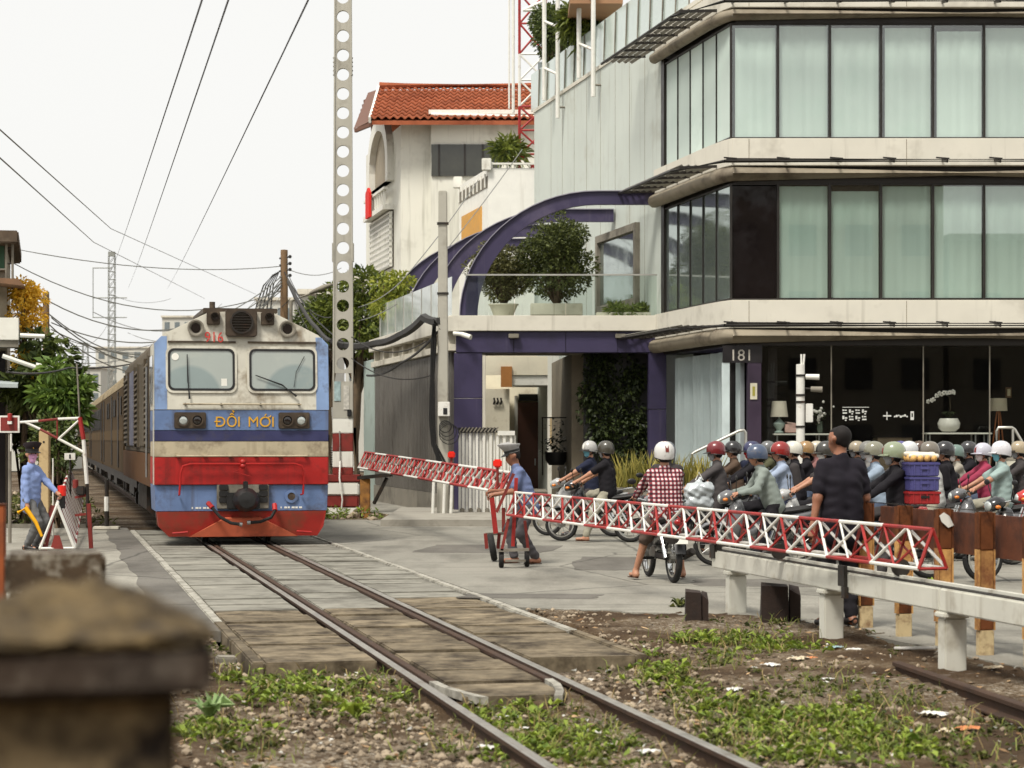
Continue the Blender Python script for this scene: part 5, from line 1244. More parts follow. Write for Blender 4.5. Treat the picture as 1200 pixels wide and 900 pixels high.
d = 190; t = thing('lattice_pylon', 'slim grey lattice pylon far down the line above the coaches', 'pylon', (xat(131,d), d, 0)); lattice(t, 0.30, 0.26, zat(300,d), 26, M_gal, 0.022)
b = MB(); b.cb(0,0,zat(297.5,d),0.55,0.5,0.36); b.build('cap', M_gal, t)
for py_ in (314, 349, 372):
    b = MB(); b.tube((-1.65,0,zat(py_,d)),(1.3 if py_ != 314 else 0,0,zat(py_,d)),0.05,n=5); b.build('cross_arm', M_gal, t)
for x in (-1.6,): b = MB(); b.tube((x,0,zat(314,d)),(x,0,zat(349,d)),0.04,n=5); b.tube((x,0,zat(349,d)),(x,0,zat(372,d)),0.04,n=5); b.build('hanger', M_gal, t)
d = 300; t = thing('lattice_pylon', 'faint distant lattice pylon left of the slim grey one', 'pylon', (xat(100,d), d, 0)); lattice(t, 0.9, 0.3, zat(402,d), 8, M_gal, 0.035)

# ------------------------------------------------------------------ red and white telecom mast behind the office wall
d = 71.5; t = thing('telecom_mast', 'red and white lattice mast rising behind the office side wall', 'mast', (xat(624,d), d, 0)); zz0 = 0
def mast_seg(z0_, z1_, m, n, w=0.42):
    for sx in (-1,1):
        for sy in (-1,1): b = MB(); b.tube((sx*w,sy*w,z0_),(sx*w,sy*w,z1_),0.05,n=6); b.build('leg', m, t)
    for i in range(n):
        a, c = z0_+(z1_-z0_)*i/n, z0_+(z1_-z0_)*(i+1)/n; b = MB()
        for s in (-1,1):
            b.tube((-w*s,-w,a),(w*s,-w,c),0.035,n=5); b.tube((w,-w*s,a),(w,w*s,c),0.035,n=5); b.tube((-w,-w*s,a),(-w,w*s,c),0.035,n=5)
        b.tube((-w,-w,c),(w,-w,c),0.035,n=5); b.build('brace', m, t)
mast_seg(zat(204,70), zat(127,d), M_red, 3); mast_seg(zat(127,d)+0.01, zat(66,d), M_whitem, 2); mast_seg(zat(66,d)+0.01, zat(-40,d), M_red, 3)
b = MB(); b.tube((-0.62,-0.5,zat(135,d)),(-0.62,-0.5,zat(-20,d)),0.05); b.tube((-0.75,-0.5,zat(130,d)),(-0.75,-0.5,zat(-20,d)),0.03); b.build('feeder', M_whitem, t)
b = MB(); b.tube((0.28,-2.2,zat(240,70)),(0.28,-2.2,zat(87,d)),0.13,n=12); b.tube((0.55,-2.2,zat(240,70)),(0.55,-2.2,zat(87,d)),0.05,n=8); b.build('vent_pipe', mat('grey_pipe', C(120,128,128), 0.5), t, smooth=40)
# white davit frames hanging over the roof rail
for i, (pa, pb, py_, lb) in enumerate(((651, 667, 118, 'white pipe ladder frame hanging over roof rail next to the mast'), (692.5, 709.5, 92, 'white pipe ladder frame hanging over roof rail nearer the corner'))):
    d0 = F*800/(pa-55); d1 = d0*0.985
    o_ = at(pa, py_, d0); t = thing('davit_frame', lb, 'ladder', o_)
    dv = at(pb, py_+8, d1) - o_
    up = Vector((0,0,3.4))
    ou = Vector((-TC*0.32, -TS*0.32, 0))
    b = MB(); b.tube(ou,ou+up,0.06,n=8); b.tube(dv+ou+Vector((0,0,-0.3)),dv+ou+up,0.06,n=8); b.build('stile', M_whitem, t)
    for k in (0.9, 2.2): b = MB(); b.tube(ou+Vector((0,0,k)),dv+ou+Vector((0,0,k)),0.04,n=6); b.build('rung', M_whitem, t)
    b = MB(); b.tube(dv+ou,dv-ou*0.3,0.03,n=6); b.build('stay', M_concd, t)
b = MB(); b.tube(at(613,12,67), at(640,0,67), 0.05); b.tube(at(613,12,67), at(632,12,67), 0.05)
tag(b.build('mast_platform', M_whitem), 'white platform rails at the top of the lattice mast', 'railing')
# ------------------------------------------------------------------ rolling barriers: triangular red and white trusses
def truss(name, label, p0, p1, zb0, zt0, zb1, zt1, hw, nb, cat='barrier', bar=0.018, stripe=2, twist=False):
    """p0 -> p1: one top chord over two bottom chords; every bay a frame of its own bars"""
    p0, p1 = Vector((*p0, 0)), Vector((*p1, 0)); L = (p1-p0).length; d = (p1-p0)/L; s = Vector((d.y, -d.x, 0))
    t = thing(name, label, cat, p0)
    def top(f): return d*(L*f) + Vector((0,0,zt0+(zt1-zt0)*f))
    def bot(f, k): return d*(L*f) + s*(hw*k) + Vector((0,0,zb0+(zb1-zb0)*f))
    n2 = nb
    for i in range(n2):                                           # chords in painted lengths
        f0, f1 = i/n2, (i+1)/n2; m = M_whitem if (i//stripe) % 2 == 0 else M_red
        m2 = M_whitem if (i//stripe) % 2 == 1 else M_red
        b = MB(); b.tube(top(f0), top(f1), bar*1.25, n=7); b.build('top_chord', m2 if not twist else m, t)
        for k in (-1, 1): b = MB(); b.tube(bot(f0,k), bot(f1,k), bar*1.25, n=7); b.build('bottom_chord', m, t)
        mid = (f0+f1)/2
        for k in (-1, 1):
            b = MB(); b.tube(bot(f0,k), top(mid), bar, n=6, caps=False); b.build('diagonal', M_redd if twist and i % 3 == 1 else M_red if (k < 0 and not twist and i % 2) else M_whitem, t)
            b = MB(); b.tube(top(mid), bot(f1,k), bar, n=6, caps=False); b.build('diagonal', M_redd if twist and i % 3 == 2 else M_red if (k > 0 and not twist) else M_whitem, t)
            if twist is False:
                b = MB(); b.tube(top(f0), bot(mid,k), bar*0.8, n=5, caps=False); b.build('diagonal', M_red, t)
                b = MB(); b.tube(bot(mid,k), top(f1), bar*0.8, n=5, caps=False); b.build('diagonal', M_red if i % 2 == 0 else M_whitem, t)
        if not twist: b = MB(); b.tube(bot(f0,-1), bot(f0,1), bar*0.9, n=5, caps=False); b.build('cross_bar', M_redd, t)
    for f in (0.0, 1.0):
        b = MB(); b.tube(bot(f,-1), top(f), bar*1.1, n=6); b.tube(bot(f,1), top(f), bar*1.1, n=6); b.tube(bot(f,-1), bot(f,1), bar*1.1, n=6); b.build('end_frame', M_whitem if twist else M_red, t)
    return t, d, s
RB0, RB1 = (xat(1093, 17.6), 17.6), (xat(604, 30.2), 30.2)
gate_r, gd, gs_ = truss('rolling_barrier', 'long red and white truss barrier resting on the white rail in front', RB0, RB1, 0.725, 1.035, 0.725, 1.03, 0.12, 14, bar=0.0135, stripe=1)
# its wheels on the white rail
for f in (0.6, 3.3, 6.4):
    c = gd*f; b = MB(); b.lathe([(0.05,-0.03),(0.075,-0.03),(0.075,0.03),(0.05,0.03)], 14, c+Vector((0,0,0.70)), Matrix.Rotation(R(90),3,'X')); b.build('roller', M_iron, gate_r)
# trolley at its far end
def trolley(t, o, red_h, label_w=None):
    pass
far = Vector((*RB1, 0)) - Vector((*RB0, 0))
def loc(px, py, d): return at(px, py, d) - Vector((*RB0, 0))
b = MB(); b.beam(loc(605,560,30.3), loc(601,640,30.3), 0.13, 0.05); b.build('trolley_post', M_red, gate_r)
b = MB(); b.beam(loc(602,555,30.6), loc(582,600,30.6), 0.26, 0.04, up=(1,0,0.3)); b.build('trolley_plate', M_redd, gate_r)
b = MB(); b.beam(loc(596,608,30.2), loc(588,645,30.2), 0.05, 0.04); b.beam(loc(615,610,30.4), loc(619,645,30.4), 0.05, 0.04); b.build('trolley_leg', M_redd, gate_r)
b = MB(); b.beam(loc(584,645,30.2), loc(620,644,30.2), 0.05, 0.04); b.beam(loc(592,657,30.2), loc(616,657,30.2), 0.03, 0.03); b.build('axle_bar', M_concd, gate_r)
for px_, py_, d_ in ((587.5, 654, 30.3), (617.5, 654, 30.5)):
    c = loc(px_, py_, d_); c.z = 0.12; b = MB(); b.lathe([(0.04,-0.035),(0.105,-0.035),(0.12,-0.02),(0.12,0.02),(0.105,0.035),(0.04,0.035)], 18, c, Matrix.Rotation(R(90),3,'Y')); b.build('wheel', M_rub, gate_r, smooth=40)
    b = MB(); b.beam(c+Vector((0,0,0)), c+Vector((0,0,0.14)), 0.12, 0.03); b.build('fork', M_redd, gate_r)

LB0, LB1 = (xat(428, 48.5), 48.5), (xat(598, 32.0), 32.0)
gate_l, ld, ls = truss('rolling_barrier', 'red and white truss barrier reaching from perforated pole to the guard', LB0, LB1, zat(548,48.5), zat(530,48.5), zat(577,32), zat(554,32), 0.15, 19, bar=0.019)
def locl(px, py, d): return at(px, py, d) - Vector((*LB0, 0))
b = MB(); b.beam(locl(576,580,31.8), locl(581,625,31.8), 0.10, 0.07); b.build('trolley_post', M_red, gate_l)
b = MB(); b.beam(locl(590,595,32.2), locl(590,625,32.2), 0.05, 0.05); b.build('trolley_post', M_redd, gate_l)
b = MB(); b.beam(locl(570,626,31.9), locl(592,625,32.1), 0.04, 0.04); b.build('axle_bar', M_concd, gate_l)
c = locl(577, 640, 31.9); c.z = 0.20
b = MB(); b.lathe([(0.06,-0.045),(0.18,-0.045),(0.20,-0.02),(0.20,0.02),(0.18,0.045),(0.06,0.045)], 20, c, Matrix.Rotation(R(80),3,'Y')); b.build('wheel', M_rub, gate_l, smooth=40)
b = MB(); b.beam(c+Vector((-0.08,0,-0.02)), c+Vector((-0.10,0,0.20)), 0.03, 0.05); b.beam(c+Vector((0.08,0,-0.02)), c+Vector((0.10,0,0.20)), 0.03, 0.05); b.build('fork', M_redd, gate_l)
for px_, py_, d_, sc in ((583, 543, 32.4, 1.0), (529, 533, 39.0, 1.0)):
    b = MB(); b.cb(*locl(px_, py_, d_), 0.13*sc, 0.10, 0.12*sc); h = b.build('warning_lamp', mat('red_lens', C(224,42,30), 0.25, var=0.1, coat=0.5), gate_l, bevel=0.02)
    p_ = locl(px_, py_, d_); b = MB(); b.tube(p_+Vector((0,0,-0.35)), p_+Vector((0,0,-0.06)), 0.02); b.build('lamp_stem', M_redd, h)
# rusty hinge post and rubble by the pole
d = 49.5; t = thing('hinge_post', 'rusty yellow hinge post holding the end of the far barrier', 'post', (xat(428,d), d, 0))
b = MB(); b.box(-0.11,0.11,-0.1,0.1,-0.1,zat(561,d)); b.build('post', mat('flaking_yellow', C(150,104,48), 0.8, var=0.3, vs=5, dirt=C(84,50,30), dirt_amt=0.5, ds=4), t, bevel=0.01)
b = MB(); b.beam((-0.15,0,zat(560,d)),(0.6,-0.4,zat(556,d)),0.12,0.08); b.beam((0.2,-0.1,zat(590,d)),(0.5,-0.3,zat(560,d)),0.06,0.06); b.build('hinge_arm', M_iron, t)
# ------------------------------------------------------------------ white gate rail on posts
M_gw = mat('greyish_white_steel', C(206,204,192), 0.6, var=0.06, vs=3, dirt=C(150,140,120), dirt_amt=0.3, ds=2, streak=C(130,118,98), streak_amt=0.25)
t = thing('gate_rail', 'white steel rail on stout white posts beside the track', 'rail', W(0,3.67,0), TH)
b = MB(); b.box(-0.085, 0.085, 4.75, 10.75, 0.42, 0.60); b.build('beam', M_gw, t, bevel=0.012)
b = MB(); b.box(-0.085, 0.085, -3.0, 4.745, 0.42, 0.60); b.build('beam', M_gw, t, bevel=0.012)
b = MB(); b.box(-0.06, 0.06, -3.0, 10.75, 0.602, 0.612); b.build('cap_strip', M_iron, t)
b = MB(); b.box(-0.02, 0.02, -3.0, 10.75, 0.616, 0.64); b.build('running_bar', M_gw, t)
for u in (4.7, 7.4, 10.2, 1.9):
    b = MB(); b.box(-0.105,0.115,u-0.10,u+0.10,0.375,0.418); pst = b.build('post_head', M_gw, t, bevel=0.01)
    b = MB(); b.box(-0.085,0.095,u-0.075,u+0.075,-0.2,0.373); b.build('post', M_gw, t, bevel=0.01)
b = MB(); b.box(-0.12,-0.087,6.75,6.9,0.48,0.66); b.box(-0.125,-0.088,6.72,6.8,0.38,0.478); b.build('stop_bracket', M_iron, t)
b = MB(); b.box(-0.10,0.05,10.6,10.8,0.5,0.68); b.build('end_stop', M_iron, t, bevel=0.02)
for u, w_ in ((4.85, 0.42), (7.55, 0.40), (10.3, 0.3)):
    pass
M_base = mat('soiled_footing', C(84,70,56), 0.95, var=0.25, vs=4, dirt=C(52,42,34), dirt_amt=0.5, ds=2, bump=0.01, bs=15)
for i, (u, hw, h) in enumerate(((3.85, 0.45, 0.10), (6.95, 0.42, 0.06))):
    t2 = MB(); t2.box(-hw*.8, hw*.8, -0.2, 0.2, -0.3, -0.035); o_ = t2.build('footing_block', M_base, None, bevel=0.04, loc=W(u+0.65, 3.72, 0), rot=(0,0,TH+0.15))
    tag(o_, ('earth stained concrete footing under the nearest white post', 'earth stained concrete footing under the middle white post')[i], 'footing')
# burnt stumps at the end of the rail
M_char = mat('charred_wood', C(44,32,26), 0.95, var=0.3, vs=8, bump=0.01, bs=20)
for i, (px_, py_, w_, h) in enumerate(((816, 728, 0.11, 0.34), (914, 728, 0.19, 0.40))):
    d = 4550/(py_-515); t = thing('timber_stump', ('narrow charred twin timber stump left of the white posts', 'wide charred timber stump between two white posts')[i], 'stump', (xat(px_,d), d, -0.05))
    b = MB(); b.add([(-w_,-0.1,-0.1),(w_*0.4,-0.1,-0.1),(w_*0.4,0.1,-0.1),(-w_,0.1,-0.1),(-w_,-0.1,h),(w_*0.35,-0.1,h*0.97),(w_*0.4,0.1,h),(-w_*0.9,0.1,h*1.05)], [(0,1,5,4),(1,2,6,5),(2,3,7,6),(3,0,4,7),(4,5,6,7)]); b.build('stake', M_char, t)
    b = MB(); b.add([(w_*0.45,-0.08,-0.1),(w_,-0.08,-0.1),(w_,0.08,-0.1),(w_*0.45,0.08,-0.1),(w_*0.45,-0.08,h*0.9),(w_,-0.08,h*0.75),(w_,0.08,h*0.95),(w_*0.5,0.08,h)], [(0,1,5,4),(1,2,6,5),(2,3,7,6),(3,0,4,7),(4,5,6,7)]); b.build('stake', M_char, t)
# ------------------------------------------------------------------ rusty fence of rails
def fence_mat():
    return mat('rust_red_post', C(108,64,38), 0.9, 0.0, spec=0.15, var=0.3, vs=7, dirt=C(58,36,26), dirt_amt=0.6, ds=6, streak=C(54,30,22), streak_amt=0.3)
M_fy = mat('yellow_worn_paint', C(204,156,92), 0.85, var=0.15, vs=4, dirt=C(120,70,36), dirt_amt=0.6, ds=5, streak=C(104,56,30), streak_amt=0.6)
M_fc = mat('cream_worn_paint', C(196,176,136), 0.8, var=0.15, vs=4, dirt=C(110,72,44), dirt_amt=0.5, ds=6)
fn = thing('rusty_fence', 'rust brown fence of old rails with yellow painted posts', 'fence', W(0,4.3,0), TH)
for i, u in enumerate((8.2, 7.25, 6.35, 5.5, 4.6, 3.7, 2.8)):
    b = MB(); b.box(-0.06,0.06,u-0.035,u+0.035,0.82+0.03*(i%2),1.16); ps_ = b.build('post', fence_mat(), fn, bevel=0.006)
    b = MB(); b.box(-0.06,0.06,u-0.035,u+0.035,0.46,0.818+0.03*(i%2)); b.build('yellow_band', M_fy, ps_, bevel=0.006)
    b = MB(); b.box(-0.06,0.06,u-0.035,u+0.035,0.20,0.458); b.build('post_lower', fence_mat(), ps_, bevel=0.006)
    b = MB(); b.box(-0.064,0.064,u-0.038,u+0.038,-0.25,0.198); b.build('post_foot', M_fc, ps_, bevel=0.006)
    for sx in (-1,1):
        b = MB(); b.box(sx*0.066-0.005,sx*0.066+0.005,u-0.045,u+0.045,0.83+0.03*(i%2),1.155); b.build('flange', fence_mat(), ps_)
        b = MB(); b.box(sx*0.066-0.005,sx*0.066+0.005,u-0.045,u+0.045,0.20,0.825+0.03*(i%2)); b.build('flange', M_fy, ps_)
    if u == 6.35:
        b = MB(); b.prism([(-0.06,1.10),(-0.02,1.13),(0.03,1.10),(0.07,1.02),(0.02,1.0),(-0.04,1.05)],'y',u-0.052,u-0.046); b.build('torn_paper', M_white, ps_)
for z_, r_ in ((0.99, 0.06),):
    b = MB(); b.path([(0.19,-3,z_),(0.19,8.2,z_)], r_, 10); b.build('pipe_rail', M_rust, fn, smooth=50)
b = MB(); b.box(0.13,0.17,-3,8.15,0.78,1.13); b.build('plate_rail', M_rust, fn)
b = MB(); b.box(0.13,0.20,-3,8.1,0.26,0.42); b.build('lower_rail', fence_mat(), fn)
b = MB(); b.box(-0.005,0.005,-3,8.2,1.165,1.172); b.build('top_wire', M_iron, fn)

# ------------------------------------------------------------------ foreground: weathered pillars of a boundary wall
M_pil = mat('mossy_pillar', C(134,116,86), 0.95, var=0.25, vs=5, dirt=C(34,25,17), dirt_amt=0.7, ds=11, streak=C(34,25,18), streak_amt=0.4, bump=0.01, bs=20)
M_cap = mat('mossy_cap', C(98,82,54), 0.95, var=0.4, vs=18, dirt=C(36,27,17), dirt_amt=0.72, ds=15, bump=0.012, bs=25)
M_capd = mat('dark_cap_edge', C(58,46,36), 0.95, var=0.35, vs=7, dirt=C(120,110,98), dirt_amt=0.35, ds=12, bump=0.01, bs=25)  # cap edge: darker base colour than the cap top, with pale patches
def pillar(px0, px1, pyt, d, label, near):
    x0, x1 = xat(px0,d), xat(px1,d); zt_ = zat(pyt,d); t = thing('stone_pillar', label, 'pillar', ((x0+x1)/2, d, 0), TH); w_ = (x1-x0)/2
    if near:
        b = MB(); rings = []
        for f_, ins, z_ in ((0,0,zt_-0.065),(0,0,zt_-0.055),(0,0.01,zt_-0.048),(0,0.05,zt_-0.03),(0,0.10,zt_-0.006),(0,0.13,zt_)):
            rings.append([(sx*(w_-ins), sy*(w_-ins), z_ + 0.006*math.sin(sx*7+sy*5)) for sx, sy in ((-1,-1),(-.3,-1.02),(.4,-0.99),(1,-1),(1.01,0),(1,1),(0,1),(-1,1),(-1.01,0))])
        b.loft(rings); cp_ = b.build('cap', M_cap, t, bevel=0.006)
        sm = cp_.modifiers.new('sub', 'SUBSURF'); sm.subdivision_type = 'SIMPLE'; sm.levels = sm.render_levels = 4
        tx_ = bpy.data.textures.new('cap_rough', 'CLOUDS'); tx_.noise_scale = 0.05; dm = cp_.modifiers.new('rough', 'DISPLACE'); dm.texture = tx_; dm.strength = 0.022; dm.mid_level = 0.6
        b = MB(); b.box(-w_+0.004,w_-0.004,-w_+0.004,w_-0.004,zt_-0.122,zt_-0.0655); b.build('cap_edge', M_capd, t, bevel=0.008)
        b = MB(); b.box(-w_*0.72,w_*0.72,-w_*0.72,w_*0.72,-0.3,zt_-0.123); b.build('shaft', M_pil, t, bevel=0.008)
    else:
        b = MB(); b.box(-w_,w_,-w_,w_,zt_-0.14,zt_); b.build('cap', M_pil2, t, bevel=0.015)
        b = MB(); b.box(-w_*0.8,w_*0.8,-w_*0.8,w_*0.8,-0.3,zt_-0.141); b.build('shaft', M_pil2, t, bevel=0.01)
M_pil2 = mat('limewashed_pillar', C(70,56,40), 0.95, var=0.3, vs=9, dirt=C(186,180,164), dirt_amt=0.4, ds=12, streak=C(48,38,28), streak_amt=0.5, bump=0.01, bs=20)
pillar(-75, 243, 683, 2.7, 'large out of focus mossy stone pillar in the left foreground', True)
pillar(8, 122, 647, 7.6, 'smaller lime stained stone pillar top behind the foreground pillar', False)
d = 13.0; t = thing('rusty_post', 'narrow rusty steel post at the left edge above the pillars', 'post', (xat(0,d), d, 0))
b = MB(); b.box(-0.03,0.03,-0.03,0.03,-0.2,zat(592,d)); b.build('post', mat('orange_rust', C(140,72,34), 0.85, var=0.3, vs=6, dirt=C(70,36,24), dirt_amt=0.4, ds=5), t, bevel=0.004)
b = MB(); b.cb(0,0,zat(592,d)+0.006,0.07,0.07,0.01); b.build('cap_plate', M_rust, t)
# ------------------------------------------------------------------ trees and plants
def leaf_cloud(rng, clusters, n, size, droop=0.2, asp=0.4, up=0.4):
    """leaf blades spread through the volume of several clumps: list of (centre, (rx,ry,rz))"""
    vs_, fs = [], []; tot = sum(r[0]*r[1]*r[2] for _, r in clusters)
    for c, r in clusters:
        k = max(6, int(n * r[0]*r[1]*r[2]/tot))
        for _ in range(k):
            while True:
                p = Vector((rng.uniform(-1,1), rng.uniform(-1,1), rng.uniform(-1,1)))
                if 0.15 < p.length < 1.0: break
            p = p.normalized() * (p.length**0.45)
            q = Vector(c) + Vector((p.x*r[0], p.y*r[1], p.z*r[2]))
            d = (p + Vector((rng.gauss(0,.6), rng.gauss(0,.6), rng.gauss(up*0.3,.5)-droop))).normalized()
            s_ = d.cross(Vector((rng.gauss(0,1), rng.gauss(0,1), rng.gauss(0.8,1)))).normalized()
            L = size*rng.uniform(0.6, 1.35); w = L*asp*rng.uniform(.8, 1.2); nn = s_.cross(d)
            b = len(vs_); m_ = q + d*L*0.5 + nn*L*0.08
            vs_ += [q, m_+s_*w*0.5, q+d*L-Vector((0,0,L*droop*0.6)), m_-s_*w*0.5]
            fs += [(b, b+1, b+2), (b, b+2, b+3)]
    return vs_, fs
def tree(name, label, base, trunk_h, r0, clusters, n, leaf, lm, tm, cat='tree', seed=1, asp=0.4, droop=0.2, group=None, crown='crown'):
    t = thing(name, label, cat, base, 0, group); rg = random.Random(seed)
    b = MB(); b.path([(0,0,-0.1), (0.05*trunk_h*rg.uniform(-1,1), 0.03, trunk_h*0.5), (0.06*trunk_h*rg.uniform(-1,1), 0, trunk_h)], [r0, r0*0.8, r0*0.6], 9)
    tr = b.build('trunk', tm, t, smooth=60)
    lb = MB()
    for c, r in clusters[:24]:
        c = Vector(c); m_ = Vector((c.x*0.45, c.y*0.45, trunk_h*0.7 + (c.z-trunk_h*0.7)*0.55)); lb.path([(0,0,trunk_h*0.75), m_, c], [r0*0.5, r0*0.3, r0*0.1], 5)
    lb.build('limbs', tm, t, smooth=60)
    v_, f_ = leaf_cloud(rg, clusters, n, leaf, droop, asp)
    c = MB(); c.add(v_, f_); c.build(crown, lm, t)
    return t
def clumps(rg, cx, cy, cz, rx, ry, rz, n, s0, s1):
    out = []
    for _ in range(n):
        a, e, k = rg.uniform(0, 6.28), rg.uniform(-1, 1), rg.uniform(0.3, 1.0)**0.6
        h = math.sqrt(1-e*e); s_ = rg.uniform(s0, s1)
        out.append(((cx+rx*k*h*math.cos(a), cy+ry*k*h*math.sin(a), cz+rz*k*e), (s_, s_, s_*0.8)))
    return out
M_bark = mat('bark', C(96,80,62), 0.9, var=0.25, vs=6, bump=0.01, bs=20)
LM1 = leafmat('tree_green', C(48,64,26), C(128,138,56))
LM2 = leafmat('tree_dark', C(50,64,30), C(100,112,52))
LM3 = leafmat('tree_bright', C(108,124,44), C(170,172,72))
LMy = leafmat('yellow_blossom', C(232,178,40), C(250,212,86))
rg = random.Random(11)
d = 66; z = lambda p: zat(p, d)
tree('shade_tree', 'leafy green tree behind the perforated pole and grey doors', (xat(420,d), d, 0), 4.2, 0.2,
     clumps(rg, 0, 0, z(375), 1.15, 1.0, 1.15, 18, 0.4, 0.68), 5200, 0.20, LM1, M_bark, seed=3)
tree('shade_tree', 'darker spreading tree between locomotive and perforated pole', (xat(388,74), 74, 0), 3.8, 0.2,
     clumps(rg, -0.3, 0, zat(385,74), 1.1, 1.0, 0.9, 12, 0.4, 0.7), 3600, 0.2, LM2, M_bark, seed=4)
tree('shade_tree', 'yellow green young tree against the pergola foot', (xat(462,62), 62, 0), 4.2, 0.1,
     clumps(rg, 0, 0, zat(345,62), 0.55, 0.6, 0.55, 9, 0.25, 0.42), 1500, 0.17, LM3, M_bark, seed=5)
# terrace shrubs in pots
def potted(px_, pyb, dd, wpx, hpx, label, lm, seed, pot=None, potw=0.4, poth=0.35, leaf=0.11, n=2200):
    base = at(px_, pyb, dd); t = thing('potted_shrub', label, 'plant', base, 0); rg = random.Random(seed); k = dd/FPX
    b = MB(); b.box(-potw,potw,-0.3,0.3,0,poth) if pot != 'round' else b.lathe([(potw*0.7,0),(potw,poth*0.9),(potw*1.08,poth*0.9),(potw*1.08,poth),(potw*0.9,poth)],18)
    b.build('pot', M_conc, t, bevel=0.0 if pot == 'round' else 0.015, smooth=40)
    w_, h_ = wpx*k/2, hpx*k
    cl = clumps(rg, 0, 0.1, poth+h_*0.55, w_*0.66, 0.5, h_*0.40, 34, w_*0.26, w_*0.44)
    b = MB()
    for c, r in cl: b.path([(0,0,poth*0.8), Vector(c)*0.5+Vector((0,0,poth*0.4)), c], [0.04,0.02,0.008], 5)
    b.build('stems', M_bark, t)
    v_, f_ = leaf_cloud(rg, cl, n, leaf, 0.1, 0.5); c = MB(); c.add(v_, f_); c.build('foliage', lm, t)
LMs = leafmat('shrub_dark', C(50,60,30), C(106,114,58)); LMs2 = leafmat('shrub_olive', C(66,68,40), C(118,116,68))
potted(652, 370, 53.0, 104, 106, 'large round dark shrub in a square planter on the terrace', LMs, 21, None, 0.62, 0.28, leaf=0.085, n=14000)
potted(590, 370, 53.4, 92, 70, 'lower olive shrub in a round pot on the terrace', LMs2, 22, 'round', 0.34, 0.28, leaf=0.08, n=9500)
t = thing('planter_grass', 'low green bedding plants at the foot of the terrace window', 'plant', at(735, 370, 52.2)); v_, f_ = leaf_cloud(random.Random(5), clumps(random.Random(6), 0,0.2,0.12, 0.62,0.3,0.06, 14, 0.10, 0.18), 1300, 0.13, 0.1, 0.25)
c = MB(); c.add(v_, f_); c.build('foliage', leafmat('bedding_green', C(74,92,40), C(130,140,70)), t)
c = MB(); c.box(-0.72,0.72,-0.05,0.5,-0.02,0.08); c.build('trough', M_conc, t)
# rooftop greenery
dd = 63.8; tree('roof_tree', 'dense round tree hanging over the roof rail of the office', (xat(646,dd), dd+0.2, ZW+0.1), 0.6, 0.1, clumps(rg, 0.1, -0.3, zat(44,dd)-ZW, 0.45, 0.6, 0.95, 20, 0.3, 0.46), 6500, 0.13, LM2, M_bark, seed=8)
dd = 58.5; tree('roof_tree', 'palm like spreading shrub behind the roof rail under the eave', (xat(700,dd), dd+1.0, ZW+0.1), 0.6, 0.06, clumps(rg, 0, 0.2, zat(24,dd)-ZW, 0.9, 0.4, 0.55, 14, 0.25, 0.4), 3000, 0.32, LM1, M_bark, seed=9, asp=0.14)
b = MB(); b.box(xat(668,57), xat(730,57), 57, 60, zat(4,57), zat(-4,57)); tag(b.build('roof_canopy', mat('tan_canopy', C(150,112,80), 0.7)), 'tan canopy above the rooftop shrubs', 'canopy')
# annex plant
tree('roof_plant', 'spiky green plant on the white annex terrace by the mast', at(597, 196, 71.0), 0.2, 0.05, clumps(rg, 0, 0, 0.45, 0.4, 0.3, 0.25, 6, 0.15, 0.28), 420, 0.42, LM1, M_bark, cat='plant', seed=14, asp=0.14)
# ivy wall
dd = 51.9; t = thing('ivy_wall', 'dark green creeper covering the wall beside the right purple pier', 'plant', (xat(720,dd), dd, 0)); rg2 = random.Random(31)
cl = []
for i in range(70):
    py_ = rg2.uniform(416, 572); lft = 680 + 12*math.sin(py_*0.05) + max(0, (py_-520)*0.25); px_ = rg2.uniform(lft+6, 758)
    cl.append(((xat(px_,dd)-xat(720,dd), rg2.uniform(-.1,.15), zat(py_,dd)), (0.24, 0.16, 0.26)))
v_, f_ = leaf_cloud(rg2, cl, 5600, 0.10, 0.35, 0.7); c = MB(); c.add(v_, f_); c.build('foliage', leafmat('ivy_dark', C(26,36,20), C(66,78,34)), t)
c = MB(); c.box(xat(684,dd)-xat(720,dd), xat(759,dd)-xat(720,dd), 0.1, 0.25, 0, zat(414,dd)); c.build('trellis', M_black, t)
# spiky planting in front of the curtained window
def spiky(px_, pyb, dd, wpx, hpx, label, seed, n=150):
    t = thing('snake_plant_bed', label, 'plant', at(px_, pyb, dd)); rg = random.Random(seed); k = dd/FPX; w_ = wpx*k/2
    c = MB()
    for i in range(n):
        x = rg.uniform(-w_, w_); y = rg.uniform(-0.25, 0.25); h = hpx*k*rg.uniform(0.55, 1.05); l_ = Vector((rg.gauss(0,.22), rg.gauss(0,.15), 1)); a = rg.uniform(0,3.14); s_ = Vector((math.cos(a), math.sin(a), 0))*rg.uniform(.014,.024)
        p0 = Vector((x,y,0)); p1 = p0 + l_*h*0.55; p2 = p1 + (l_+Vector((rg.gauss(0,.3), rg.gauss(0,.2), 0)))*h*0.45
        c.add([p0-s_, p0+s_, p1+s_*1.1, p1-s_*1.1, p2], [(0,1,2,3), (3,2,4)])
    c.build('blades', leafmat('snake_green', C(104,104,46), C(186,172,92)), t)
    c = MB(); c.box(-w_-0.05,w_+0.05,-0.32,0.32,-0.15,0.12); c.build('bed', M_concd, t, bevel=0.01)
dd = 44.6
spiky(752, 578, dd, 60, 52, 'yellow green spiky plants below the creeper wall', 41, 220)
spiky(812, 580, dd, 46, 50, 'yellow green spiky plants below the pale curtained window', 42, 180)

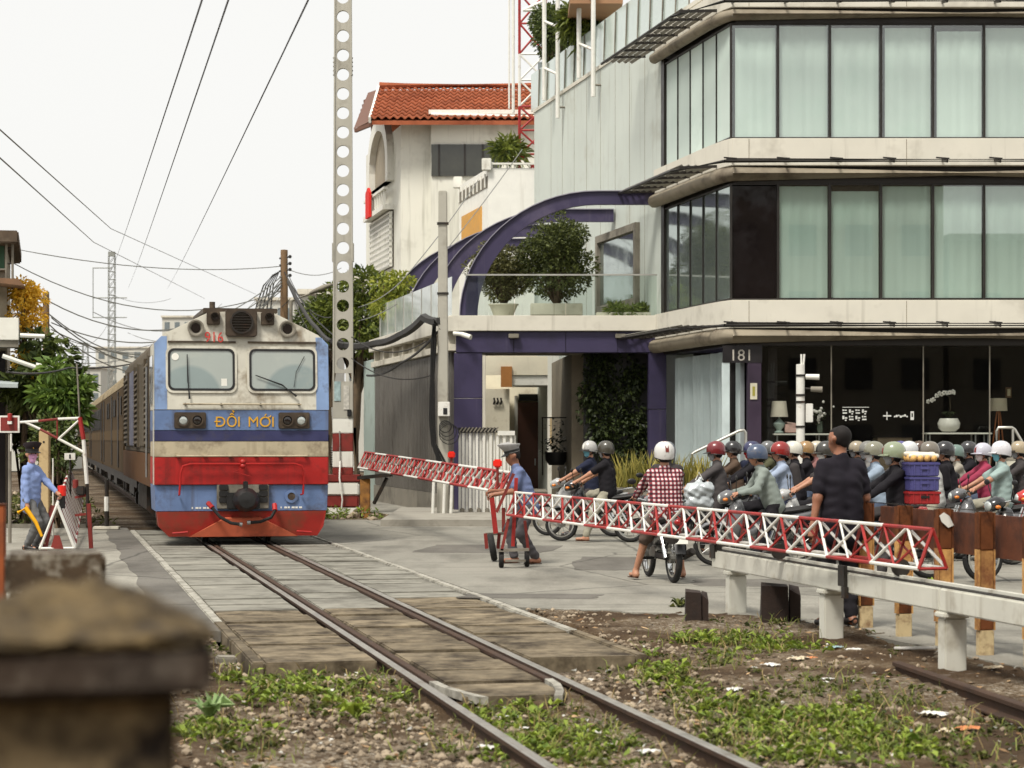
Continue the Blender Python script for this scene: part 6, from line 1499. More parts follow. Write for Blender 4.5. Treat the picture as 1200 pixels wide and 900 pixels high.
# ------------------------------------------------------------------ left side: house, flowering shrubs, far trees
d = 46; t = thing('corner_house', 'shabby house with balcony planters at the left edge', 'house', (xat(-60,d), d, 0), TH); lx = lambda p: xat(p,d)-xat(-60,d); lz = lambda p: zat(p,d)
M_lh = mat('old_plaster', C(150,140,122), 0.85, var=0.15, vs=1.5, dirt=C(96,86,72), dirt_amt=0.4, ds=1, streak=C(80,72,60), streak_amt=0.4)
b = MB(); b.box(lx(-60), lx(6), 0.5, 5, -0.1, lz(284)); b.build('wall', M_lh, t)
b = MB(); b.box(lx(-60), lx(20), -0.3, 5.2, lz(285), lz(270)); rf_ = b.build('roof_slab', mat('old_slab', C(84,70,56), 0.9, var=0.3, vs=4, dirt=C(120,106,88), dirt_amt=0.3), t, bevel=0.03)
b = MB(); b.box(lx(-20), lx(3), 0.42, 0.49, lz(312), lz(285)); w2 = b.build('window', mat('green_shutter', C(60,96,72), 0.6), t)
b = MB(); b.box(lx(-22), lx(7), 0.36, 0.50, lz(314), lz(312)); b.build('sill', M_conc, w2)
for x, z0, z1 in ((13, 335, 272), (6, 330, 285)): b = MB(); b.tube((lx(x),-0.1,lz(z0)),(lx(x),-0.1,lz(z1)),0.03,n=6); b.build('balcony_post', M_concd, t)
for p_ in (290, 308): b = MB(); b.tube((lx(6),-0.1,lz(p_)),(lx(13),-0.1,lz(p_)),0.02,n=6); b.build('balcony_bar', M_iron, t)
b = MB(); b.add([(lx(-30),-0.6,lz(330)),(lx(27),-0.6,lz(336)),(lx(27),0.9,lz(336)),(lx(-30),0.9,lz(330)),(lx(-30),-0.6,lz(326)),(lx(20),-0.6,lz(328)),(lx(20),0.9,lz(328)),(lx(-30),0.9,lz(326))],[(0,1,2,3)[::-1],(4,5,6,7),(0,1,5,4),(1,2,6,5),(2,3,7,6),(3,0,4,7)]); b.build('awning', mat('brown_awning', C(120,90,66), 0.8, var=0.2), t)
b = MB(); b.box(lx(-60), lx(20.5), -0.5, 0.3, lz(399), lz(373)); b.build('parapet', M_white, t, bevel=0.01)
b = MB(); b.box(lx(-60), lx(20), -0.45, 0.3, lz(407), lz(399)-0.003); b.build('slab_edge', M_concd, t)
b = MB(); b.box(lx(-60), lx(4), 0.45, 0.49, -0.1, lz(410)); b.build('shop_opening', B_dark, t)
b = MB(); b.add([(lx(-60),-1.6,lz(449)),(lx(20),-1.6,lz(452)),(lx(20),0.4,lz(445)),(lx(-60),0.4,lz(442)),(lx(-60),-1.6,lz(455)),(lx(20),-1.6,lz(456)),(lx(20),0.4,lz(449)),(lx(-60),0.4,lz(446))],[(0,1,2,3),(7,6,5,4),(0,4,5,1),(1,5,6,2),(2,6,7,3),(3,7,4,0)]); b.build('metal_canopy', mat('zinc_sheet', C(176,184,184), 0.5, 0.2), t)
for p0, p1 in (((22,394),(50,395)), ((2,418),(45,433)), ((40,428),(66,434))):
    b = MB(); b.tube((lx(p0[0]),-0.7,lz(p0[1])),(lx(p1[0]),-0.7,lz(p1[1])),0.045,n=8); b.build('pvc_pipe', M_white, t)
rg = random.Random(17)
def shrub(name, label, px_, d_, cl, n, leaf, lm, seed, th=2.5, cat='shrub', asp=0.45): return tree(name, label, (xat(px_,d_), d_, 0), th, 0.09, cl, n, leaf, lm, M_bark, cat, seed, asp)
shrub('flowering_shrub', 'yellow blossom cascading beside the left house balcony', 30, 47, clumps(rg, 0, 0, zat(362,47), 0.26, 0.3, 0.65, 14, 0.2, 0.32), 2600, 0.10, LMy, 51)
shrub('flowering_shrub', 'yellow blossom clumps amid leaves right of the wooden pole', 66, 49, clumps(rg, 0, -2.6, zat(428,46.4), 0.3, 0.2, 0.5, 9, 0.12, 0.22), 1000, 0.10, LMy, 52)
shrub('garden_tree', 'broad leaved dark green tree beside the left house', 50, 46.5, clumps(rg, 0, 0, zat(440,46.5), 0.55, 0.4, 0.85, 18, 0.22, 0.38), 2300, 0.26, LM2, 53, 1.6, 'tree', 0.36)
shrub('garden_tree', 'bright leaved tree leaning over the red and white swing bar', 74, 45, clumps(rg, 0, 0, zat(455,45), 0.38, 0.3, 0.65, 13, 0.18, 0.3), 1300, 0.24, leafmat('mango_leaf', C(70,96,40), C(124,148,64)), 54, 1.4, 'tree', 0.36)
shrub('hedge_shrub', 'low mixed shrub behind the yellow concrete post', 68, 44, clumps(rg, 0, 0, zat(525,44), 0.5, 0.3, 0.6, 10, 0.22, 0.38), 1300, 0.13, LM2, 55, 0.4)
shrub('hedge_shrub', 'shaded bush behind the woman at the far left', 25, 48, clumps(rg, 0, 0, zat(490,48), 0.6, 0.3, 0.5, 10, 0.25, 0.4), 1300, 0.16, LM2, 56, 0.8)
# woods and houses far down the line
for i, (px_, d_, hpx, wpx) in enumerate(((98,150,62,34), (60,120,80,50), (30,140,95,70), (75,230,60,40))):
    sc = d_/FPX; rgk = random.Random(60+i)
    tree('distant_tree', ('far tree where the coaches vanish', 'far tree behind the yellow concrete post', 'far tree behind the left house', 'farthest tree at the end of the line')[i], (xat(px_,d_), d_, 0), hpx*sc*0.5, 0.2,
         clumps(rgk, 0, 0, hpx*sc*0.65, wpx*sc*0.4, 2, hpx*sc*0.28, 10, wpx*sc*0.16, wpx*sc*0.28), 900, 0.5, LM1, M_bark, seed=60+i)
M_far = mat('far_render', C(196,194,184), 0.8, var=0.06, vs=0.2, rvar=0.08); M_farw = mat('far_window', C(110,118,120), 0.3)
def far_house(px0, px1, pyt, d_, label, fl, bays, roof=None):
    x0, x1 = xat(px0,d_), xat(px1,d_); z1 = zat(pyt,d_); t = thing('distant_building', label, 'building', ((x0+x1)/2, d_, 0)); w_ = (x1-x0)/2
    b = MB(); b.box(-w_,w_,0,12,-0.1,z1); b.build('wall', M_far, t)
    b = MB(); b.box(-w_-0.2,w_+0.2,-0.3,12.2,z1,z1+0.35); b.build('roof', roof or M_conc, t)
    for j in range(fl):
        for i in range(bays):
            xa = -w_ + 2*w_*(i+0.25)/bays; xb = -w_ + 2*w_*(i+0.75)/bays; za = z1 - (j+0.75)*3.3; 
            if za > 0.5: b = MB(); b.box(xa,xb,-0.06,0.05,za,za+1.6); b.build('window', M_farw, t)
far_house(352, 388, 345, 150, 'pale distant building just right of the wooden pole', 3, 3)
far_house(300, 345, 352, 260, 'hazy distant block above the locomotive roof', 4, 4)
far_house(190, 296, 372, 420, 'wide hazy distant block behind the locomotive roof', 4, 9)
far_house(60, 118, 432, 380, 'hazy distant block low behind the coaches', 3, 5)
far_house(112, 196, 408, 520, 'hazy far block under the slim pylon', 4, 6)
far_house(405, 440, 330, 130, 'pale building behind the leafy tree', 4, 2)
far_house(-30, 50, 440, 130, 'low distant house behind the left shrubs', 2, 4)
# ------------------------------------------------------------------ left barrier gear
p = W(23.8, -3.02); q = Vector((xat(82,47), 47, 0))
lt, ld2, ls2 = truss('rolling_barrier', 'white and red truss barrier lying along the track by the woman', (p.x,p.y), (q.x,q.y), 0.06, 0.74, 0.45, 1.13, 0.26, 30, bar=0.02, stripe=2, twist=True)
def fr(px_, py_, d_): return at(px_, py_, d_) - Vector((p.x, p.y, 0))
b = MB(); b.prism([(-0.10,0.05),(0.10,0.05),(0.04,0.26),(-0.04,0.26)],'y',-0.03,-0.005); b.build('end_plate', M_redd, lt)
b = MB(); b.lathe([(0.07,0),(0.07,0.16),(0.001,0.17)], 12, (-0.05,0.6,0.86)); h = b.build('warning_lamp', mat('red_lens', C(224,42,30), 0.25), lt, smooth=40)
b = MB(); b.lathe([(0.055,-0.2),(0.055,-0.002)], 10, (-0.05,0.6,0.86)); b.build('lamp_base', M_black, h)
b = MB(); b.beam((-0.32,0.5,0.0),(-0.20,0.7,0.70),0.10,0.05); b.beam((0.30,1.2,0.0),(0.26,1.2,0.72),0.06,0.06); b.build('side_leg', M_redd, lt)
# red and white swing bar with its post and sign
d = 38.0; t = thing('swing_bar', 'red and white leaning swing bar frame left of the coaches', 'barrier', (xat(105,d), d, 0)); o_ = Vector((xat(105,d), d, 0))
def sb(px_, py_): return at(px_, py_, d) - o_
for pts, m, r_ in ((((102,567),(98,515)), M_whitem, 0.035), (((98,515),(93.5,489)), M_red, 0.04), (((93.5,489),(90,426)), M_concd, 0.015), (((93,490),(68,491)), M_whitem, 0.022), (((68,491),(45,493.5)), M_redd, 0.022), (((45,493.5),(22,495)), M_whitem, 0.022),
                   (((30,495),(47,503)), M_whitem, 0.022), (((47,503),(68,514)), M_redd, 0.022), (((68,514),(98,530)), M_whitem, 0.024), (((69,514),(92,493)), M_whitem, 0.02), (((67,491),(67,514)), M_redd, 0.015)):
    b = MB(); b.tube(sb(*pts[0]), sb(*pts[1]), r_, n=7); b.build('bar', m, t)
b = MB(); b.tube(sb(103,615), sb(102,567), 0.03, n=8); b.build('post', M_iron, t)
for q0, q1 in (((88,604),(104,602)), ((88,583),(103,580))): b = MB(); b.beam(sb(*q0), sb(*q1), 0.04, 0.04); b.build('stay', M_redd, t)
b = MB(); b.cb(*(sb(95,575)), 0.14, 0.14, 0.16); b.build('winch', M_iron, t, bevel=0.02)
b = MB(); b.lathe([(0.05,0),(0.05,0.14),(0.001,0.15)], 10, sb(88.5,572)); b.build('lamp', M_redd, t, smooth=40)
d = 37.5; t = thing('stop_board', 'dark red board with white border and red lamp at left', 'sign', (xat(11,d), d, 0)); o2 = Vector((xat(11,d), d, 0)); s2 = lambda a, c: at(a,c,d)-o2
pa, pb = s2(-1,507), s2(23,487)
b = MB(); b.box(pa.x, pb.x, -0.02, 0.02, pa.z, pb.z); bd = b.build('board', M_whitem, t)
b = MB(); b.box(pa.x+0.03, pb.x-0.03, -0.025, -0.021, pa.z+0.03, pb.z-0.03); b.build('board_face', M_redd, bd)
b = MB(); c = s2(12.5,489); b.lathe([(0.04,-0.06),(0.04,0.06),(0.001,0.07)], 10, (c.x,-0.06,c.z)); b.build('lamp', M_red, bd, smooth=40)
b = MB(); b.cb(c.x,-0.06,c.z-0.09,0.07,0.06,0.05); b.build('lamp_base', M_whitem, bd)
b = MB(); b.tube((0,0.03,0),(0,0.03,pb.z),0.03,n=8); b.build('post', M_concd, t)
b = MB(); c = s2(13,515); b.tube((c.x,0,c.z-0.2),(c.x,0,c.z+0.1),0.015); b.build('hanger', M_whitem, t)
d = 40.5; t = thing('concrete_post', 'yellowish concrete post with a bolt hole behind the woman', 'post', (xat(52.5,d), d, 0))
b = MB(); b.box(-0.09,0.09,-0.09,0.09,-0.1,zat(505,d)); b.build('post', mat('yellow_concrete', C(188,164,122), 0.85, var=0.12, vs=3, dirt=C(130,104,72), dirt_amt=0.4, ds=3), t, bevel=0.012)
b = MB(); b.prism(circ(0,zat(518,d),0.02,10),'y',-0.095,-0.091); b.build('bolt_hole', M_black, t)
b = MB(); b.tube((0.16,-0.05,0),(0.16,-0.05,zat(537,d)),0.014); b.build('conduit', M_whitem, t)
d = 41.0; t = thing('number_board', 'small white plate with a dark mark on a stake by the track', 'sign', (xat(82,d), d, 0))
b = MB(); b.box(-0.10,0.10,-0.015,0.015,zat(539,d),zat(531,d)); pl = b.build('plate', M_whitem, t, bevel=0.004)
b = MB(); b.box(-0.012,0.018,-0.02,-0.016,zat(537.5,d),zat(532.5,d)); b.build('mark', M_black, pl)
b = MB(); b.tube((0,0.03,0),(0,0.03,zat(531,d)),0.02); b.build('stake', M_iron, t)
d = 43.2; t = thing('point_marker', 'short black and white marker post beside the coach', 'post', (xat(125,d), d, 0))
b = MB(); b.tube((0,0,0),(0,0,zat(599,d)),0.045,n=8); b.tube((0,0,zat(582,d)+0.002),(0,0,zat(562,d)),0.04,n=8); b.build('post', M_iron, t)
b = MB(); b.tube((0,0,zat(599,d)+0.002),(0,0,zat(582,d)),0.05,n=8); b.build('white_band', M_whitem, t)
b = MB(); b.cb(0,0,0.03,0.5,0.2,0.06); b.build('base', M_conc, t, bevel=0.01)
b = MB(); b.beam(W(33.6,-2.4,0.02), W(33.9,-4.2,0.02), 0.12, 0.10); tag(b.build('kerb_stone', M_concd, bevel=0.01), 'long low kerb stone at the end of the concrete road by the coach', 'kerb')
# ------------------------------------------------------------------ figures: one continuous skin grown from a posed skeleton
def surface_nets(g, o, h):
    """numpy surface nets: grid of signed distances -> verts, quads"""
    nx, ny, nz = g.shape; ins = g < 0
    cs = [(i,j,k) for i in (0,1) for j in (0,1) for k in (0,1)]
    cnt = np.zeros((nx-1,ny-1,nz-1), np.int8)
    for i,j,k in cs: cnt += ins[i:nx-1+i, j:ny-1+j, k:nz-1+k]
    act = (cnt > 0) & (cnt < 8); idx = -np.ones(act.shape, np.int64); ii = np.argwhere(act); idx[act] = np.arange(len(ii))
    pos = np.zeros((len(ii),3)); num = np.zeros(len(ii))
    for a in cs:
        for ax in range(3):
            if a[ax]: continue
            b = list(a); b[ax] = 1
            ga = g[ii[:,0]+a[0], ii[:,1]+a[1], ii[:,2]+a[2]]; gb = g[ii[:,0]+b[0], ii[:,1]+b[1], ii[:,2]+b[2]]
            m = (ga < 0) != (gb < 0); t = np.where(m, ga/np.where(m, ga-gb, 1), 0)
            for q in range(3): pos[:,q] += np.where(m, a[q] + (t if q == ax else 0), 0)
            num += m
    pos = (pos/num[:,None] + ii)*h + np.array(o)
    quads = []
    for ax in range(3):
        u, v = (ax+1)%3, (ax+2)%3
        sl0 = [slice(1,-1)]*3; sl1 = [slice(1,-1)]*3; sl0[ax] = slice(0,-1); sl1[ax] = slice(1,None)
        a, b = ins[tuple(sl0)], ins[tuple(sl1)]
        for flip, m in ((False, a & ~b), (True, ~a & b)):
            e = np.argwhere(m)
            if not len(e): continue
            e = e + np.array([0 if q == ax else 1 for q in range(3)])
            def cid(du, dv):
                c = e.copy(); c[:,u] -= du; c[:,v] -= dv; return idx[c[:,0], c[:,1], c[:,2]]
            q = np.stack([cid(1,1), cid(0,1), cid(0,0), cid(1,0)], 1)
            quads.append(q[:, ::-1] if flip else q)
    return pos, np.concatenate(quads)

def sdf_mesh(name, prims, h, k, mats, parent, wrinkle=0.0, cut=None):
    """prims: (a, b, ra, rb) round cones, blended with radius k"""
    A = np.array([[*p[0]] for p in prims]); Bq = np.array([[*p[1]] for p in prims]); ra = np.array([p[2] for p in prims]); rb = np.array([p[3] for p in prims])
    mr = np.maximum(ra, rb)[:,None]
    lo = np.minimum(A, Bq).min(0) - mr.max() - 3*h; 
    lo = np.minimum((A-mr).min(0), (Bq-mr).min(0)) - 3*h - 0.01; hi = np.maximum((A+mr).max(0), (Bq+mr).max(0)) + 3*h + 0.01
    n = np.ceil((hi-lo)/h).astype(int) + 1
    g = np.full(n, 0.5, np.float32); ax = [lo[q] + h*np.arange(n[q]) for q in range(3)]
    for a, b, r0, r1 in zip(A, Bq, ra, rb):
        pad = max(r0, r1) + 0.06 + k
        s = []
        for q in range(3):
            i0 = int(max(0, math.floor((min(a[q], b[q])-pad-lo[q])/h))); i1 = int(min(n[q], math.ceil((max(a[q], b[q])+pad-lo[q])/h)+1)); s.append(slice(i0, i1))
        X, Y, Z = ax[0][s[0]][:,None,None], ax[1][s[1]][None,:,None], ax[2][s[2]][None,None,:]
        d = b-a; L2 = max(float(d@d), 1e-9)
        t = np.clip(((X-a[0])*d[0] + (Y-a[1])*d[1] + (Z-a[2])*d[2])/L2, 0, 1)
        D = np.sqrt((X-a[0]-t*d[0])**2 + (Y-a[1]-t*d[1])**2 + (Z-a[2]-t*d[2])**2) - (r0 + (r1-r0)*t)
        G = g[tuple(s)]
        hh = np.clip(0.5 + 0.5*(G-D)/k, 0, 1); g[tuple(s)] = G + (D-G)*hh - k*hh*(1-hh)
    if wrinkle:
        X, Y, Z = ax[0][:,None,None], ax[1][None,:,None], ax[2][None,None,:]
        g += wrinkle*(np.sin(X*25+Z*17+1.6*np.sin(Y*21+Z*9)) * np.sin(Y*19-Z*41+X*13+np.sin(X*30)) + 0.45*np.sin(Z*67+X*31-Y*23+2*np.sin(Y*14)))
    if cut is not None: g = np.maximum(g, cut(ax[0][:,None,None], ax[1][None,:,None], ax[2][None,None,:]))
    v, f = surface_nets(g, lo, h)
    me = bpy.data.meshes.new(name); me.from_pydata(v.tolist(), [], f.tolist()); me.materials.append(mats); me.shade_smooth(); me.update()
    return link_mesh(name, me, parent)

def ik(a, b, l1, l2, pole):
    """middle joint of a two-bone limb"""
    a, b, pole = Vector(a), Vector(b), Vector(pole); d = b-a; L = min(d.length, (l1+l2)*0.999); dn = d.normalized()
    x = (l1*l1 - l2*l2 + L*L)/(2*L); y = math.sqrt(max(0, l1*l1-x*x)); p = (pole - dn*pole.dot(dn)).normalized()
    return a + dn*x + p*y, a + dn*L

M_skin = mat('skin', C(172,124,98), 0.55, var=0.06, vs=8, sss=0.05)
M_skin2 = mat('skin_tan', C(146,98,74), 0.55, var=0.06, vs=8, sss=0.05)
M_hair = mat('hair', C(33,29,28), 0.75, spec=0.25, var=0.3, vs=30, bump=0.004, bs=90)
M_eye = mat('eye', C(24,18,16), 0.2)
M_lip = mat('lip', C(150,84,74), 0.5)
def cloth(n, c, **k): return mat('cloth_'+n, c, 0.85, var=k.pop('var', 0.12), vs=5, bump=0.003, bs=60, spec=0.2, **k)
def plaid():
    m = bpy.data.materials.new('cloth_plaid'); m.use_nodes = True; n, l = m.node_tree.nodes, m.node_tree.links; b = n['Principled BSDF']
    tc = n.new('ShaderNodeTexCoord'); sp_ = n.new('ShaderNodeSeparateXYZ'); l.new(tc.outputs['Object'], sp_.inputs[0]); st = []
    for o_ in (1, 2):
        w = n.new('ShaderNodeMath'); w.operation = 'MULTIPLY'; w.inputs[1].default_value = 2*math.pi/0.052; l.new(sp_.outputs[o_], w.inputs[0])
        s_ = n.new('ShaderNodeMath'); s_.operation = 'SINE'; l.new(w.outputs[0], s_.inputs[0])
        g_ = n.new('ShaderNodeMapRange'); g_.inputs[1].default_value = -0.1; g_.inputs[2].default_value = 0.1; l.new(s_.outputs[0], g_.inputs[0]); st.append(g_)
    a = n.new('ShaderNodeMath'); a.operation = 'ADD'; l.new(st[0].outputs[0], a.inputs[0]); l.new(st[1].outputs[0], a.inputs[1])
    h = n.new('ShaderNodeMath'); h.operation = 'MULTIPLY'; h.inputs[1].default_value = 0.5; l.new(a.outputs[0], h.inputs[0])
    r = n.new('ShaderNodeValToRGB'); e = r.color_ramp.elements; e[0].color = (*C(52,24,34),1); e[1].color = (*C(214,196,196),1); x = e.new(0.5); x.color = (*C(128,48,58),1)
    l.new(h.outputs[0], r.inputs[0]); l.new(r.outputs[0], b.inputs['Base Color']); b.inputs['Roughness'].default_value = 0.85; return m

def helmet_part(t, c, R3, m, visor=True, full=False):
    """open motorcycle helmet: shell, brim, strap"""
    b = MB(); n = 20; prof = [(0.128,-0.055),(0.136,-0.03),(0.137,0.01),(0.13,0.05),(0.11,0.09),(0.075,0.12),(0.035,0.134),(0.001,0.137)]
    rings = []
    for r, z in prof:
        ring = []
        for i in range(n):
            a = 2*math.pi*i/n; back = 0.5-0.5*math.cos(a); zz = z - (0.055 if z < 0 else 0)*back*(1 if full else 0.7)
            ring.append(R3 @ Vector((r*1.08*math.cos(a)-0.008, r*0.93*math.sin(a), zz)) + c)
        rings.append(ring)
    b.loft(rings, caps=False)
    rim = [R3 @ Vector((0.128*1.0*math.cos(a)-0.008, 0.118*math.sin(a), -0.05 - 0.04*(0.5-0.5*math.cos(a)))) + c for a in [2*math.pi*i/n for i in range(n)]]
    h = b.build('helmet', m, t, smooth=70)
    b = MB(); b.path(rim+[rim[0]], 0.008, 5); b.build('rim', M_black, h)
    tr = rnd.choice((None, M_black, M_white, M_redd, M_concd))
    if tr:
        b = MB(); q = []
        for k in range(11):
            a = R(-20 + k*20); rr0 = 0.1385; q.append([R3 @ Vector((rr0*1.085*math.cos(a)-0.008, y, rr0*math.sin(a))) + c for y in (-0.022, 0.022)])
        b.add([p for r_ in q for p in r_], [(2*i, 2*i+2, 2*i+3, 2*i+1) for i in range(10)]); b.build('helmet_stripe', tr, h)
    if visor:
        b = MB(); q = []
        for k in range(7):
            a = R(-55 + k*110/6); q.append([R3 @ Vector((rr_*math.cos(a), rr_*0.86*math.sin(a), z)) + c for rr_, z in ((0.132,-0.022),(0.198,-0.040),(0.198,-0.046),(0.132,-0.034))])
        b.loft(q); b.build('visor', m if visor == 'same' else M_black, h, smooth=40)
    b = MB(); b.path([R3 @ Vector(p) + c for p in ((0,0.112,-0.03),(0.02,0.095,-0.10),(0.035,0.0,-0.155),(0.02,-0.095,-0.10),(0,-0.112,-0.03))], 0.008, 4); b.build('strap', M_black, h)
    return h

def hand(t, wr, d, side, m, relaxed=False):
    d = Vector(d).normalized(); up = Vector((0,0,1)); s_ = d.cross(up)
    s_ = s_.normalized() if s_.length > 0.2 else Vector((0,1,0)); n_ = s_.cross(d).normalized()
    if relaxed: s_, n_ = -n_*side, s_*side
    b = MB(); cu = 0.45 if relaxed else 1.0
    b.path([wr-d*0.01, wr+d*0.04, wr+d*0.085], [0.026,0.036,0.032], 8)
    for i, ln in enumerate((0.9,1.05,1.0,0.8)):
        p0 = wr + d*0.078 + s_*((i-1.5)*0.019); p1 = p0 + (d-n_*0.25*cu)*0.038*ln; p2 = p1 + (d*(1-cu*0.9)-n_*cu)*0.030*ln; p3 = p2 + (d*(1-cu*1.5)-n_*cu)*0.02*ln
        b.path([p0,p1,p2,p3], [0.0105,0.0095,0.009,0.007], 5)
    sd = s_*(1 if side > 0 else -1)*(-1)
    b.path([wr+d*0.02+sd*0.026, wr+d*0.05+sd*0.048-n_*0.01, wr+d*0.085+sd*0.05-n_*0.03], [0.013,0.012,0.009], 5)
    return b.build('hand', m, t, smooth=60)

def person(label, loc, rz, P, lean, hands, feet, shirt, trousers, sleeve='short', head='hair', hm=None, mask=None, skin=None, turn=0.0, nod=0.0, knee=None, elbow=None,
           shoes=None, h=0.018, scale=1.0, relaxed=(False,False), group=None, legs='long', side_lean=0.0, bare=False, bulk=1.0, visor=True, shirt_long=0.0, pack=None):
    """P pelvis height/offset, lean = forward tilt of the trunk, hands/feet = targets (left, right)"""
    skin = skin or M_skin; t = thing('person', label, 'person', loc, rz, group); t.scale = (scale,)*3
    P = Vector(P); a = Vector((math.sin(lean), side_lean, math.cos(lean))).normalized(); l = Vector((0,1,0)); f = l.cross(a).normalized()
    T = P + a*0.50; Cc = P + a*0.30
    S = {1: T - a*0.055 + l*0.178, -1: T - a*0.055 - l*0.178}; Hp = {1: P + l*0.088 - a*0.03, -1: P - l*0.088 - a*0.03}
    nk = (a + Vector((0,0,0.9))).normalized(); R3 = Matrix.Rotation(turn, 3, 'Z') @ Matrix.Rotation(nod, 3, 'Y')
    Hc = T + nk*0.172 + f*0.012; hf = R3 @ Vector((1,0,0)); hl = R3 @ Vector((0,1,0)); hu = R3 @ Vector((0,0,1))
    E, Wr, K, An = {}, {}, {}, {}
    for i, s in enumerate((1,-1)):
        E[s], Wr[s] = ik(S[s], hands[i], 0.285, 0.255, elbow[i] if elbow else (-0.4, 0.5*s, -0.8))
        K[s], An[s] = ik(Hp[s], feet[i], 0.43, 0.42, knee[i] if knee else (1, 0.25*s, 0.2))
    trunk = []
    for s in (1,-1):
        trunk += [(P+l*0.075*s, Cc+l*0.075*s, 0.108*bulk, 0.108*bulk), (Cc+l*0.07*s, T-a*0.07+l*0.12*s, 0.108*bulk, 0.075)]
    trunk += [(P+f*0.02, Cc+f*0.03, 0.118*bulk, 0.115*bulk), (T-a*0.06, T+nk*0.02, 0.07, 0.058)]
    B = list(trunk) + [(T-a*0.02, T+nk*0.10, 0.054, 0.052), (Hc+hu*0.03-hf*0.012, Hc+hu*0.028+hf*0.014, 0.089, 0.086), (Hc-hu*0.02+hf*0.035, Hc-hu*0.075+hf*0.048, 0.062, 0.042),
                       (Hc+hf*0.088+hu*0.012, Hc+hf*0.108-hu*0.022, 0.010, 0.016), (Hc+hf*0.07-hu*0.05+hl*0.012, Hc+hf*0.07-hu*0.05-hl*0.012, 0.03, 0.03)]
    for s in (1,-1):
        B += [(Hc+hl*0.086*s-hu*0.01, Hc+hl*0.094*s+hu*0.018-hf*0.012, 0.012, 0.017), (S[s], E[s], 0.052, 0.041), (E[s], Wr[s], 0.041, 0.027), (Wr[s], Wr[s]+(Wr[s]-E[s]).normalized()*0.05, 0.027, 0.03),
              (Hp[s], K[s], 0.088, 0.056), (K[s], An[s], 0.056, 0.036)]
        toe = An[s] + Vector((0.15, 0.03*s, -0.045)); B += [(An[s]+Vector((-0.04,0,-0.04)), toe, 0.036, 0.026), (An[s], An[s]+Vector((-0.02,0,-0.04)), 0.036, 0.038)]
    sdf_mesh('body', B, h, 0.028, skin, t)
    # shirt
    Q = [(x, y, r0+0.014, r1+0.012) for x, y, r0, r1 in trunk]
    for s in (1,-1):
        if sleeve == 'long': Q += [(S[s], E[s], 0.066, 0.056), (E[s], E[s].lerp(Wr[s], 0.93), 0.056, 0.042)]
        else: Q += [(S[s], S[s].lerp(E[s], 0.72), 0.068, 0.066)]
    for s in (1,-1): Q += [(P+l*0.07*s-a*(0.03+shirt_long), Cc+l*0.07*s, 0.125*bulk, 0.115*bulk)]
    sdf_mesh('shirt', Q, h, 0.03, shirt, t, 0.0055)
    Q = []
    for s in (1,-1):
        Q += [(P+l*0.06*s, Hp[s], 0.115*bulk, 0.108)]
        if legs == 'long': Q += [(Hp[s], K[s], 0.106, 0.080), (K[s], K[s].lerp(An[s], 0.94), 0.080, 0.062)]
        else: Q += [(Hp[s], Hp[s].lerp(K[s], 0.95), 0.108, 0.086)]
    sdf_mesh('trousers', Q, h, 0.03, trousers, t, 0.006)
    for s in (1,-1):
        b = MB(); o = An[s]
        if bare:
            b.path([o+Vector((-0.075,0,-0.078)), o+Vector((0.04,0.01*s,-0.076)), o+Vector((0.17,0.03*s,-0.076))], [0.03,0.034,0.04], 8); b.v = [(x, y, o.z-0.078+(z-o.z+0.078)*0.22) for x, y, z in b.v]; b.path([o+Vector((0.05,0.045,-0.06)), o+Vector((0.09,0.015*s,-0.02)), o+Vector((0.05,-0.045,-0.06))], 0.008, 5)
            b.build('sandal', shoes or cloth('sandal', C(70,48,38)), t)
        else:
            b.path([o+Vector((-0.07,0,-0.045)), o+Vector((-0.02,0,-0.035)), o+Vector((0.08,0.015*s,-0.05)), o+Vector((0.185,0.035*s,-0.062))], [0.036,0.05,0.045,0.026], 9); b.build('shoe', shoes or M_shoe, t, smooth=60)
    for i, s in enumerate((1,-1)): hand(t, Wr[s], (Wr[s]-E[s]) if relaxed[i] else ((Wr[s]-E[s]).normalized()+Vector((0.3,0,-0.15))), s, skin, relaxed[i])
    for s in (1,-1):
        b = MB(); b.sph(Hc+hf*0.090+hl*0.034*s+hu*0.022, 0.0125, 8, 6); b.build('eye', M_eye, t, smooth=60)
    if mask:
        sdf_mesh('mask', [(Hc-hu*0.015+hf*0.045, Hc-hu*0.075+hf*0.055, 0.070, 0.050), (Hc+hf*0.09-hu*0.005, Hc+hf*0.112-hu*0.03, 0.02, 0.022)], 0.011, 0.02, mask, t, 0, None)
    else:
        b = MB(); b.sph(Hc+hf*0.100-hu*0.056, (0.008,0.022,0.007), 8, 5); b.build('mouth', M_lip, t, smooth=60)
    Rm = R3
    if head == 'hair' or head == 'cap':
        sdf_mesh('hair', [(Hc+hu*0.045-hf*0.02, Hc+hu*0.042+hf*0.012, 0.089, 0.080), (Hc-hf*0.035+hu*0.01, Hc-hf*0.045-hu*0.015, 0.064, 0.05), (Hc+hl*0.034+hu*0.02-hf*0.02, Hc-hl*0.034+hu*0.02-hf*0.02, 0.058, 0.058)], 0.011, 0.02, M_hair, t, 0.002)
    if head == 'helmet':
        helmet_part(t, Hc+hu*0.045, Rm, hm, visor)
        b = MB(); b.sph(Hc-hf*0.032-hu*0.028, (0.07,0.078,0.07), 10, 7); b.build('hair', M_hair, t, smooth=60)
        for s in (1,-1): b = MB(); b.path([Hc+hf*0.082+hl*0.02*s+hu*0.042, Hc+hf*0.080+hl*0.05*s+hu*0.044], 0.005, 4); b.build('eyebrow', M_hair, t)
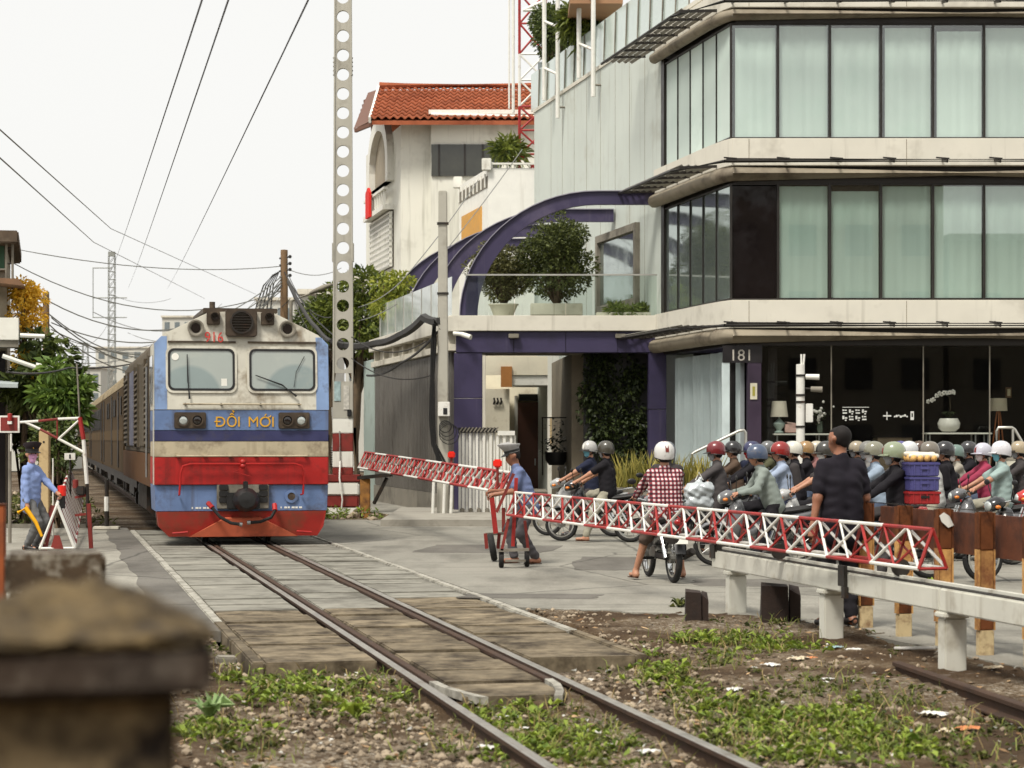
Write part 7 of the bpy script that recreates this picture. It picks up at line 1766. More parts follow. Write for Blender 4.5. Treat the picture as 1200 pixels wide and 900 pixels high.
    if pack: sdf_mesh('backpack', [(Cc-f*0.17+l*0.07-a*0.12, Cc-f*0.17+l*0.07+a*0.12, 0.085, 0.08), (Cc-f*0.17-l*0.07-a*0.12, Cc-f*0.17-l*0.07+a*0.12, 0.085, 0.08)], h, 0.05, pack, t, 0.004)
    if head == 'cap':
        c = Hc+hu*0.09; b = MB()
        rg_ = []
        for r, z, fx in ((0.100,-0.03,0),(0.103,0.01,0),(0.112,0.03,0.005),(0.148,0.085,0.02),(0.145,0.10,0.02),(0.10,0.105,0.0),(0.001,0.10,0)):
            rg_.append([Rm @ Vector((r*1.08*math.cos(x)+fx, r*math.sin(x), z + (0.03*math.cos(x) if z > 0.05 else 0))) + c for x in [2*math.pi*i/20 for i in range(20)]])
        b.loft(rg_); cp_ = b.build('cap', hm, t, smooth=50)
        b = MB(); q = []
        for k in range(7):
            x = R(-60+k*20); q.append([Rm @ Vector((r_*math.cos(x), r_*0.85*math.sin(x), z)) + c for r_, z in ((0.105,-0.015),(0.175,-0.05),(0.175,-0.056),(0.105,-0.027))])
        b.loft(q); b.build('peak', M_black, cp_, smooth=40)
        b = MB(); b.lathe([(0.106,-0.02),(0.108,0.012)], 20, c, Rm, 1.08, 1); b.build('band', M_black, cp_)
        b = MB(); b.sph(Rm @ Vector((0.118,0,0.03)) + c, (0.008,0.018,0.018), 8, 6); b.build('badge', L_gold, cp_)
    t['joints'] = 0
    del t['joints']
    return t
M_shoe = mat('dark_shoe', C(40,34,32), 0.5, var=0.2)
# ------------------------------------------------------------------ a step-through motorbike, forward is +x
M_seat = mat('bike_seat', C(28,26,26), 0.6, var=0.15)
M_bkgrey = mat('bike_engine', C(128,126,120), 0.4, 0.7, var=0.15, vs=10)
M_tail = mat('tail_lens', C(150,16,14), 0.2, coat=0.6)
def paint(n, c): return mat('bike_'+n, c, 0.3, var=0.06, coat=0.6, dirt=C(90,84,76), dirt_amt=0.12, ds=4)
def ell(c, ry, rz, n=12, tilt=0.0):
    c = Vector(c); return [c + Vector((rz*math.sin(a)*math.sin(tilt), ry*math.cos(a), rz*math.sin(a)*math.cos(tilt))) for a in [2*math.pi*i/n for i in range(n)]]
def make_bike():
    t = empty('motorbike'); bodyp = []
    for x, nm in ((0.61, 'front'), (-0.61, 'rear')):
        b = MB(); RX_ = Matrix.Rotation(R(90), 3, 'X'); w = 0.036 if nm == 'front' else 0.045
        ring = []
        for i in range(28):
            a = 2*math.pi*i/28; ring.append((x+0.262*math.cos(a), 0, 0.295+0.262*math.sin(a)))
        b.path(ring+[ring[0]], w*0.9, 8, caps=False); wh_ = b.build('wheel', M_rub, t, smooth=60)
        b = MB(); b.ring(circ(x,0.295,0.232,24), circ(x,0.295,0.205,24), 'y', -0.028, 0.028); b.build('rim', M_chrome, wh_, smooth=40)
        b = MB()
        for i in range(10):
            a = 2*math.pi*i/10; b.tube((x,0.015*(-1)**i,0.295),(x+0.21*math.cos(a),0,0.295+0.21*math.sin(a)),0.005,n=4)
        b.build('spokes', M_steel, wh_)
        b = MB(); b.prism(circ(x,0.295,0.062,14),'y',-0.055,0.055); b.build('hub', M_bkgrey, wh_)
    b = MB(); b.tube((0.61,0.075,0.295),(0.42,0.075,0.80),0.024); b.build('fork', M_chrome, t, smooth=50)
    b = MB(); b.tube((0.61,-0.075,0.295),(0.42,-0.075,0.80),0.024); b.build('fork', M_chrome, t, smooth=50)
    b = MB(); q = []
    for i in range(9):
        a = R(20+i*15); c = Vector((0.61+0.315*math.cos(a),0,0.295+0.315*math.sin(a))); q.append([c+Vector((math.cos(a)*k*0.02,y,math.sin(a)*k*0.02)) for y,k in ((-0.06,-1),(0,0.4),(0.06,-1),(0.05,-1.8),(-0.05,-1.8))])
    b.loft(q); bodyp.append(b.build('front_fender', None, t, smooth=50))
    b = MB(); b.loft([ell((0.50,0,0.60),0.05,0.12,tilt=-.35), ell((0.40,0,0.72),0.13,0.20,tilt=-.35), ell((0.33,0,0.66),0.19,0.28,tilt=-.35), ell((0.27,0,0.56),0.20,0.26,tilt=-.35), ell((0.24,0,0.50),0.15,0.18,tilt=-.35)]); bodyp.append(b.build('leg_shield', None, t, smooth=60))
    b = MB(); b.loft([ell((0.55,0,0.93),0.03,0.03), ell((0.53,0,0.93),0.085,0.075), ell((0.44,0,0.96),0.12,0.095), ell((0.34,0,0.97),0.10,0.07), ell((0.28,0,0.97),0.03,0.03)]); bodyp.append(b.build('headlight_cowl', None, t, smooth=60))
    b = MB(); b.sph((0.535,0,0.93),(0.03,0.075,0.06),12,8); b.build('headlight', L_lens, t, smooth=60)
    b = MB(); b.path([(0.30,-0.34,0.98),(0.33,-0.20,1.0),(0.37,-0.08,0.97),(0.37,0.08,0.97),(0.33,0.20,1.0),(0.30,0.34,0.98)],0.013,6); hb = b.build('handlebar', M_chrome, t, smooth=50)
    for s in (-1,1):
        b = MB(); b.tube((0.335,0.215*s,1.0),(0.298,0.345*s,0.98),0.019,n=8); b.build('grip', M_rub, hb)
        b = MB(); b.path([(0.33,0.19*s,1.0),(0.34,0.24*s,1.12),(0.34,0.27*s,1.18)],0.007,5); mr_ = b.build('mirror_stem', M_black, hb)
        b = MB(); b.sph((0.345,0.29*s,1.22),(0.014,0.06,0.038),10,7); b.build('mirror', M_black, mr_, smooth=60)
        b = MB(); b.path([(0.36,0.18*s,0.985),(0.38,0.32*s,0.965)],0.006,4); b.build('brake_lever', M_steel, hb)
        b = MB(); b.sph((0.47,0.125*s,0.92),(0.04,0.03,0.025),8,6); b.build('indicator', mat('amber_lens', C(214,120,30), 0.25, coat=0.5), t, smooth=60)
    b = MB(); b.loft([ell((0.02,0,0.70),0.06,0.03), ell((-0.06,0,0.735),0.11,0.045), ell((-0.30,0,0.745),0.135,0.05), ell((-0.55,0,0.775),0.125,0.05), ell((-0.72,0,0.80),0.10,0.04), ell((-0.78,0,0.80),0.05,0.02)]); b.build('seat', M_seat, t, smooth=60)
    b = MB(); b.loft([ell((0.20,0,0.44),0.05,0.05), ell((0.08,0,0.46),0.09,0.09), ell((-0.10,0,0.58),0.12,0.12), ell((-0.35,0,0.62),0.135,0.11), ell((-0.62,0,0.68),0.12,0.085), ell((-0.84,0,0.75),0.07,0.05), ell((-0.90,0,0.77),0.03,0.02)]); bodyp.append(b.build('side_cowl', None, t, smooth=60))
    b = MB(); b.sph((-0.885,0,0.745),(0.035,0.075,0.045),10,7); b.build('tail_lamp', M_tail, t, smooth=60)
    b = MB(); b.path([(-0.70,0.08,0.83),(-0.88,0.09,0.87),(-0.95,0,0.88),(-0.88,-0.09,0.87),(-0.70,-0.08,0.83)],0.014,6); b.build('grab_rail', M_chrome, t, smooth=50)
    b = MB(); q = []
    for i in range(7):
        a = R(60+i*18); c = Vector((-0.61+0.33*math.cos(a),0,0.295+0.33*math.sin(a))); q.append([c+Vector((0,y,0)) + Vector((math.cos(a),0,math.sin(a)))*k for y,k in ((-0.065,-0.01),(0,0.012),(0.065,-0.01),(0.055,-0.02),(-0.055,-0.02))])
    b.loft(q); b.build('rear_fender', M_black, t, smooth=50)
    b = MB(); b.obox((-0.955,0,0.55),(0.01,0.16,0.13),(0,0.25,0)); pl_ = b.build('licence_plate', M_white, t)
    b = MB(); b.prism([(-0.05,0.27),(0.18,0.25),(0.24,0.33),(0.16,0.42),(-0.06,0.44),(-0.12,0.36)],'y',-0.10,0.10); b.build('engine', M_bkgrey, t, bevel=0.02)
    b = MB(); b.path([(0.12,-0.07,0.30),(0.08,-0.14,0.24),(-0.25,-0.15,0.25),(-0.42,-0.16,0.30)],0.022,7); ex_ = b.build('exhaust_pipe', M_steel, t, smooth=50)
    b = MB(); b.path([(-0.36,-0.16,0.28),(-0.48,-0.165,0.315),(-0.82,-0.17,0.385),(-0.86,-0.17,0.395)],[0.03,0.05,0.05,0.03],10); b.build('silencer', M_iron, ex_, smooth=50)
    b = MB(); b.box(-0.62,-0.05,0.07,0.10,0.27,0.36); b.build('chain_case', M_black, t, bevel=0.02)
    for s in (-1,1):
        b = MB(); b.tube((-0.61,0.10*s,0.30),(-0.42,0.12*s,0.62),0.025,n=8); b.build('shock', M_chrome, t)
        b = MB(); b.tube((0.05,0.08*s,0.27),(0.05,0.25*s,0.27),0.02,n=7); b.build('foot_peg', M_rub, t)
    return t, bodyp
bike0, body0 = make_bike()
used_bike = [False]
def bike(label, x, y, rz, m, z=0.0):
    if not used_bike[0]: t = bike0; used_bike[0] = True
    else: t = copy_tree(bike0)
    t.location = (x, y, z); t.rotation_euler = (0, 0, rz); tag(t, label, 'motorbike', 'motorbikes waiting at the barrier')
    for ch in t.children:
        if ch.name.split('.')[0] in ('front_fender','leg_shield','headlight_cowl','side_cowl'):
            if not ch.data.materials: ch.data.materials.append(M_black)
            ch.material_slots[0].link = 'OBJECT'; ch.material_slots[0].material = m
    return t
for o_ in body0:
    o_.data.materials.clear(); o_.data.materials.append(M_black)

WIN = 'riders waiting at the barrier'
def rider(px_, d_, rz, label, blabel, bm_, shirt, trousers, hm, sleeve='short', lean=0.12, mask=None, turn=0.0, nod=0.0, legs='long', bare=False, scale=1.0, skin=None, foot='down', head='helmet', visor=True, bulk=1.0, h=0.02, make=True, dx=0.0, shirt_long=0.04, pack=None):
    off = -0.20 + math.sin(lean)*0.6 + dx
    X = xat(px_, d_) - math.cos(rz)*off; Y = d_ - math.sin(rz)*off
    if make: bike(blabel, X, Y, rz, bm_)
    gl = ((0.31,0.27,1.005),(0.31,-0.27,1.005)); gl = tuple(tuple(a/scale for a in g_) for g_ in gl)
    ft = {'down': ((0.10,0.30,0.10),(0.08,-0.24,0.375)), 'pegs': ((0.05,0.22,0.375),(0.05,-0.22,0.375)), 'both': ((0.10,0.30,0.10),(0.10,-0.30,0.10))}[foot]
    return person(label, (X,Y,0), rz, (-0.22+dx,0,0.88/scale), lean, gl, ft, shirt, trousers, sleeve, head, hm, mask, skin, turn, nod, knee=((1,0.45,0.5),(1,-0.45,0.5)), elbow=((-0.5,0.55,-0.7),(-0.5,-0.55,-0.7)),
                  legs=legs, bare=bare, scale=scale, group=WIN, visor=visor, bulk=bulk, h=h, shirt_long=shirt_long, pack=pack)
def hel(n, c): c = tuple(x*0.8 for x in c); return mat('helmet_'+n, c, 0.3, var=0.05, coat=0.6, dirt=C(120,110,100), dirt_amt=0.1, ds=8)
PI = math.pi
c_black = cloth('black', C(30,28,32)); c_dark = cloth('charcoal', C(62,58,58)); c_navy = cloth('navy', C(36,40,58)); c_khaki = cloth('khaki', C(150,146,130)); c_jean = cloth('jeans', C(70,80,98)); c_grey = cloth('grey', C(110,108,106))
c_white = cloth('white', C(188,188,184)); m_blue = cloth('mask_blue', C(120,180,196)); m_white = cloth('mask_white', C(222,220,216)); m_grey = cloth('mask_grey', C(150,150,152)); m_red = cloth('mask_red', C(170,40,40)); m_pink = cloth('mask_pink', C(214,160,196))
b_black, b_silver, b_red, b_grey, b_blue, b_white = paint('black', C(30,30,32)), paint('silver', C(170,170,168)), paint('red', C(176,36,32)), paint('grey', C(96,96,98)), paint('blue', C(48,60,110)), paint('white', C(206,204,198))
rider(690, 40.2, PI-0.25, 'rider in dark polo with teal mask and pale helmet by creeper wall', 'silver motorbike ridden by the person in teal mask', b_silver, c_navy, c_dark, hel('pale', C(190,188,184)), mask=m_blue, turn=0.9, lean=0.08)
rider(709, 38.0, PI-0.30, 'rider in black tee and olive helmet in front of spiky plants', 'black motorbike with bright rims in front of the creeper wall', b_black, c_black, c_khaki, hel('olive', C(72,68,58)), mask=m_grey, lean=0.06, turn=-0.2, legs='long', bare=True)
rider(778, 27.6, R(101), 'rider in red plaid shirt and white helmet seen from behind', 'motorbike with rear plate under the plaid shirted rider', b_grey, plaid(), cloth('brown_short', C(92,78,70)), hel('white', C(224,222,218)), 'long', legs='short', bare=True, lean=0.10, foot='both', visor=False, bulk=1.12, h=0.016)
rider(781, 32.5, R(100), 'rider in slate helmet hidden ahead of the plaid shirted rider', 'black motorbike ahead of the plaid shirted rider', b_black, c_dark, c_black, hel('slate', C(84,90,104)), 'long', foot='both')
rider(838, 34.0, PI-0.05, 'rider in dark grey jacket and maroon helmet leaning back', 'dark motorbike under the grey jacketed rider with hanging bag', b_black, cloth('jacket_grey', C(74,70,70)), c_dark, hel('maroon', C(120,26,32)), 'long', lean=0.10, mask=m_grey, nod=0.1)
rider(880, 37.0, PI, 'rider in navy helmet and red scarf behind the grey shirted rider', 'dark blue motorbike in the second row by the handrail', b_blue, c_black, c_dark, hel('navy', C(52,54,92)), 'long', mask=m_red)
rider(886, 30.8, PI+0.06, 'rider leaning forward in grey green shirt and blue helmet', 'grey motorbike under the grey green shirted rider', b_grey, cloth('sage', C(128,136,130)), c_black, hel('steelblue', C(72,86,112)), 'long', lean=0.38, nod=0.1, visor=False, h=0.017)
rider(913, 33.5, PI+0.02, 'rider in light blue shirt and red helmet beside the white pole', 'black motorbike under the light blue shirted rider', b_black, cloth('lightblue', C(150,162,182)), c_navy, hel('red', C(150,32,28)), 'long', pack=c_dark, lean=0.16)
rider(929, 36.5, PI, 'rider in black top and white helmet below the white pole', 'white motorbike below the white camera pole', b_white, c_black, c_black, hel('cream', C(226,222,208)), 'long')
rider(927, 40.0, PI+0.1, 'rider in silver helmet deep in the crowd by the white pole', 'red motorbike deep in the crowd by the white pole', b_red, c_grey, c_dark, hel('silver', C(180,182,182)), 'long', mask=m_white)
rider(943, 38.3, PI-0.1, 'rider in tan helmet and black jacket right of the white pole', 'grey motorbike right of the white camera pole', b_grey, c_black, c_jean, hel('tan', C(166,130,84)), 'long')
rider(967, 31.5, PI-0.05, 'rider in dark olive peaked helmet and white mask left of the standing man', 'silver motorbike just left of the standing man', b_silver, c_dark, c_black, hel('darkolive', C(60,58,52)), 'short', mask=m_white, lean=0.05, turn=0.2, visor='same')
rider(1016, 36.0, PI, 'rider in grey helmet partly behind the standing man', 'blue motorbike half hidden by the standing man', b_blue, c_grey, c_dark, hel('midgrey', C(128,126,120)), 'long', mask=m_grey)
rider(1023, 31.5, PI+0.08, 'rider in olive silver helmet, white mask and pale blue shirt', 'red motorbike under the pale blue shirted rider', b_red, cloth('paleblue', C(140,154,170)), c_jean, hel('olivesilver', C(140,138,120)), 'long', mask=m_white)
rider(1046, 27.8, PI+0.10, 'rider in black shirt and pale green helmet carrying stacked crates', 'black motorbike loaded with stacked crates', b_black, c_black, c_dark, hel('palegreen', C(150,160,132)), 'long', mask=m_grey, visor='same', h=0.017)
rider(1054, 38.5, PI, 'rider in purple helmet deep behind the crate carrier', 'grey motorbike deep behind the crate carrier', b_grey, c_dark, c_dark, hel('purple', C(92,86,150)), 'long')
rider(1064, 35.0, PI, 'rider in plain white helmet just behind the stacked crates', 'white motorbike just behind the stacked crates', b_white, c_grey, c_jean, hel('plainwhite', C(220,222,222)), 'long')
rider(1088, 32.5, PI+0.04, 'rider in loose white shirt and taupe helmet right of the crates', 'black motorbike under the loose white shirted rider', b_black, c_white, c_khaki, hel('taupe', C(126,118,106)), 'long', pack=c_black, bulk=1.1, visor='same')
rider(1120, 36.5, PI, 'small rider in sage cap helmet and beige shirt', 'red motorbike under the small beige shirted rider', b_red, cloth('beige', C(150,144,132)), c_grey, hel('sage', C(112,134,126)), 'long', mask=m_white, scale=0.93, visor='same', turn=0.3)
rider(1134, 38.0, PI, 'rider in charcoal helmet and black tee behind the pink jacket', 'silver motorbike behind the pink jacketed rider', b_silver, c_black, c_black, hel('charcoal', C(58,56,58)), 'short', mask=m_grey)
rider(1151, 34.3, PI+0.05, 'rider in pink jacket, white mask and lilac striped helmet', 'red and dark motorbike under the pink jacketed rider', b_red, cloth('pink', C(142,54,76)), c_jean, hel('lilac', C(206,204,216)), 'long', mask=m_white, turn=0.35, scale=0.97, visor='same', shirt_long=0.12)
rider(1172, 32.0, PI+0.04, 'rider in pale green short sleeved shirt with blue mask and white helmet', 'grey motorbike under the pale green shirted rider', b_grey, cloth('palegreen', C(142,160,156)), c_khaki, hel('brightwhite', C(228,226,230)), 'short', mask=m_blue, lean=0.02, visor='same', h=0.017)
for px_, d_, lb, bl, bm_, sh, hm in ((858,38.5,'rider in brown jacket and black helmet behind the maroon helmet','brown motorbike behind the maroon helmeted rider',b_grey,cloth('brown', C(84,68,56)),hel('black', C(38,36,38))),
        (899,41.0,'rider in olive jacket and grey helmet far behind the red helmet','dark motorbike far behind the red helmeted rider',b_black,cloth('olive', C(78,78,58)),hel('grey2', C(112,112,112))),
        (956,41.5,'rider in dusty rose shirt and cream helmet far behind, left of the standing man','blue scooter far behind, left of the standing man',b_blue,cloth('rose', C(128,90,88)),hel('cream2', C(200,192,172))),
        (1003,40.0,'rider in dark coat and beige helmet far behind the standing man','grey scooter far behind the standing man',b_grey,c_dark,hel('beige2', C(164,152,130))),
        (1076,41.0,'rider in slate coat and brown helmet far behind the crates','red scooter far behind the stacked crates',b_red,cloth('slate', C(70,76,86)),hel('brown2', C(96,74,60))),
        (1106,33.5,'rider in black coat and black helmet right of the loose white shirt','silver scooter right of the loose white shirt',b_silver,c_black,hel('black3', C(44,42,44))),
        (1193,37.0,'rider in dark jacket and sand helmet at the right edge','black motorbike at the right edge in the back row',b_black,c_dark,hel('sand', C(176,160,132)))):
    rider(px_, d_, PI+0.03, lb, bl, bm_, sh, c_dark, hm, 'long', mask=m_grey if px_ % 2 else None, pack=c_navy if px_ % 3 == 0 else None)
bike('red motorbike at the right edge behind the pale green shirted rider', xat(1236,31.0), 31.0, PI+0.05, b_red)
bike('black scooter parked in the gap behind the rusty fence', xat(1200,27.5), 27.5, PI+0.4, b_black)
# load of crates
o_ = at(1078, 590, 27.6); t = thing('crate_stack', 'purple and red plastic crates stacked on a motorbike rack', 'crates', (o_.x, 27.6, 0.95), 0.06)
m_pc, m_rc = mat('purple_crate', C(72,70,122), 0.45, var=0.08, coat=0.2), mat('red_crate', C(150,30,32), 0.45, var=0.08, coat=0.2)
def crate(z, m, w=0.36, h=0.175):
    b = MB(); b.box(-w/2,w/2,-0.25,0.25,z,z+h); c_ = b.build('crate', m, t, bevel=0.012)
    b = MB(); b.box(-w/2-0.012,w/2+0.012,-0.262,0.262,z+h-0.035,z+h-0.005); b.build('rim', m, c_, bevel=0.005)
    for i in range(4): b = MB(); b.box(-w/2+0.04+i*0.085,-w/2+0.055+i*0.085,-0.262,-0.25,z+0.01,z+h-0.036); b.build('rib', m, c_)
    b = MB(); b.box(-0.06,0.06,-0.268,-0.25,z+h*0.45,z+h*0.68); b.build('handle', M_black if m is m_rc else m, c_, bevel=0.008)
crate(0.0, m_rc, 0.38, 0.16); crate(0.165, m_pc); crate(0.345, m_pc)
b = MB()
for i in range(4):
    for j in range(3): b.sph((-0.13+i*0.085, -0.17+j*0.16, 0.57), (0.05,0.085,0.055), 8, 6)
b.build('bread_load', mat('golden_buns', C(214,168,100), 0.7, var=0.15, vs=8), t, smooth=60)
sdf_mesh('plastic_cover', [((-0.17,-0.2,0.60),(0.17,-0.2,0.60),0.03,0.03), ((-0.17,0.2,0.60),(0.17,0.2,0.60),0.03,0.03), ((-0.17,0,0.615),(0.17,0,0.61),0.04,0.035)], 0.02, 0.05, mat('clear_plastic_white', C(222,214,196), 0.25, coat=0.3), t, 0.006)
# silvery bag hanging in front of the grey jacket
o_ = at(819, 572, 33.4); t = thing('plastic_bag', 'silvery plastic bag hanging before the grey jacketed rider', 'bag', o_)
sdf_mesh('bag', [((-0.10,0,-0.05),(0.12,0,-0.02),0.13,0.12), ((-0.08,0,-0.22),(0.10,0.02,-0.22),0.14,0.13), ((0,0,0.10),(0.02,0,0.16),0.04,0.02)], 0.022, 0.06, mat('silver_bag', C(178,184,186), 0.25, 0.2, var=0.1, coat=0.3), t, 0.012)
b = MB(); b.path([(-0.05,0,0.12),(0,0,0.24),(0.06,0,0.12)],0.01,5); b.build('handle', M_white, t)
# ------------------------------------------------------------------ people on foot
c_guard = cloth('guard_blue', C(104,116,150)); c_gtr = cloth('guard_grey', C(78,75,77)); m_cap = cloth('cap_grey', C(156,154,152))
# barrier guard, walking left and pushing the trolley
gx0 = xat(617, 31.3)
person('crossing guard in blue shirt and grey cap pushing the barrier trolley', (gx0, 31.3, 0), PI+0.15, (-0.02,0,0.87), 0.34, ((0.46,0.12,0.98),(0.44,-0.16,1.02)), ((-0.12,0.10,0.085),(0.16,-0.10,0.085)), c_guard, c_gtr, 'short', 'cap', m_cap,
       turn=0.0, nod=0.25, bare=True, h=0.015, skin=M_skin2, elbow=((-0.2,0.3,-1),(-0.2,-0.3,-1)), shirt_long=0.06)
# woman at the left barrier
c_w = cloth('uniform_blue', C(128,146,190))
fx = xat(36, 35.0)
wom = person('guard woman in blue uniform with pink mask holding a yellow flag', (fx, 35.0, 0), -0.25, (0,0,0.86), 0.02, ((0.42,0.10,0.92),(0.06,-0.24,0.72)), ((0.02,0.10,0.085),(-0.02,-0.09,0.085)), c_w, cloth('trouser_grey', C(104,104,104)), 'long', 'cap', cloth('cap_dark', C(48,40,44)),
       mask=m_pink, h=0.015, relaxed=(False,True), scale=0.98, shirt_long=0.12, elbow=((-0.3,0.3,-1),(-0.6,-0.3,-0.5)), turn=-0.9)
t = thing('signal_flag', 'rolled yellow signal flag in the hand of the guard woman', 'flag', at(30, 603, 34.7))
b = MB(); b.path([(-0.12,0,0.03),(0.0,0,0.10),(0.16,0,-0.12),(0.26,-0.02,-0.34)],[0.03,0.045,0.03,0.022],8); b.build('cloth', cloth('yellow', C(232,170,34)), t, smooth=60)
b = MB(); b.path([(0.26,-0.02,-0.34),(0.31,-0.02,-0.46)],0.012,6); b.build('stick', M_pwood, t)
# man in black tee with his back to us
mx = xat(986, 20.6)
person('standing man in black tee shirt with his back turned behind the barrier', (mx, 20.6, 0.02), R(112), (0,0,0.95), 0.03, ((-0.02,0.30,0.86),(0.10,-0.26,0.88)), ((0.0,0.11,0.085),(0.02,-0.11,0.085)), cloth('black_tee', C(32,29,36)), cloth('dark_trouser', C(38,36,40)), 'short', 'hair',
       skin=M_skin2, h=0.014, relaxed=(True,True), scale=1.06, turn=0.35, bulk=1.02, shirt_long=0.12, elbow=((-0.6,0.4,-0.2),(-0.6,-0.4,-0.2)))
# ------------------------------------------------------------------ gravel, weeds, litter on the near ground
rs = random.Random(99)
def gpt(px_, py_): d_ = FPX*(CAM_H+0.1)/(py_-HZ); return xat(px_, d_), d_
def ground_ok(X, Y):
    u, v = UV(X, Y)
    if abs(abs(v)-0.535) < 0.07: return False
    if u > 5.9 and abs(v) < 1.65: return False
    if u > 3.5 and abs(v) < 0.5: return False
    if v > 1.6 and u > 11.3 - (v-1.6)*0.84: return False
    if v > 4.5 or (v < -1.6 and u > 10.6): return False
    return True
ico = [(0,0,1),(0.9,0,0.3),(0.28,0.85,0.3),(-0.72,0.53,0.25),(-0.72,-0.53,0.3),(0.28,-0.85,0.35),(0.7,0.5,-0.4),(-0.3,0.8,-0.4),(-0.85,0,-0.4),(-0.3,-0.8,-0.4),(0.7,-0.5,-0.4)]
icf = [(0,1,2),(0,2,3),(0,3,4),(0,4,5),(0,5,1),(1,6,2),(2,6,7),(2,7,3),(3,7,8),(3,8,4),(4,8,9),(4,9,5),(5,9,10),(5,10,1),(1,10,6)]
gr = MB(); n = 0
while n < 13000:
    Y = 8.5 + 15*rs.random()**1.25; X = rs.uniform(-0.24*Y-0.3, 0.25*Y+0.3)
    if not ground_ok(X, Y): continue
    u, v = UV(X, Y); dens = 0.42 + 0.75*vnoise(X*0.9, Y*0.9) + 0.25*vnoise(X*3.1, Y*2.7) + (0.35 if 0.7 < v < 1.5 or -1.7 < v < -0.65 else 0) - (0.55 if v > 2.2 else 0.15 if v > 1.5 else 0)
    if rs.random() > dens: continue
    s_ = 0.010 + 0.026*rs.random()**2.2; a = rs.uniform(0, 6.28); ca, sa = math.cos(a), math.sin(a); z = gh(X, Y)+s_*0.15; k = [rs.uniform(.7, 1.3) for _ in range(3)]
    gr.add([(X+s_*(x*k[0]*ca-y*k[1]*sa), Y+s_*(x*k[0]*sa+y*k[1]*ca), z+s_*zz*0.75*k[2]) for x, y, zz in ico], icf); n += 1
def stone_mat():
    m = leafmat('ballast_stone', C(78,66,52), C(166,150,128), 0.9, 0.0); return m
tag(gr.build('ballast', stone_mat()), 'loose pale ballast stones scattered along the rails', 'gravel', kind='stuff')
# dead leaves and paper crumbs
lt_ = MB(); n = 0
while n < 1500:
    Y = 8.5 + 14*rs.random()**1.2; X = rs.uniform(-0.24*Y, 0.25*Y)
    if not ground_ok(X, Y): continue
    L = rs.uniform(0.015, 0.05); a = rs.uniform(0,6.28); dv = Vector((math.cos(a), math.sin(a), rs.uniform(-.2,.3)))*L; sv = Vector((-math.sin(a), math.cos(a), rs.uniform(-.5,.5)))*L*0.35; c = Vector((X, Y, gh(X,Y)+0.014))
    lt_.add([c-dv, c+sv, c+dv, c-sv], [(0,1,2,3)]); n += 1
tag(lt_.build('leaf_litter', leafmat('dead_leaf', C(104,72,42), C(190,160,120), 0.9, 0.0)), 'dry leaves and crumbs strewn over the trackside dirt', 'litter', kind='stuff')
wl_ = MB(); n = 0
while n < 260:
    X, Y = gpt(rs.choice((rs.uniform(860,1199), rs.uniform(560,760), rs.uniform(230,500))), rs.uniform(750,897))
    if not ground_ok(X, Y): continue
    L = rs.uniform(0.008, 0.03); c = Vector((X, Y, gh(X,Y)+0.02)); q = [c + Vector((rs.uniform(-L,L), rs.uniform(-L,L), rs.uniform(0,L))) for _ in range(4)]; wl_.add(q, [(0,1,2),(0,2,3)]); n += 1
tag(wl_.build('paper_crumbs', leafmat('paper_crumb', C(150,148,140), C(226,224,216), 0.8, 0.0)), 'small white crumbs of paper and plastic on the trackside dirt', 'litter', kind='stuff')
# weeds: patches given where they grow
patches = [(250,860,.35,.45,1),(330,815,.45,.7,1),(420,825,.35,.55,.9),(400,780,.3,.5,.8),(345,765,.3,.35,.7),(460,790,.3,.6,.9),(500,762,.3,.4,.8),(300,885,.3,.4,.7),(450,850,.25,.4,.6),(270,800,.2,.4,.6),
           (540,815,.22,.5,.9),(590,840,.3,.6,1),(640,865,.35,.6,1),(700,885,.3,.5,1),(660,825,.2,.5,.9),(610,880,.3,.5,.9),(530,875,.25,.5,.6),(720,850,.15,.5,.7),
           (745,785,.22,.6,1.3),(780,805,.2,.6,1.3),(815,830,.2,.6,1.1),(850,760,.5,.45,1.2),(900,770,.4,.5,1.1),(830,785,.3,.4,.8),(880,840,.35,.7,1),(940,870,.45,.8,1.1),(1000,850,.4,.7,1),(1040,880,.35,.6,1),(960,810,.3,.5,.8),(900,885,.35,.5,1),
           (1060,830,.25,.5,.7),(1120,880,.4,.5,.6),(800,725,.25,.3,.7),(890,745,.3,.3,.6),(1080,745,.2,.3,.6),(700,790,.1,.3,.5),(830,870,.2,.5,.8),(780,868,.12,.5,.6),(250,775,.2,.3,.5),(560,770,.2,.3,.4),(1160,850,.3,.4,.5)]
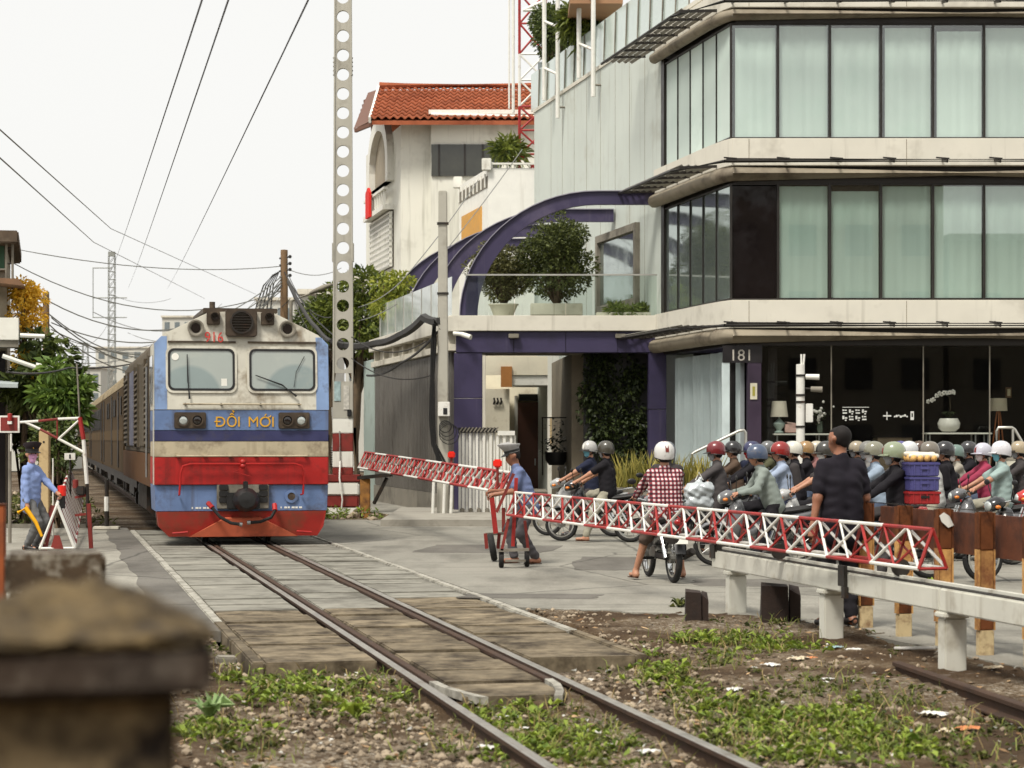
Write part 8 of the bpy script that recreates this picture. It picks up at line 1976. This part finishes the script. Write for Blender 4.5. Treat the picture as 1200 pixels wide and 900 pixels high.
def weeds(name, label, sel, m, leafL, npp, tall):
    g_ = MB()
    for (px_, py_, rx, ry, k) in sel:
        cx, cy_ = gpt(px_, py_)
        for _ in range(int(npp*k*rx*ry/0.12)):
            X, Y = cx + rs.gauss(0, rx*0.55), cy_ + rs.gauss(0, ry*0.75)
            if not ground_ok(X, Y) or vnoise(X*2.3+5, Y*2.1) < -0.35: continue
            base = Vector((X, Y, gh(X, Y)-0.01)); nl = rs.randint(5, 9); hh = tall*rs.uniform(0.4, 1.2)
            for i in range(nl):
                a = rs.uniform(0, 6.28); L = leafL*rs.uniform(0.6, 1.3); o_ = Vector((math.cos(a), math.sin(a), 0))
                p0 = base + Vector((0,0,hh*rs.random())) + o_*0.012; p1 = p0 + o_*L*0.5 + Vector((0,0,L*rs.uniform(.15,.55))); p2 = p0 + o_*L + Vector((0,0,L*rs.uniform(-.1,.6))); s_ = Vector((-o_.y, o_.x, rs.uniform(-.3,.3)))*L*rs.uniform(.16,.3)
                g_.add([p0, p1+s_, p2, p1-s_], [(0,1,2), (0,2,3)])
            if rs.random() < 0.25: 
                tp = base + Vector((rs.gauss(0,.02), rs.gauss(0,.02), hh*1.6)); g_.add([base+Vector((.003,0,0)), base-Vector((.003,0,0)), tp], [(0,1,2)])
    tag(g_.build(name, m), label, 'weeds', kind='stuff')
weeds('weeds', 'low olive green weeds growing between the rails and stones', patches, leafmat('weed_olive', C(54,64,28), C(112,116,56), 0.7), 0.055, 26, 0.05)
weeds('weeds', 'fresh bright green weeds in clumps beside the track', [p for p in patches if p[4] >= 0.9], leafmat('weed_bright', C(82,106,30), C(154,170,66), 0.6), 0.066, 24, 0.065)
weeds('weeds', 'sparse seedlings all over the trackside dirt', [(rs.uniform(220,1190), rs.uniform(735,895), .5, .5, .25) for _ in range(46)], MATS['weed_olive'], 0.04, 9, 0.03)
# thin grass blades, some dry
def blades(label, m, n_, L):
    g_ = MB()
    for (px_, py_, rx, ry, k) in patches:
        cx, cy_ = gpt(px_, py_)
        for _ in range(int(n_*k*rx*ry/0.12)):
            X, Y = cx + rs.gauss(0, rx*0.7), cy_ + rs.gauss(0, ry*0.9)
            if not ground_ok(X, Y): continue
            p0 = Vector((X, Y, gh(X,Y)-0.01)); h_ = L*rs.uniform(.5,1.4); d_ = Vector((rs.gauss(0,.45), rs.gauss(0,.45), 1)); s_ = Vector((rs.uniform(-1,1), rs.uniform(-1,1), 0)).normalized()*0.0035
            p1 = p0 + d_*h_*.6; p2 = p1 + (d_ + Vector((rs.gauss(0,.6), rs.gauss(0,.6), -.5)))*h_*.4; g_.add([p0-s_, p0+s_, p1+s_, p1-s_, p2], [(0,1,2,3),(3,2,4)])
    tag(g_.build('grass', m), label, 'grass', kind='stuff')
blades('thin green grass blades among the weeds', leafmat('grass_green', C(92,108,44), C(150,156,78), 0.7), 60, 0.11)
blades('dry straw coloured stems among the weeds', leafmat('grass_dry', C(128,108,70), C(184,164,116), 0.9), 22, 0.13)
# single larger plants
def plant(px_, py_, label, n_, L, m, seed, h=0.05):
    X, Y = gpt(px_, py_); t = thing('weed_plant', label, 'plant', (X, Y, gh(X,Y))); rg = random.Random(seed); b = MB()
    for i in range(n_):
        a = rg.uniform(0,6.28); o_ = Vector((math.cos(a), math.sin(a), 0)); p0 = Vector((0,0,h*rg.random())); p1 = p0+o_*L*.5+Vector((0,0,L*rg.uniform(.4,.9))); p2 = p0+o_*L+Vector((0,0,L*rg.uniform(.2,.9))); s_ = Vector((-o_.y,o_.x,0.1))*L*0.28; md = (p0+p2)/2+Vector((0,0,L*.25))
        b.add([p0, p1+s_, p2, p1-s_, md], [(0,1,4),(1,2,4),(2,3,4),(3,0,4)])
    b.build('leaves', m, t)
    b = MB(); b.path([(0,0,-.02),(0,0,h)], 0.006, 5); b.build('stem', M_bark, t)
plant(245, 850, 'broad leaved pale green plant on gravel by the foreground pillar', 13, 0.17, leafmat('pale_leaf', C(110,140,84), C(160,182,124)), 1)
plant(415, 850, 'leafy dock plant left of the left rail', 12, 0.12, leafmat('weed_bright', C(86,116,36), C(148,166,70)), 2)
plant(1085, 722, 'tall sprouting weed beside the yellow fence post', 16, 0.11, leafmat('weed_bright', C(86,116,36), C(148,166,70)), 3, 0.35)
plant(795, 722, 'bushy olive weed left of the charred stump', 30, 0.11, leafmat('weed_olive', C(66,76,34), C(120,124,62)), 4, 0.12)
# litter
def scrap(px_, py_, label, s_, m, seed, cat='litter', flat=0.35, name='plastic_scrap'):
    X, Y = gpt(px_, py_); rg = random.Random(seed); b = MB(); n_ = 9; q = []
    for j in range(n_):
        for i in range(n_):
            x, y = (i/(n_-1)-.5)*2, (j/(n_-1)-.5)*2; r_ = 1 + 0.25*math.sin(5*math.atan2(y,x)+seed)
            q.append((x*s_*r_, y*s_*0.6*r_, s_*flat*(1-0.6*(x*x+y*y)/2)*rg.uniform(0.25,1.1)))
    b.add(q, [(j*n_+i, j*n_+i+1, (j+1)*n_+i+1, (j+1)*n_+i) for j in range(n_-1) for i in range(n_-1)])
    tag(b.build(name, m, None, smooth=30, loc=(X, Y, gh(X,Y)+0.004), rot=(0,0,rg.uniform(0,3))), label, cat)
P_w = mat('plastic_white', C(214,212,206), 0.5, var=0.1); P_b = mat('plastic_blue', C(150,176,180), 0.5); P_o = mat('paper_orange', C(200,128,82), 0.8); P_c = mat('card_cream', C(200,186,160), 0.8)
for i, a in enumerate(((1027,752,'crumpled white plastic bag at the foot of the middle white post',.11,P_w),(978,768,'small pale blue wrapper on the dark soil',.045,P_b),(1000,770,'torn white paper beside the pale blue wrapper',.05,P_w),(935,785,'cream cardboard scrap amid rubble',.06,P_c),(950,784,'orange scrap beside the cream cardboard',.04,P_o),
     (1093,845,'large white rag near the bottom right corner',.06,P_w),(1135,862,'orange paper near the bottom right corner',.05,P_o),(1110,862,'cream paper near the bottom right corner',.05,P_c),(1190,790,'grey white scrap at the right edge',.05,P_w),(720,785,'faded blue scrap beside the timber edge',.05,P_b),
     (610,855,'white scrap between the rails, uppermost',.04,P_w),(595,842,'crumpled white wrapper between the rails',.045,P_w),(690,860,'white strip of paper near the right rail',.045,P_w),(760,886,'white torn film below the grass near right rail',.05,P_w),(970,805,'white flake on the rubble',.03,P_w),(1165,797,'pale film beside the old rail',.05,P_c),(905,792,'grey white film amid the rubble left of the flake',.05,P_w),(860,815,'white sheet of plastic in the weeds',.05,P_w),(1115,815,'white cup crushed on the dark bank',.035,P_w),(1060,862,'blue white wrapper low among the weeds',.04,P_b),(570,880,'white wrapper at the bottom between the rails',.04,P_w),(640,845,'cream scrap midway between the rails',.04,P_c),(330,870,'cream scrap on the gravel left of the track',.03,P_c))):
    scrap(a[0], a[1], a[2], a[3]*1.45, a[4], i+1)
X, Y = gpt(1072, 778); b = MB(); b.obox((0,0,0.012),(0.34,0.045,0.02),(0,0,0.02)); tag(b.build('white_batten', P_w, None, bevel=0.004, loc=(X,Y,gh(X,Y)+0.01)), 'thin white batten lying by the nearest white post', 'batten')
X, Y = gpt(265, 790); b = MB(); b.obox((0,0,0.03),(0.16,0.11,0.07),(0.1,0.05,0.3)); tag(b.build('concrete_chunk', M_concd, None, bevel=0.012, loc=(X,Y,gh(X,Y))), 'broken concrete chunk by the left crossing edge', 'stone')
# rubble and soil heap by the perforated pole
b = MB(); rg = random.Random(4)
for i in range(70):
    x, y = rg.gauss(0,.55), rg.gauss(0,.35); s_ = 0.04+0.10*rg.random()**2; b.add([(x+s_*p[0]*rg.uniform(.8,1.2), y+s_*p[1], 0.02+s_*0.6*p[2]+max(0,.16-abs(x)*.15-abs(y)*.3)) for p in ico], icf)
tag(b.build('rubble_heap', MATS['ballast_stone'], None, loc=(xat(420,49.2),49.2,-0.01)), 'heap of broken stones at the foot of the perforated pole', 'rubble', kind='stuff')
sheet('dirt_apron', [(xat(372,50.5),48.6),(xat(450,48.6),48.4),(xat(468,49.5),50.2),(xat(440,52),53),(xat(372,53),54)], 0.006, M_dirt, thick=0.02)
v_, f_ = leaf_cloud(random.Random(8), clumps(random.Random(9), 0,0,0.12, .9,.25,.08, 12, .1,.18), 500, 0.11, 0.1, 0.3); c = MB(); c.add(v_, f_)
tag(c.build('weeds', MATS['weed_bright'], None, loc=(xat(396,48.9),48.9,0)), 'weeds round the foot of the perforated pole', 'weeds', kind='stuff')
# verge left of the coaches
vv, ff = [], []
for i in range(420):
    u, v = rs.uniform(34,70), rs.uniform(-6,-1.9); q = W(u, v); s_ = 0.03+0.08*rs.random()**2; b0 = len(vv); vv += [(q.x+s_*p[0], q.y+s_*p[1], -0.15+s_*p[2]) for p in ico]; ff += [tuple(k+b0 for k in f__) for f__ in icf]
c = MB(); c.add(vv, ff); tag(c.build('ballast', MATS['ballast_stone']), 'ballast stones on the verge beside the coaches', 'gravel', kind='stuff')
cl = []
for i in range(60): q = W(rs.uniform(34.5,60), rs.uniform(-4.8,-2.0)); cl.append(((q.x,q.y,-0.06),(.28,.28,.14)))
v_, f_ = leaf_cloud(random.Random(18), cl, 3000, 0.14, 0.1, 0.3); c = MB(); c.add(v_, f_); tag(c.build('weeds', MATS['weed_olive']), 'olive weeds on the verge beside the coaches', 'weeds', kind='stuff')

# ------------------------------------------------------------------ the street behind the camera, seen mirrored in the shop glass
M_opp = mat('opposite_render', C(150,138,118), 0.85, var=0.1, vs=0.5, rvar=0.15)
for i, (x0, x1, h, y) in enumerate(((-30,-14,11,-22), (-13.5,-2,14,-20), (-1.5,10,12,-23), (10.5,22,15,-21), (22.5,38,12,-22), (38.5,56,13,-20))):
    t = thing('shop_house', ('far left', 'left', 'middle', 'right', 'far right', 'outermost right')[i]+' shop house across the street behind the viewer', 'house', ((x0+x1)/2, y, 0)); w_ = (x1-x0)/2
    b = MB(); b.box(-w_,w_,-8,0,-0.2,h); b.build('wall', M_opp, t); b = MB(); b.box(-w_-.1,w_+.1,-8,0.5,h,h+.3); b.build('roof', M_concd, t)
    for j in range(int(h//3.4)):
        for k in range(4):
            x = -w_+2*w_*(k+.5)/4; b = MB(); b.box(x-.7,x+.7,0.01,0.08,j*3.4+(0.0 if j == 0 else .9),j*3.4+2.5); b.build('window' if j else 'shutter', M_black, t)
